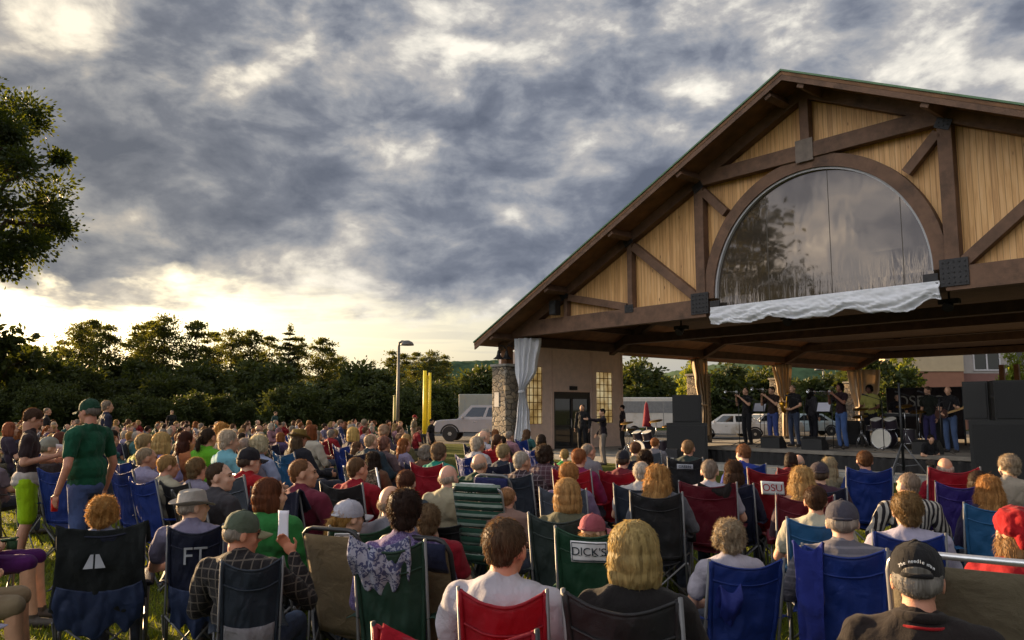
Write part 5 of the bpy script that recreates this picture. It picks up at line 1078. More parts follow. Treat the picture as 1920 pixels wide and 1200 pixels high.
row(1058, 822, 12.0, 'woman_l', 0, 'child wrapped in bright green blanket', '#5fae55', hair='short', hcol='#a98c50', shirt='#35a85a', sleeve='long', scl=.9)
row(640, 786, 26.0, 'man', 0, 'man in dark blue jacket under the far trees', None, hair='short', hcol='#8c7a60', shirt='#2a3760')
row(684, 784, 24.0, 'man_l', 20, 'man in bright red shirt before the far car', None, hair='crop', hcol='#a89a80', shirt='#a80f1c')
PO = {}
for (px, yt, Y, key, yaw, lab, ch, k) in S:
    if LITE and Y > 7: continue
    if ch is None and px not in (952, 803, 1700): ch = ('#58606e', '#2f3a4a', '#2a2a2e', '#1c2340')[px % 4]; k = dict(k, chkind='low')
    if px == 1700: ch = '#2a2a2e'; k = dict(k, chkind='low')
    PO[lab] = seat(px, yt, Y, key, yaw, lab, ch, chl(ch, lab) if ch else None, **k)
def chair_of(lab): return PO[lab][1] if lab in PO else None
def part(o, nm): return next((c for c in o.children if c.name.startswith(nm)), None)
# ---- marks on chairs and clothes
INKW = simple('white_print', '#c8c9cc', .7, .08); INKD = simple('dark_print', '#1c2a33', .7, .1); INKG = simple('grey_print', '#9a9ea8', .7, .15)
def patch(o, txt, w_, h_, size, u=0.0, z=.90, ink=INKD, bgm=INKW, border=True):
    """print laid on the curved cloth of a chair back: u metres from the middle, z height of its centre"""
    b = part(o, 'backrest'); W_, T_, D_ = DIMS[o['_k']]
    def on(x, zz, off):
        v = (zz - .45) / (T_ - .45 - D_ * .8); a_ = max(-1, min(1, x / (W_ / 2 * (.88 + .12 * v)))); q = chair_back(W_, T_, D_, a_ / 2 + .5, max(0, min(1, v))); v2 = (zz - .45) / (T_ - .45 - D_ * (1 - a_ * a_)); q = chair_back(W_, T_, D_, a_ / 2 + .5, v2); return (x, q[1] - off, zz)
    if bgm:
        k = MB(); k.grid(12, 6, lambda i, j: on(u + (i - .5) * w_, z + (j - .5) * h_, .009)); q = k.build('printed_patch', bgm, b, True, .002)
        if border:
            k = MB()
            for sg in (-1, 1): k.grid(12, 1, lambda i, j: on(u + (i - .5) * w_ * .94, z + sg * h_ * .42 + (j - .5) * h_ * .05, .0125)); k.grid(1, 6, lambda i, j: on(u + sg * w_ * .465 + (i - .5) * w_ * .02, z + (j - .5) * h_ * .86, .0125))
            k.build('border', ink, q)
    me = text_mesh(txt, size, ink, depth=.0008)
    for vv in me.vertices: vv.co = on(u + vv.co.x, z + vv.co.y, .0135 + vv.co.z)
    return link('lettering', me, b)
for lab, args in (('child in pink cap in green lettered chair', dict(txt="DICK'S", w_=.215, h_=.125, size=.068, z=.90)), ('girl in white cap with golden ponytail', dict(txt='39', w_=.14, h_=.11, size=.10, u=-.10, z=.94))):
    if chair_of(lab): patch(chair_of(lab), **args)
c = chair_of('man in pale grey fedora and lavender shirt')
if c: 
    patch(c, 'FT', .2, .2, .17, 0, .83, INKG, None)
o = PO.get('man in black lettered cap and brown polo shirt')
if o:
    o = o[0]; hat = part(o, 'cap'); k = part(hat, 'strap'); setmat(k, fabric('#1b1a1d'))
    txt = 'The needle man'; n = len(txt)
    def dome_at(a, z):      # point on the back of the cap
        r = .0868 - .05 * max(0, z - .035) ** 1.0 * .55; return Vector((math.sin(a) * r * .98, -math.cos(a) * r * 1.14 - .010, z + .005))
    tm = bpy.data.meshes.new('lettering'); bm = bmesh.new()
    for i, chh in enumerate(txt):
        if chh == ' ': continue
        a = (i - (n - 1) / 2) * .098; z = .054 - .016 * (a / .55) ** 2
        me = text_mesh(chh, .0165, INKW, depth=.0006); p0 = dome_at(a, z); p0 += Vector((math.sin(a), -math.cos(a), .2)).normalized() * .0022
        M = Matrix.Translation(p0) @ Matrix.Rotation(a, 4, 'Z') @ Matrix.Rotation(math.pi / 2 - .28, 4, 'X') @ Matrix.Rotation(-a * .55, 4, 'Z'); me.transform(M); bm.from_mesh(me); bpy.data.meshes.remove(me)
    bm.to_mesh(tm); bm.free(); tm.materials.append(INKW); link('lettering', tm, hat)
    k = MB(); k.grid(20, 4, lambda u, v: dome_at((u - .5) * 1.15, .010 + (v * .026) * math.sqrt(max(0.02, 1 - (2 * u - 1) ** 2 * .97))) * 1.012); k.build('cap_opening', hair_mat('#7d7871'), hat, True, .001)
    p = PROTO['man']['pose']; k = MB(); k.tube([p.neck + V(.089 * math.sin(a), -.006 - .090 * math.cos(a), .010 + .004 * math.cos(a)) for a in [i * math.pi / 12 for i in range(24)]], .006, 6, True); k.build('collar_piping', fabric('#a8141f'), o, True)
    k = MB(); k.tube([p.neck + V(.071 * math.sin(a), -.006 - .076 * math.cos(a), .034 + .01 * math.cos(a)) for a in [i * math.pi / 12 for i in range(24)]], .017, 8, True); k.build('collar', fabric('#241d1d'), o, True)
# ---- cloths hung over chair backs
def drape(name, label, cat, chair, col, fab='plain', fab2=None, w_=.5, z0=.55, ztop=1.05, u0=0.0, out=.05, seed=1.0, scallop=.05, front=.18, as_part=False):
    mb = MB(); sc = chair.scale[0]
    def f(u, v):
        a = (u - .5) * 2; x = u0 + a * w_ / 2 * (1 + .06 * math.sin(v * 5 + seed))
        lo = z0 + scallop * mnoise.noise((u * 5, seed, 0)) * 2 + .05 * a * a
        if v < .2:
            q = v / .2; z = ztop - .10 * (1 - q) * 1.6 + .0; y = -.36 + .10 * (1 - q)
        else:
            q = (v - .2) / .8; z = ztop - (ztop - lo) * q; y = -.395 + .11 * q - out * math.sin(min(1, q * 1.6) * 1.57)
        z -= .05 * (1 - a * a) * (1 - abs(v - .2)); nz = mnoise.noise((x * 9 + seed, z * 4, seed)) * .032 + mnoise.noise((x * 22, z * 9 + seed, 2)) * .010
        return (x, y - abs(nz) * 1.2 - .012, z + nz * .3)
    if as_part: mb.grid(44, 40, f); return mb.build(name, fabric(col, fab, fab2), chair, True, .012)
    mb.grid(44, 40, f); o = mb.build(name, fabric(col, fab, fab2), None, True, .012, chair.location); o.rotation_euler = chair.rotation_euler; o.scale = chair.scale; return tag(o, label, cat)
for lab, a in (('woman with curly golden hair in pale blouse', dict(name='jacket', label='dark jacket draped over the chair of the curly golden haired woman', cat='jacket', col='#1b2022', w_=.56, z0=.50, ztop=1.10, seed=2.2, out=.07)),
               ('woman with short dark hair in purple top', dict(name='scarf', label='white and blue floral cloth hung on the dark green chair', cat='scarf', col='#b4b6cc', fab='floral', fab2='#4b5078', w_=.33, z0=.80, ztop=1.06, u0=-.05, seed=5.1, out=.06, scallop=.035)),
               ('man in faded navy cap and striped grey shirt', dict(name='jacket', label='royal blue jacket hanging off the left of the striped shirt man chair', cat='jacket', col='#232f80', w_=.13, z0=.36, ztop=1.06, u0=-.17, seed=7.1, out=.07)),
               ('ginger man gazing right in maroon sweatshirt', dict(name='jacket', label='navy jacket spread over the back of the ginger man chair', cat='jacket', col='#171a30', w_=.54, z0=.5, ztop=1.05, seed=3.3, out=.06)),
               ('grey haired man in white shirt on maroon chair', dict(name='cushion', label='black head cushion over the top of the maroon chair', cat='cushion', col='#2c2829', w_=.30, z0=.92, ztop=1.06, u0=.06, seed=9.3, out=.05)),
               ('woman with curly grey blonde hair in low blue chair', dict(name='drawstring_bag', label='small bright blue bag hanging on the left of the low blue chair', cat='bag', col='#27399a', fab='nylon', w_=.11, z0=.66, ztop=.90, u0=-.10, seed=4.6, out=.07, scallop=.012))):
    if chair_of(lab): drape(chair=chair_of(lab), **a)
c = chair_of('woman with curly golden hair in pale blouse')
if c:
    k = MB(); k.prism([(-.058, -.055), (-.018, .035), (.0, .035), (.0, -.055)], (0, 0, 0), (1, 0, 0), (0, 0, 1), (0, -.003, 0)); k.prism([(.012, .035), (.034, .035), (.075, -.055), (.012, -.055)], (0, 0, 0), (1, 0, 0), (0, 0, 1), (0, -.003, 0))
    j = bpy.data.objects['jacket']; k.build('printed_mark', INKG, j, loc=(-.04, -.49, .87))
for lab, a in (('woman with curly golden hair in pale blouse', dict(w_=.52, z0=.36, ztop=.70, seed=11.2, out=.03, u0=.0, scallop=.06)), ('man in pale grey fedora and lavender shirt', dict(w_=.36, z0=.34, ztop=.66, seed=13.7, out=.04, u0=.02, scallop=.05))):
    if chair_of(lab): drape('arm_flap', '', '', chair_of(lab), '#2c3d66', 'nylon', as_part=True, **a)
c = chair_of('man in olive cap and plaid shirt holding hand to mouth')
if c:
    W_, T_, D_ = DIMS[c['_k']]; k = MB(); k.grid(20, 8, lambda i, j: tuple(Vector(chair_back(W_, T_, D_, .03 + i * .94, j * .42)) + Vector((0, -.010, 0)))); k.build('lower_panel', fabric('#8b8990'), c, True, .003)
# ---- chairs with nobody in them, and lawn chairs
def solo(fn, px, py_top, Y, ztop, rz, **k): p = at(px, py_top, Y); return fn(loc=(p.x, p.y, 0), rz=rz, **k)
ctan = at(1858, 1052, 3.1); 
lawn_chair('wide tan lawn chair with bright tubular frame at lower right', (ctan.x, ctan.y, 0), face_rz(ctan.x, ctan.y, -12), '#6b6250', None, 'a', .62, 1.20, False, tilt=.22)
cg = at(935, 918, 6.8)
lawn_chair('green and white webbed lawn chair with slumped sitter', (cg.x, cg.y + .12, 0), face_rz(cg.x, cg.y, 6), '#24493c', '#9fb0a6', 'a', .44, 1.1)
ct = at(846, 985, 4.5)
lawn_chair('wide tan lawn chair with navy head pad and dark frame', (ct.x, ct.y, 0), face_rz(ct.x, ct.y, 4), '#6f624c', '#1c2340', 'b', .42, 1.06, False)
cn = at(968, 880, 7.6)
lawn_chair('slate lawn chair with navy head pad and curved grey frame', (cn.x, cn.y, 0), face_rz(cn.x, cn.y, 0), '#3a4350', '#252a5a', 'g', .38, 1.12, False)
ct2 = at(700, 968, 4.9); lawn_chair('tan lawn chair with dark tube beside the green numbered chair', (ct2.x, ct2.y, 0), face_rz(ct2.x, ct2.y, 4), '#7a6a50', None, 'b', .40, 1.04, False)
if not LITE:
    cw = at(522, 862, 8.0); lawn_chair('pale grey lawn chair behind the auburn haired woman', (cw.x, cw.y, 0), face_rz(cw.x, cw.y, -10), '#6d7a94', '#b9bccb', 'a', .42, 1.08, False)
    cc = at(732, 842, 8.3); camp_chair('camouflage folding camp chair beneath the lamp post', (cc.x, cc.y, 0), face_rz(cc.x, cc.y), '#4b4c40', 'a', 'std', 1.1, 1, fab='camo', fab2='#8b8c7c')
    cp = at(1792, 897, 7.4); camp_chair('purple rounded camp chair with an empty back', (cp.x, cp.y, 0), face_rz(cp.x, cp.y, -6), '#35267c', 'b', 'std', 1.04, 0, chw=.85)
    cb2 = at(156, 868, 9.0); camp_chair('blue camp chair standing between the boy and the man in green', (cb2.x, cb2.y, 0), face_rz(cb2.x, cb2.y, 34), BLU, 'g', 'std', 1.05, 0)
    cr = at(1462, 880, 8.2); camp_chair('red lettered camp chair left of the long blonde woman', (cr.x, cr.y, 0), face_rz(cr.x, cr.y, -4), '#a01424', 'g', 'std', 1.1, 0)
    patch(bpy.data.objects[[o.name for o in bpy.data.objects if o.get('label') == 'red lettered camp chair left of the long blonde woman'][0]], 'OSU', .2, .12, .09, 0, .86, simple('red_print', '#a01424', .7, .1), INKW, False)
    c = chair_of('man with cropped grey hair in front of left loudspeaker'); patch(c, 'GREEN', .2, .06, .05, 0, .92, INKD, INKG, False)
    c = chair_of('bald man in dark green lettered sweatshirt'); patch(c, 'GREEN', .26, .09, .07, 0, .85, INKW, None)
# near red chair cover at the bottom edge
cr1 = at(925, 1140, 2.75); q = camp_chair('bright red camp chair turned sideways at the bottom edge', (cr1.x - .05, cr1.y + .1, 0), face_rz(cr1.x, cr1.y, 16), '#b5142e', 'b', 'wide', 1.0, 0)
drape('blanket', 'bright red blanket thrown over the nearest red chair', 'blanket', q, '#b3182c', w_=.56, z0=.5, ztop=1.03, u0=-.05, seed=6.6, out=.09)
bpy.data.objects['blanket'].rotation_euler.y = R(7)
# paper held by the auburn woman, blue ball cap of water jug etc.
o = PO.get('woman with auburn bob in green shawl')
if o:
    p = at(531, 985, 4.85); k = MB(); k.grid(6, 8, lambda u, v: ((u - .5) * .07, .016 * math.sin(v * 3 + u * 3), v * .19)); tag(k.build('programme', simple('white_paper', '#c9cad8', .8, .04), None, True, .002, (p.x, p.y, p.z - .10)), 'folded white programme sheet held by the auburn haired woman', 'paper')
p = at(1235, 1083, 3.5); k = MB(); k.lathe([(.06, -.12), (.085, -.1), (.085, .03), (.07, .06), (.03, .072), (.001, .074)], (0, 0, 0), 20); tag(k.build('cooler_jug', simple('blue_plastic', '#1f55b8', .4, .08), None, True, loc=(p.x, p.y, .62)), 'small bright blue lidded jug beside the smooth blonde woman', 'jug')
p.z = 0; k = MB(); k.lathe([(.16, .46), (.16, .49)], (0, 0, 0), 18); 
for a in range(3): k.tube([(.02 * math.cos(a * 2.1), .02 * math.sin(a * 2.1), .46), (.16 * math.cos(a * 2.1), .16 * math.sin(a * 2.1), .0)], .01, 6)
tag(k.build('side_table', TUBEB, None, True, loc=(p.x, p.y, .01)), 'small round black side table under the blue jug', 'table')
# ---- people at the left edge
for px, yt, Y, key, rz, lab, ch, kw in ((-52, 925, 6.3, 'woman', -72, 'reclining person in purple leggings and white shoes at left edge', '#2c5a34', dict(hair='short', hcol='#6b5a48', shirt='#4c1f55', sleeve='long', trou='#4a1458', short=True)), (-110, 985, 4.9, 'man', -64, 'bare legged person in tan shorts at the lower left corner', None, dict(hair='short', hcol='#6b5a48', shirt='#4a5a3a', trou='#8f7f66', short=True))):
    h_ = at(px, yt, Y); z = 1.25; o = person(key, lab, (h_.x, h_.y, 0), R(rz), sc=1.0, group='audience seated on the lawn', near=False, **kw)
    if ch: camp_chair('green camp chair of the reclining person at left edge', (h_.x, h_.y, 0), R(rz), ch, 'g', 'std', 1.0, 0)
p = at(2, 1150, 3.9); o = person('woman', 'small child in white cap crouching in the bottom left corner', (p.x, p.y, 0), R(-70), 'under', '#7d6a54', '#c3bfd8', 'short', '#6b6578', '#caa08a', ('cap', '#c9c6de', '#b8b4d0'), .60, 'audience seated on the lawn')
# ---- standing figures near the left
if not LITE:
    def stand(px, yt, yfoot, key, rz, lab, Y=None, z0=0.0, **k):
        P_ = PROTO[key]['pose']; top = P_.head.z + .125 + (.02 if k.get('hat') else 0)
        if Y is None: g0 = ground_at(px, yfoot, z0); Y = g0.y
        h_ = at(px, yt, Y); sc = (h_.z - z0) / top; off = Matrix.Rotation(rz, 3, 'Z') @ Vector((P_.head.x, P_.head.y, 0)) * sc
        k.setdefault('near', Y < 12); return person(key, lab, (h_.x - off.x, h_.y - off.y, z0), rz, sc=sc, **k)
    o = stand(168, 744, 1098, 'walk', R(74), 'standing man in green polo shirt and green cap', hair='under', hcol='#8a8078', shirt='#14503a', trou='#4a5c8c', hat=('cap', '#1c4433', '#1c4433'), skn='#b9826c', eye=True)
    wr = PROTO['walk']['pose'].wri[0]; k = MB(); k.lathe([(.001, -.07), (.03, -.068), (.033, .03), (.028, .06), (.026, .066), (.001, .068)], (0, 0, 0), 14); q = Matrix.Rotation(o.rotation_euler.z, 3, 'Z') @ (wr + V(.03, .05, -.06)) * o.scale[0] + o.location; tag(k.build('red_cup', simple('red_plastic', '#b01018', .4, .1), None, True, loc=q), 'red drink can held by the man in green', 'can')
    k = MB(); k.tube([(.165 * math.cos(a), .01 + .135 * math.sin(a), 1.0) for a in [i * math.pi / 10 for i in range(20)]], .018, 6, True); k.build('belt', fabric('#2b2320'), o, True)
    b_ = stand(64, 765, 1062, 'reader', R(-62), 'standing boy in brown tee and neon yellow shorts', hair='short', hcol='#5a4030', shirt='#33262a', trou=None, skn='#b88872', eye=True)
    P_ = PROTO['reader']['pose']; mb = MB(); mb.ell(P_.pel, (.165, .14, .12))
    for s in (0, 1): mb.cap(P_.hip[s], .10, P_.knee[s] + V(0, 0, .04), .088)
    sh = link('shorts', blob(mb, 'shorts', .011, 3, .007, 9, 2, [fabric('#a8d411')]), b_); mb = MB(); mb.ell(P_.pel + V(0, 0, .05), (.178, .15, .10)); mb.ell(P_.pel + V(0, 0, .0), (.185, .158, .075)); link('shirt_tail', blob(mb, 'shirt_tail', .011, 3, .006, 9, 6, [fabric('#c3bcb8')]), b_)
    q = Matrix.Rotation(b_.rotation_euler.z, 3, 'Z') @ (P_.wri[1] + V(-.09, .09, .05)) * b_.scale[0] + b_.location; k = MB(); k.grid(5, 5, lambda u, v: ((u - .5) * .17, .01 * math.sin(u * 4), (v - .5) * .2)); pp = k.build('programme', simple('white_paper', '#c9cad8', .8, .04), None, True, .002, q); pp.rotation_euler = (R(35), R(12), b_.rotation_euler.z + 1.2); tag(pp, 'white paper leaflet held by the standing boy', 'paper')
    for px, yt, Y, lab, k in ((203, 751, 17, 'standing woman in dark navy jacket behind the man in green', dict(hair='puff', hcol='#9c9080', shirt='#262a40', sleeve='long', trou='#23242e')),
                          (90, 764, 24, 'standing figure in dark clothes before the wood left of the man in green', dict(hair='crop', hcol='#8f8272', shirt='#2b2a2c', trou='#2a2a30')),
                          (323, 769, 40, 'lone standing figure in black far behind the lavender shirt', dict(hair='short', hcol='#8c8478', shirt='#202326', trou='#24262c')),
                          (517, 771, 40, 'lone standing figure in teal far before the wood', dict(hair='short', hcol='#6b5a48', shirt='#27484c', trou='#24262c')),
                          (778, 777, 30, 'standing person in red cap beside the yellow foul pole', dict(hair='under', hcol='#6b5a48', shirt='#8a7f6a', trou='#3c3a34', hat=('cap', '#9c1c22'))),
                          (810, 785, 26, 'person in dark clothes in front of the pickup bumper', dict(hair='short', hcol='#2c221c', shirt='#2c2a30', trou='#28282c'))):
        h_ = at(px, yt, Y); stand(px, yt, None, 'stand', face_rz(h_.x, h_.y, rnd.uniform(-30, 30)), lab, Y=Y, **k)
# ---- the far crowd: every seat its own person
if not LITE:
    HC = [('white haired', '#c4bcae'), ('grey haired', '#9a9288'), ('blonde', '#b8975a'), ('brown haired', '#6a4c32'), ('dark haired', '#35281f'), ('ginger haired', '#9a5f2c')]
    SC = [('white', '#c4c0c6'), ('sky blue', '#8fa0b8'), ('navy', '#262a40'), ('red', '#8a1a24'), ('teal', '#3a6868'), ('purple', '#544468'), ('grey', '#77747c'), ('black', '#242226'), ('green', '#3a5a3e'), ('pink', '#a87c88'), ('cream', '#b8ae98'), ('brown', '#6a4c3a'), ('olive', '#5d5a3c'), ('lilac', '#9088a6')]
    RG = [(-80, 60, 'at the far left edge'), (60, 215, 'behind the standing pair'), (215, 330, 'right of the man in green'), (330, 440, 'behind the lime green shirt'), (440, 560, 'left of the brown hat'), (560, 660, 'left of the far parked car'), (660, 770, 'around the lamp post'), (770, 870, 'before the white pickup'), (870, 1010, 'below the stone pier'), (1010, 1260, 'before the service block')]
    combos = {}
    for i, rg in enumerate(RG): l_ = [(a, b) for a in HC for b in SC]; rnd.shuffle(l_); combos[i] = l_
    FCH = [('#1d3f9c', 'blue'), ('#1c2340', 'navy'), ('#2a2a2e', 'black'), ('#8e1226', 'red'), ('#1f4d35', 'green'), ('#58606e', 'grey')]
    nfar = 0; ww = 10.2
    while ww < 38:
        x = -30.0
        step = .92
        while x < 6:
            x += step * rnd.choice((.75, .85, .9, 1.1, 1.9))
            yy = ww + rnd.uniform(-.35, .35); px = 960 + x / yy * F
            if not (-70 < px < 1245) or rnd.random() < (.34 if px < 880 else .5): continue
            hz = 768 + .48 * F / yy
            if px > 785 and (yy > (14 if px < 875 else 20) or yy < 10): continue
            if px > 1000 and yy > 15: continue
            s_, w_ = (Vector((x, yy, 0)) - PC).dot(U), (Vector((x, yy, 0)) - PC).dot(NN)
            if w_ > -4.5 and s_ > -14: continue
            if 205 < px < 262 and yy < 15: continue
            if 590 < px < 640 and yy < 12.5: continue
            x += rnd.uniform(-.15, .15); yy += rnd.uniform(-.35, .35)
            if any((x - a) ** 2 + (yy - b) ** 2 < .62 ** 2 for a, b in used): continue
            # keep seats whose head would cover a nearer listed person's head clear enough to be seen
            i = next(i for i, rg in enumerate(RG) if rg[0] <= px < rg[1])
            if not combos[i]: continue
            (hn, hc), (sn, scol) = combos[i].pop(); used.append((x, yy)); nfar += 1
            st = rnd.choice(['short', 'short', 'puff', 'crop', 'bald', 'bob', 'curly', 'thin'] if hn in ('white haired', 'grey haired') else ['short', 'bob', 'long', 'puff', 'wavy', 'pony', 'short', 'crop'])
            key = rnd.choice(['woman', 'woman_r', 'woman_l']) if st in ('bob', 'long', 'wavy', 'pony', 'curly') else rnd.choice(['man', 'man_r', 'man_l', 'woman', 'lean'])
            lab = '%s person in %s seated %s' % (hn, sn, RG[i][2]); rz = face_rz(x, yy, 0) * .75 + R(rnd.uniform(-24, 24)); sc = rnd.uniform(.94, 1.05)
            person(key, lab, (x, yy, 0), rz, st, hc, scol, rnd.choice(['short', 'long']), rnd.choice(['#3d4354', '#55503f', '#2a2c34', '#8a8272']), rnd.choice(SKINS), None, sc, 'audience seated on the lawn', yy < 13)
            fc = rnd.choice(FCH); camp_chair('%s camp chair under %s person in %s %s' % (fc[1], hn, sn, RG[i][2]), (x, yy, 0), rz, fc[0], rnd.choice('gb'), 'std', sc * .96, 2 if yy > 12 else 1)
        ww += 1.55
    print('far crowd', nfar, 'listed', len(S))
# ------------------------------------------------------------------ the band
if not LITE:
    BRASS = simple('lacquered_brass', '#c08a2a', .28, .15, 8, .05, metal=.9); SILV = simple('silver_plate', '#b9babd', .22, .1, 8, .05, metal=.95); DRUMB = simple('drum_shell', '#2c2530', .35, .2, 6, .05); SKINW = simple('drum_head', '#c4c0b6', .6, .08); CYM = simple('cymbal_bronze', '#9c7a3c', .3, .2, 12, .1, metal=.9)
    SZ = .612
    def mus(px, yt, w_, key, yaw, lab, z=SZ, **k):
        s = on_w(px, w_); p = pv(s, w_); rz = math.atan2(NN.x, -NN.y) + R(yaw); P_ = PROTO[key]['pose']; top = P_.head.z + .125; h_ = at(px, yt, p.y); sc = min(1.12, max(.9, (h_.z - z) / top))
        k.setdefault('near', False); o = person(key, lab, (p.x, p.y, z), rz, sc=sc, group='band on the stage', **k); return o
    def loc_of(o, v): return Matrix.Rotation(o.rotation_euler.z, 3, 'Z') @ Vector(v) * o.scale[0] + o.location
    def trumpet(o, lab, slide=0.0):
        P_ = PROTO['horn']['pose']; m = P_.head + V(0, .125, -.058); q = loc_of(o, m); t_ = thing('trombone' if slide else 'trumpet', lab, 'instrument', q, o.rotation_euler.z); k = MB(); L = .5 + slide
        k.tube([(0, 0, 0), (0, L * .7, .02), (.0, L * .72, -.05), (0, .12, -.08), (0, .10, -.02), (0, L, .01)], .008, 8); k.build('tubing', SILV, t_, True); k = MB(); k.lathe([(.009, 0), (.012, .08), (.022, .14), (.055, .19), (.062, .195), (.05, .19), (.01, .1)], (0, L - .02, .012), 18, Matrix.Rotation(-math.pi / 2, 3, 'X')); k.build('bell', SILV, t_, True)
        k = MB(); [k.lathe([(.011, -.06), (.011, .06), (.006, .065), (.006, .085), (.012, .088)], (0, .2 + .03 * i, -.03), 8) for i in range(3)]; k.build('valves', SILV, t_, True)
    a = mus(1400, 726, 2.7, 'horn', -18, 'trumpet player in black shirt and black trousers', hair='crop', hcol='#6b5a48', shirt='#222022', trou='#202024'); trumpet(a, 'silver trumpet held by the man in black trousers')
    a = mus(1449, 724, 2.6, 'horn', -14, 'trumpet player in dark brown shirt and blue jeans', hair='short', hcol='#4a382c', shirt='#33241f', trou='#3f4d86'); trumpet(a, 'silver trumpet held by the man in brown shirt')
    a = mus(1488, 721, 2.5, 'sax', -8, 'saxophone player in black tee and faded jeans', hair='crop', hcol='#8c8070', shirt='#201f22', trou='#3a4358')
    P_ = PROTO['sax']['pose']; t_ = thing('saxophone', 'golden saxophone held by the man in faded jeans', 'instrument', loc_of(a, P_.head + V(0, .13, -.06)), a.rotation_euler.z); k = MB(); k.tube([(0, 0, 0), (0, .07, .03), (.0, .12, -.02), (.02, .15, -.30), (.03, .16, -.50), (.03, .22, -.60), (.03, .30, -.55), (.03, .34, -.40), (.03, .36, -.28)], [.008, .01, .014, .022, .03, .036, .042, .055, .085], 12); k.build('body_tube', BRASS, t_, True); k = MB(); [k.lathe([(.016, 0), (.016, .01)], (.05, .13, -.1 - .06 * i), 8, Matrix.Rotation(math.pi / 2, 3, 'Y')) for i in range(7)]; k.build('keys', BRASS, t_, True)
    mus(1523, 727, 3.2, 'stand', 150, 'singer with long dark hair seen from behind in grey top', hair='wavy', hcol='#1d1614', shirt='#3c3a3f', sleeve='long', trou='#22222a')
    a = mus(1577, 718, 2.4, 'horn', -20, 'tall trumpet player in maroon tee and light blue jeans', hair='curly', hcol='#1c1513', shirt='#2c1a20', trou='#4f6aa0', skn='#8a5c48'); trumpet(a, 'long silver trombone of the tall player in light jeans', .35)
    mus(1632, 722, 4.2, 'keys', 0, 'dark haired musician in bright yellow vest', hair='curly', hcol='#18120f', shirt='#cfc870', trou='#26262e', skn='#7a5040')
    mus(1684, 742, 5.2, 'keys', 25, 'keyboard player with grey hair behind the black keyboard', hair='crop', hcol='#8c8078', shirt='#242226', trou='#2a2a30')
    mus(1742, 724, 3.6, 'stand', -16, 'bass player in dark green tee and violet jeans', hair='short', hcol='#6e5a48', shirt='#22261f', trou='#3a3560')
    a = mus(1780, 724, 2.6, 'guitar', -10, 'guitarist in black tee and pale jeans leaning left', hair='bald', hcol='#6e5a48', shirt='#1c1b1e', trou='#4c5f84')
    P_ = PROTO['guitar']['pose']; t_ = thing('electric_guitar', 'dark electric guitar held by the man in pale jeans', 'instrument', loc_of(a, (0, .21, 1.04)), a.rotation_euler.z); k = MB(); k.prism([(.20, -.14), (.26, -.02), (.22, .12), (.10, .08), (.0, .13), (-.08, .07), (-.08, -.05), (.0, -.11), (.1, -.08)], (0, 0, 0), (1, 0, 0), (0, 0, 1), (0, .045, 0)); k.build('body', simple('guitar_lacquer', '#3a1f18', .3, .15), t_); k = MB(); k.beam((-.06, .02, .02), (-.52, .06, .16), .05, .022, (0, 1, 0)); k.box((-.57, .065, .175), (.13, .02, .07), None, .006); k.build('neck', simple('maple_neck', '#9a7a4c', .5, .15), t_); k = MB(); k.tube([(.2, 0, 0), (.22, -.05, .25), (.05, -.24, .42), (-.1, -.1, .3), (-.07, 0, .05)], .012, 6); k.build('strap', IRON, t_)
    mus(1737, 826, 1.0, 'lean', 60, 'crew member crouching in black at the stage front', z=.0, hair='short', hcol='#2a201b', shirt='#1c1c20', trou='#232328')
    def stand_tube(px, w_, h, lab, name='microphone_stand', cat='stand', z=SZ, boom=True):
        p = pv(on_w(px, w_), w_, z); t_ = thing(name, lab, cat, p, PROT, 'stands on the stage'); k = MB(); k.tube([(0, 0, .04), (0, 0, h)], .011, 7)
        for i in range(3): k.tube([(0, 0, .12), (.3 * math.cos(i * 2.1), .3 * math.sin(i * 2.1), .01)], .01, 6)
        k.build('tripod', TUBEB, t_, True)
        if boom: k = MB(); k.tube([(.1, .1, h - .04), (-.35, -.25, h + .16)], .008, 6); k.ell((-.38, -.27, h + .17), (.028, .028, .028)); k.tube([(-.36, -.26, h + .165), (-.28, -.2, h + .13)], .018, 7); k.build('boom', TUBEB, t_, True)
        return t_
    for px, w_, h, lb in ((1385, 1.6, 1.3, 'microphone stand in front of the leftmost trumpet player'), (1432, 1.7, 1.3, 'microphone stand left of the brown shirted trumpet player'), (1507, 1.7, 1.35, 'microphone stand between saxophone player and singer'), (1560, 1.7, 1.4, 'microphone stand left of the tall trumpet player'), (1654, 2.0, 1.35, 'microphone stand before the drum kit'), (1718, 1.8, 1.4, 'microphone stand in front of the keyboard'), (1762, 1.6, 1.4, 'microphone stand before the guitarist')): stand_tube(px, w_, h, lb)
    for px, w_, lb in ((1545, 3.0, 'music stand with pale sheets right of the singer'), (1425, 3.4, 'music stand between the two left trumpet players')):
        t_ = stand_tube(px, w_, 1.05, lb, 'music_stand', 'music stand', boom=False); k = MB(); k.box((0, -.02, 1.18), (.5, .02, .33), Matrix.Rotation(-.4, 3, 'X'), .004); k.build('desk', IRON, t_); k = MB(); k.box((.02, -.045, 1.185), (.4, .006, .28), Matrix.Rotation(-.4, 3, 'X')); k.build('sheet_music', simple('white_paper', '#c9cad8', .8, .04), t_)
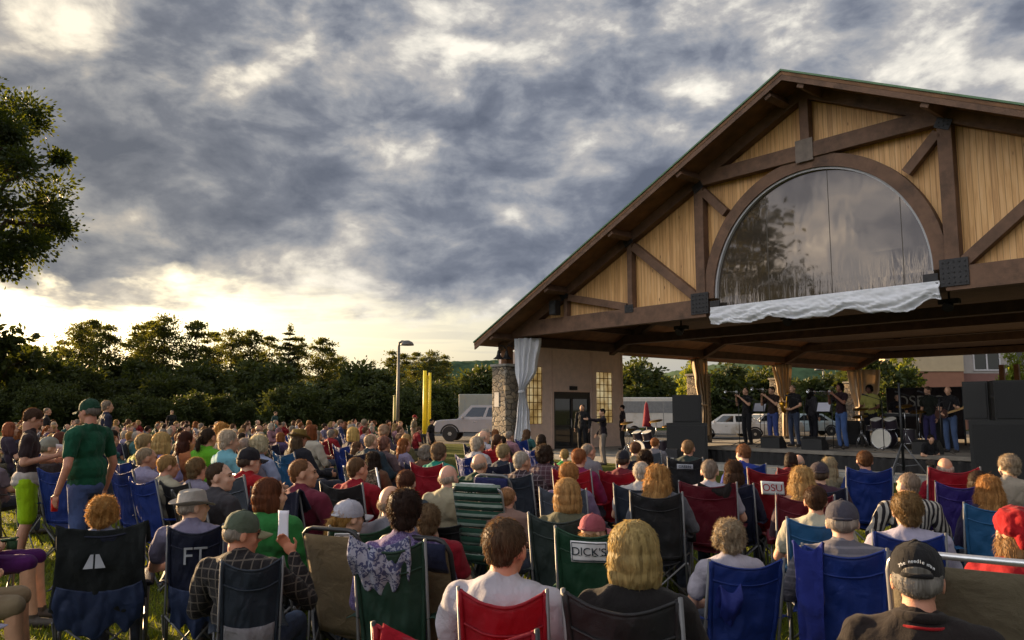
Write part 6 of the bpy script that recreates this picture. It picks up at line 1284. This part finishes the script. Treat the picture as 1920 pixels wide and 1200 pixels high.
    def drum(par, nm, c, r, h, tilt=0, axis='Z'):
        M = Matrix.Rotation(math.pi / 2, 3, 'X') if axis == 'Y' else Matrix.Rotation(tilt, 3, 'X'); k = MB(); k.lathe([(r, -h / 2), (r, h / 2)], c, 22, M); o = k.build(nm, DRUMB, par, R(40)); k = MB(); k.lathe([(r * .97, h / 2 + .002), (r * .97, h / 2 + .006)], c, 22, M); k.lathe([(r * .97, -h / 2 - .006), (r * .97, -h / 2 - .002)], c, 22, M); k.build('drum_head', SKINW, o); k = MB()
        for s in (-1, 1): k.tube([Vector(c) + M @ V(r * 1.01 * math.cos(a), r * 1.01 * math.sin(a), s * h / 2) for a in [i * math.pi / 11 for i in range(22)]], .012, 6, True)
        k.build('hoop', SILV, o, True)
    def drumkit(p, rz, lab):
        t_ = thing('drum_kit', lab, 'drum kit', p, rz, 'drum kits'); drum(t_, 'bass_drum', (0, 0, .29), .28, .42, axis='Y'); drum(t_, 'tom_drum', (-.2, .02, .72), .16, .24, .35); drum(t_, 'tom_drum', (.2, .02, .72), .17, .26, .35); drum(t_, 'floor_tom', (.52, .35, .36), .21, .40); drum(t_, 'snare_drum', (-.48, .38, .58), .18, .14)
        for x, y, z in ((-.6, -.05, 1.12), (.62, -.05, 1.2), (-.8, .3, .9), (.85, .3, 1.05)):
            k = MB(); k.lathe([(.001, .022), (.03, .02), (.22, .0), (.22, -.003), (.03, .012), (.001, .014)], (x, y, z), 22, Matrix.Rotation(.25, 3, 'X')); k.build('cymbal', CYM, t_, True); k = MB(); k.tube([(x, y, 0.5), (x, y, z)], .01, 6); [k.tube([(x, y, .5), (x + .22 * math.cos(i * 2.1), y + .22 * math.sin(i * 2.1), .01)], .009, 5) for i in range(3)]; k.build('cymbal_stand', SILV, t_, True)
    drumkit(pv(on_w(1655, 3.2), 3.2, SZ), PROT, 'dark drum kit in the middle of the stage')
    pk = pv(on_w(1203, .5), .5, .16); drumkit(pk, PROT, 'percussion set on the floor left of the loudspeaker stack')
    for px, w_, yt, lab, k in () and ((1190, 1.6, 762, 'percussionist in dark clothes at the floor drums', dict(shirt='#37323a', hair='short', hcol='#2c2420')), (1228, 2.2, 768, 'helper in white tee beside the floor drums', dict(shirt='#bdb8b4', hair='short', hcol='#5c4a3a'))):
        p = pv(on_w(px, w_), w_, .155); person('keys', lab, p, math.atan2(NN.x, -NN.y) + R(30), group='people beside the stage', near=False, trou='#2a2a30', **k)
    for px, yt, w_, key, yaw, lab, k in ((1130, 768, -1.2, 'point', -38, 'man in black pointing left beside the service block', dict(shirt='#241e28', sleeve='long', trou='#77706c', hair='short', hcol='#2a201c')), (1092, 770, 1.2, 'stand', 20, 'man in black standing before the glazed door', dict(shirt='#222226', sleeve='long', trou='#1c1c20', hair='crop', hcol='#6e5c4c')), (1167, 752, 4.0, 'stand', -40, 'dark figure leaning at the corner of the service block', dict(shirt='#30282a', trou='#2c2a2c', hair='short', hcol='#2a201c'))):
        p = pv(on_w(px, w_), w_, .152 if w_ > -.3 else 0); person(key, lab, p, math.atan2(NN.x, -NN.y) + R(yaw), group='people beside the stage', near=False, **k)
    # keyboard on its stand
    p = pv(on_w(1702, 4.3), 4.3, SZ); t_ = thing('keyboard', 'black keyboard on a crossed stand before the grey haired player', 'keyboard', p, PROT); k = MB(); k.box((0, 0, .95), (1.35, .38, .10), None, .015); k.build('case', IRON, t_); k = MB(); k.box((0, .06, 1.004), (1.2, .16, .012)); k.build('keys', SKINW, t_); k = MB(); [k.tube([(s * .45, -.2, .02), (-s * .45 * .2 + s * .3, .2, .9)], .016, 6) for s in (-1, 1)]; [k.tube([(s * .5, .2, .02), (s * .45, -.18, .9)], .016, 6) for s in (-1, 1)]; k.build('stand', TUBEB, t_)
    for px, w_, lb in ((1448, 1.25, 'black floor monitor wedge before the brown shirted player'), (1525, 1.25, 'black floor monitor wedge before the singer'), (1735, 1.3, 'black floor monitor wedge before the guitarist')):
        t_ = thing('floor_monitor', lb, 'loudspeaker', pv(on_w(px, w_), w_, SZ), PROT, 'floor monitors'); k = MB(); k.prism([(-.2, 0), (.2, 0), (.2, .12), (-.02, .36), (-.2, .3)], (-.3, 0, 0), (0, 1, 0), (0, 0, 1), (.6, 0, 0)); k.build('cabinet', MATS['speaker_paint'], t_); 
    for px, w_, sz, lb in ((1600, 5.5, (.6, .45, .75), 'black amplifier cabinet behind the tall trumpet player'), (1765, 5.2, (.7, .4, .9), 'black amplifier cabinet behind the guitarist')): speaker('amplifier', lb, pv(on_w(px, w_), w_, SZ), PROT, sz, 'amplifiers')
    # backdrop banner
    yb_ = pv(on_w(1735, 7.2), 7.2).y; zhi = at(1735, 728, yb_).z - SZ; zlo = at(1735, 822, yb_).z - SZ; s0b, s1b = on_w(1664, 7.2), on_w(1806, 7.2); bw = s1b - s0b; t_ = thing('banner', 'dark stage banner with pale lettering behind the keyboard', 'banner', pv((s0b + s1b) / 2, 7.2, SZ), PROT); k = MB(); k.grid(40, 8, lambda u, v: ((u - .5) * bw, .03 * math.sin(u * 40), zlo + (zhi - zlo) * v)); k.build('cloth', simple('banner_cloth', '#241a19', .9, .2), t_, True, .006); k = MB(); k.tube([(-bw / 2, .03, zhi), (bw / 2, .03, zhi)], .03, 7); [k.tube([(s * bw / 2, .03, 0), (s * bw / 2, .03, zhi + .02)], .03, 7) for s in (-1, 1)]; k.build('frame', TUBEB, t_)
    q = link('lettering', text_mesh('OSEEO', .50, simple('banner_print', '#8f897c', .8, .2), depth=.004), t_, (on_w(1728, 7.2) - (s0b + s1b) / 2, -.045, at(1728, 753, yb_).z - SZ)); q.rotation_euler = (math.pi / 2, 0, 0)
    # lighting tripod at the stage front
    p = pv(on_w(1688, -.4), -.4, 0); t_ = thing('lighting_stand', 'tall dark lighting stand with braced legs in front of the stage', 'stand', p, PROT); k = MB(); k.tube([(0, 0, .3), (0, 0, 2.35)], [.035, .028], 8); k.build('mast', TUBEB, t_, True); k = MB(); [(k.tube([(0, 0, .95), (.62 * math.cos(a), .62 * math.sin(a), .02)], .016, 6), k.tube([(0, 0, .4), (.34 * math.cos(a), .34 * math.sin(a), .45)], .012, 6)) for a in (.3, 2.4, 4.5)]; k.build('legs', TUBEG, t_, True)
    for i in range(4):
        p = pv(on_w(1208 + i * 14, -.9), -.9 + .2 * (i % 2), 0)
        t_ = thing('equipment_case', ('black road case left of the loudspeaker stack', 'pale plastic crate on the grass left of the loudspeakers', 'small grey equipment case beside the loudspeaker stack', 'black equipment case with silver edge touching the loudspeakers')[i], 'case', p, PROT + .2 * i, 'equipment cases'); k = MB(); k.box((0, 0, .19 + .03 * i), (.5 - .05 * i, .4, .38 + .06 * i), None, .015); b_ = k.build('shell', simple('case_%d' % i, ('#262528', '#8f8a84', '#56555a', '#232226')[i], .6, .2), t_); k = MB(); k.box((0, -.212, .3), (.14, .02, .04), None, .005); k.build('handle', SILV, b_)
# ------------------------------------------------------------------ vehicles and things behind
CARGLASS = glass_mat('car_glass', '#1c2226', .05); TYRE = simple('tyre_rubber', '#1f1f20', .85, .2, 20, .3, 80); RIM = simple('alloy_rim', '#a7a49e', .35, .15, metal=.7); CHROME = simple('chrome_trim', '#b8b8ba', .2, .1, metal=.9)
def paint(name, col): return simple(name, col, .28, .08, 2, .02, 30, spec=.6, dirt='#8d8472' if col != '#b01018' else None)
def wheel(par, x, y, r, wd=.24):
    k = MB(); M = Matrix.Rotation(math.pi / 2, 3, 'X'); k.lathe([(r * .62, -wd / 2), (r * .95, -wd / 2), (r, -wd / 2 + .03), (r, wd / 2 - .03), (r * .95, wd / 2), (r * .62, wd / 2)], (x, y, r), 28, M); o = k.build('wheel', TYRE, par, R(40)); k = MB(); s = -1 if y < 0 else 1
    k.lathe([(r * .64, -.03), (r * .64, .03)], (x, y + s * wd * .36, r), 24, M)
    for i in range(6): a = i * math.pi / 3; k.beam((x, y + s * wd * .45, r), (x + r * .6 * math.cos(a), y + s * wd * .42, r + r * .6 * math.sin(a)), .07, .03, (0, 1, 0))
    k.lathe([(.07, -.02), (.07, .02)], (x, y + s * wd * .47, r), 12, M); k.build('rim', RIM, o)
def vehicle(name, label, cat, loc, rz, prof, cabin, wb, r, width, col, wins, lights=True, group=None, bed=None):
    """body from a side profile (x forward = -), cabin with inward-sloping glass"""
    t_ = thing(name, label, cat, loc, rz, group); pm = paint('paint_' + name + col.lstrip('#'), col); hw = width / 2
    bm = bmesh.new(); n = len(prof)
    def ring(y, ins): return [bm.verts.new((x * 1.0, y, max(.28, z) if True else z)) for x, z in [(x + (ins if x < 0 else -ins), z - (ins * .5 if z > .6 else 0)) for x, z in prof]]
    rs = [ring(-hw + .0, .07), ring(-hw + .09, 0), ring(hw - .09, 0), ring(hw, .07)]
    for a, b in zip(rs[:-1], rs[1:]):
        for i in range(n): bm.faces.new((a[i], a[(i + 1) % n], b[(i + 1) % n], b[i]))
    bm.faces.new(rs[0][::-1]); bm.faces.new(rs[-1]); bmesh.ops.recalc_face_normals(bm, faces=bm.faces[:])
    me = bpy.data.meshes.new('body'); bm.to_mesh(me); bm.free(); me.materials.append(pm); link('body', me, t_)
    k = MB(); a0, a1, a2, a3, z0, z1 = cabin; tw = hw - .17       # a0..a3: base front, top front, top rear, base rear
    b = [(a0, -hw + .05, z0), (a3, -hw + .05, z0), (a3, hw - .05, z0), (a0, hw - .05, z0), (a1, -tw, z1), (a2, -tw, z1), (a2, tw, z1), (a1, tw, z1)]
    k.add(b, [(3, 2, 1, 0), (4, 5, 6, 7), (0, 1, 5, 4), (1, 2, 6, 5), (2, 3, 7, 6), (3, 0, 4, 7)]); cb = k.build('cab', pm, t_)
    def side(y0, fx0, fx1, lo, hi):
        def P_(fx, fz): x = (a0 + (a3 - a0) * fx) * (1 - fz) + (a1 + (a2 - a1) * fx) * fz; y = (hw - .05) * (1 - fz) + tw * fz; return (x, (y + .006) * y0, z0 + (z1 - z0) * fz)
        return [P_(fx0, lo), P_(fx1, lo), P_(fx1, hi), P_(fx0, hi)]
    for fx0, fx1 in wins:
        for s in (-1, 1): k = MB(); k.add(side(s, fx0, fx1, .2, .84), [(0, 1, 2, 3)]); k.build('side_window', CARGLASS, cb, solid=.004)
    for (xa, xb) in ((a0, a1), (a3, a2)):
        k = MB(); sx_ = -.008 if xa == a0 else .008; k.add([(xa + (xb - xa) * .1 + sx_, -hw + .16, z0 + .06), (xa + (xb - xa) * .1 + sx_, hw - .16, z0 + .06), (xa + (xb - xa) * .9 + sx_, tw - .06, z1 - .06), (xa + (xb - xa) * .9 + sx_, -tw + .06, z1 - .06)], [(0, 1, 2, 3)]); k.build('windscreen', CARGLASS, cb, solid=.004)
    for x in wb:
        for s in (-1, 1):
            k = MB(); k.tube([(x + (r + .07) * math.cos(a), s * (hw + .004), r + (r + .07) * math.sin(a)) for a in [i * math.pi / 12 for i in range(13)]], .045, 6); k.build('wheel_arch', TYRE, t_, True); wheel(t_, x, s * (hw - .10), r)
    x0 = min(p[0] for p in prof)
    for s in (-1, 1):
        k = MB(); k.box((x0 + .06, s * (hw - .26), .82), (.10, .30, .16), None, .03); k.build('headlight', simple('lamp_glass', '#c9c8c0', .15, .1), t_)
        k = MB(); k.box((a0 + .35, s * (hw + .08), z0 + .12), (.1, .16, .13), None, .03); k.build('wing_mirror', pm, t_)
        k = MB(); [k.box((a0 + (a3 - a0) * f, s * (hw + .004), z0 - .12), (.16, .02, .03), None, .005) for f in (.34, .78)]; k.build('door_handle', CHROME, t_)
    k = MB(); k.box((x0 - .03, 0, .48), (.14, width * .95, .2), None, .04); k.build('bumper', CHROME if 'pickup' in name else pm, t_)
    return t_
g0 = ground_at(870, 825); Yp = 43.0; pt = at(818, 800, Yp)
vehicle('pickup_truck', 'silver white crew cab pickup truck parked behind the stone pier', 'pickup truck', (pt.x + 2.75, Yp, 0), R(-6), [(-2.70, .52), (-2.78, .62), (-2.78, .92), (-2.66, 1.10), (-2.4, 1.16), (-1.3, 1.22), (2.75, 1.24), (2.8, .6), (2.6, .52)], (-1.5, -.72, 1.25, 1.5, 1.18, 1.96), (-1.85, 1.75), .42, 1.95, '#84858c', ((.10, .46), (.52, .90)))
def box_trailer(label, px0, px1, py0, py1, Y, col, stripe=None, grp='white trailers'):
    a = at(px0, py1, Y); b = at(px1, py0, Y); w_ = b.x - a.x; zt = b.z; t_ = thing('box_trailer', label, 'trailer', ((a.x + b.x) / 2, Y, 0), 0, grp); k = MB(); k.box((0, 1.2, (zt + .55) / 2), (w_, 2.4, zt - .55), None, .06); bd = k.build('body', paint('trailer_paint' + col.lstrip('#'), col), t_)
    if stripe: k = MB(); k.box((0, -.006, zt - (zt - .55) * .32), (w_ * .985, .02, (zt - .55) * .38)); k.build('window_band', simple('grey_band', stripe, .4, .2), bd)
    k = MB(); [k.box((-w_ / 2 + w_ * (i + .5) / 3, -.008, (zt + .6) / 2 - .1), (.05, .02, (zt - .6) * .8)) for i in range(3)]; k.build('door_seam', simple('seam_grey', '#7d7f80', .5, .1), bd)
    for x in (-w_ * .15, w_ * .1): wheel(t_, x, .12, .36)
    return t_
box_trailer('pale box trailer parked behind the silver pickup', 860, 930, 739, 775, 58, '#83857f')
box_trailer('long white trailer with a grey band right of the service block', 1150, 1262, 745, 812, 50, '#b4b3b0', '#6b6f74')
p = at(1212, 764, 45); t_ = thing('garden_parasol', 'closed red parasol standing before the white trailer', 'parasol', (p.x, 45, 0)); k = MB(); k.lathe([(.03, 2.15), (.10, 2.0), (.20, 1.2), (.26, .75), (.05, .74)], (0, 0, 0), 12); k.build('canopy', fabric('#8a2a38'), t_, True); k = MB(); k.tube([(0, 0, 0), (0, 0, 2.2)], .025, 6); k.build('pole', TUBEG, t_)
CARP = [(-2.2, .35), (-2.25, .62), (-2.1, .80), (-1.0, .92), (2.05, .96), (2.2, .6), (2.15, .35)]
for px, Y, col, rz, lab in ((1372, 46, '#b4b6b8', -20, 'white car parked behind the leftmost trumpet player'), (1436, 50, '#a9a8a6', 10, 'pale car parked between the trumpet players'), (1510, 52, '#8fa0a8', 0, 'light blue car parked behind the singer'), (668, 74, '#8d98b0', 0, 'pale blue car parked at the foot of the far wood'), (1070, 60, '#c0c0be', 0, 'white car parked beyond the service block')):
    p = at(px, 790, Y); vehicle('parked_car', lab, 'car', (p.x, Y, 0), R(rz), CARP, (-1.25, -.45, .85, 1.7, .90, 1.45), (-1.35, 1.35), .32, 1.78, col, ((.1, .47), (.53, .88)), group='cars parked behind')
# street lamps
def lamp(px, ptop, Y, label, side=1, col='#5a5b55'):
    tp = at(px, ptop, Y); h = tp.z; t_ = thing('street_lamp', label, 'street lamp', (tp.x, Y, 0), 0, 'street lamps'); pm = simple('lamp_pole_paint' + col.lstrip('#'), col, .55, .15, 4, .05, metal=.2); k = MB(); k.tube([(0, 0, 0), (0, 0, h - .3)], [.10, .07], 10); k.lathe([(.24, 0), (.24, .05), (.15, .08), (.15, .3)], (0, 0, 0), 12); k.build('pole', pm, t_, True)
    k = MB(); k.tube([(0, 0, h - .35), (.02 * side, 0, h - .08), (.16 * side, 0, h), (.40 * side, 0, h - .03)], .06, 8); k.build('arm', pm, t_, True); k = MB(); k.lathe([(.12, .12), (.28, .04), (.36, -.08), (.36, -.13), (.2, -.12)], (.42 * side, 0, h - .08), 18); k.build('lamp_head', simple('lamp_head_grey', '#4d4e4c', .5, .15), t_, True); return t_
lamp(748, 640, 40, 'tall street lamp with hooded head beside the yellow foul pole')
lamp(1543, 690, 70, 'pale street lamp behind the band under the pavilion', -1, '#a9aaa4')
# foul pole: yellow post carrying a narrow mesh wing
pf = at(797, 695, 44); YEL = simple('yellow_paint', '#d8c21c', .5, .12, 4, .05); t_ = thing('foul_pole', 'tall bright yellow double foul pole left of the pickup', 'foul pole', (pf.x, 44, 0)); k = MB(); k.tube([(0, 0, 0), (0, 0, pf.z)], .10, 12); k.build('post', YEL, t_, True); k = MB(); k.tube([(.29, 0, .3), (.29, 0, pf.z - .12)], .075, 8); k.build('wing_post', YEL, t_, True); k = MB()
for i in range(80): z = .4 + (pf.z - .7) * i / 79; k.tube([(.08, 0, z), (.28, 0, z)], .012, 4)
for i in range(5): k.tube([(.10 + .04 * i, 0, .4), (.12 + .045 * i, 0, pf.z - .3)], .008, 4)
k.build('wing_mesh', YEL, t_)
pg = at(747, 743, 41); k = MB(); k.tube([(0, 0, 0), (0, 0, pg.z)], .07, 8); k.lathe([(.08, -.02), (.09, .02), (.02, .06)], (0, 0, pg.z), 10); tag(k.build('marker_post', simple('faded_yellow_paint', '#8d8a4a', .6, .15), None, True, loc=(pg.x - .1, 40.4, 0)), 'short faded yellow post at the foot of the street lamp', 'post')
# tan building behind the stage
YB = 67.0; a = at(1664, 760, YB); c = at(1812, 760, YB); e = at(1960, 760, YB + 3); ZB = 9.0
bl = thing('apartment_building', 'tan and brown building with white framed window behind the stage', 'building', (a.x, YB, 0), 0)
TAN = simple('tan_siding', '#b3a184', .85, .06, 2, .2, 40); BRN = simple('brown_siding', '#8c6350', .85, .08, 2, .2, 40); TAN_SH = simple('shaded_tan_siding', '#a29b98', .85, .06, 2, .2, 40); BRN_SH = simple('shaded_brown_siding', '#7c5a54', .85, .08, 2, .2, 40)  # right face repeats tan and brown with its shade put into the colour
w1 = c.x - a.x; zsplit = at(1740, 695, YB).z; zs2 = at(1850, 699, YB).z
k = MB(); k.box((w1 / 2, 4, (zsplit + ZB) / 2), (w1, 8, ZB - zsplit)); k.build('wall', TAN, bl); k = MB(); k.box((w1 / 2, 4, zsplit / 2), (w1 - .06, 7.94, zsplit)); k.build('wall', BRN, bl)
k = MB(); k.box((w1 / 2, -.03, zsplit), (w1, .06, .12)); k.build('trim', TAN, bl)
k = MB(); k.box((w1 + 4.0, 4.6, (zs2 + ZB) / 2), (8, 7, ZB - zs2)); k.build('wall', TAN_SH, bl); k = MB(); k.box((w1 + 4.0, 4.6, zs2 / 2), (7.94, 6.94, zs2)); k.build('wall', BRN_SH, bl)
k = MB(); k.prism([(-.4, ZB), (w1 + 8.4, ZB), (w1 + 4, ZB + 2.4), (3.6, ZB + 2.4)], (0, -.5, 0), (1, 0, 0), (0, 0, 1), (0, 9.4, 0)); k.build('roof', simple('grey_shingle', '#4e4a48', .9, .2, 6, .4, 30), bl)
WFR = simple('white_frame', '#c4c1c4', .5, .06)
for px0, px1, y0, y1, dy in ((1826, 1872, 654, 694, 1.1), (1905, 1935, 654, 694, 1.1)):
    A = at(px0, y1, YB + dy); B = at(px1, y0, YB + dy); k = MB(); cx_, cz_, ww_, hh_ = (A.x + B.x) / 2 - a.x, (A.z + B.z) / 2, B.x - A.x, B.z - A.z
    for s in (-1, 0, 1): k.box((cx_ + s * ww_ / 2, dy - .04, cz_), (.12, .12, hh_ + .12))
    for s in (-1, 1): k.box((cx_, dy - .043, cz_ + s * hh_ / 2), (ww_ + .12, .11, .12))
    wo_ = k.build('window', WFR, bl); k = MB(); k.box((cx_, dy - .02, cz_), (ww_, .03, hh_)); k.build('pane', CARGLASS, wo_)
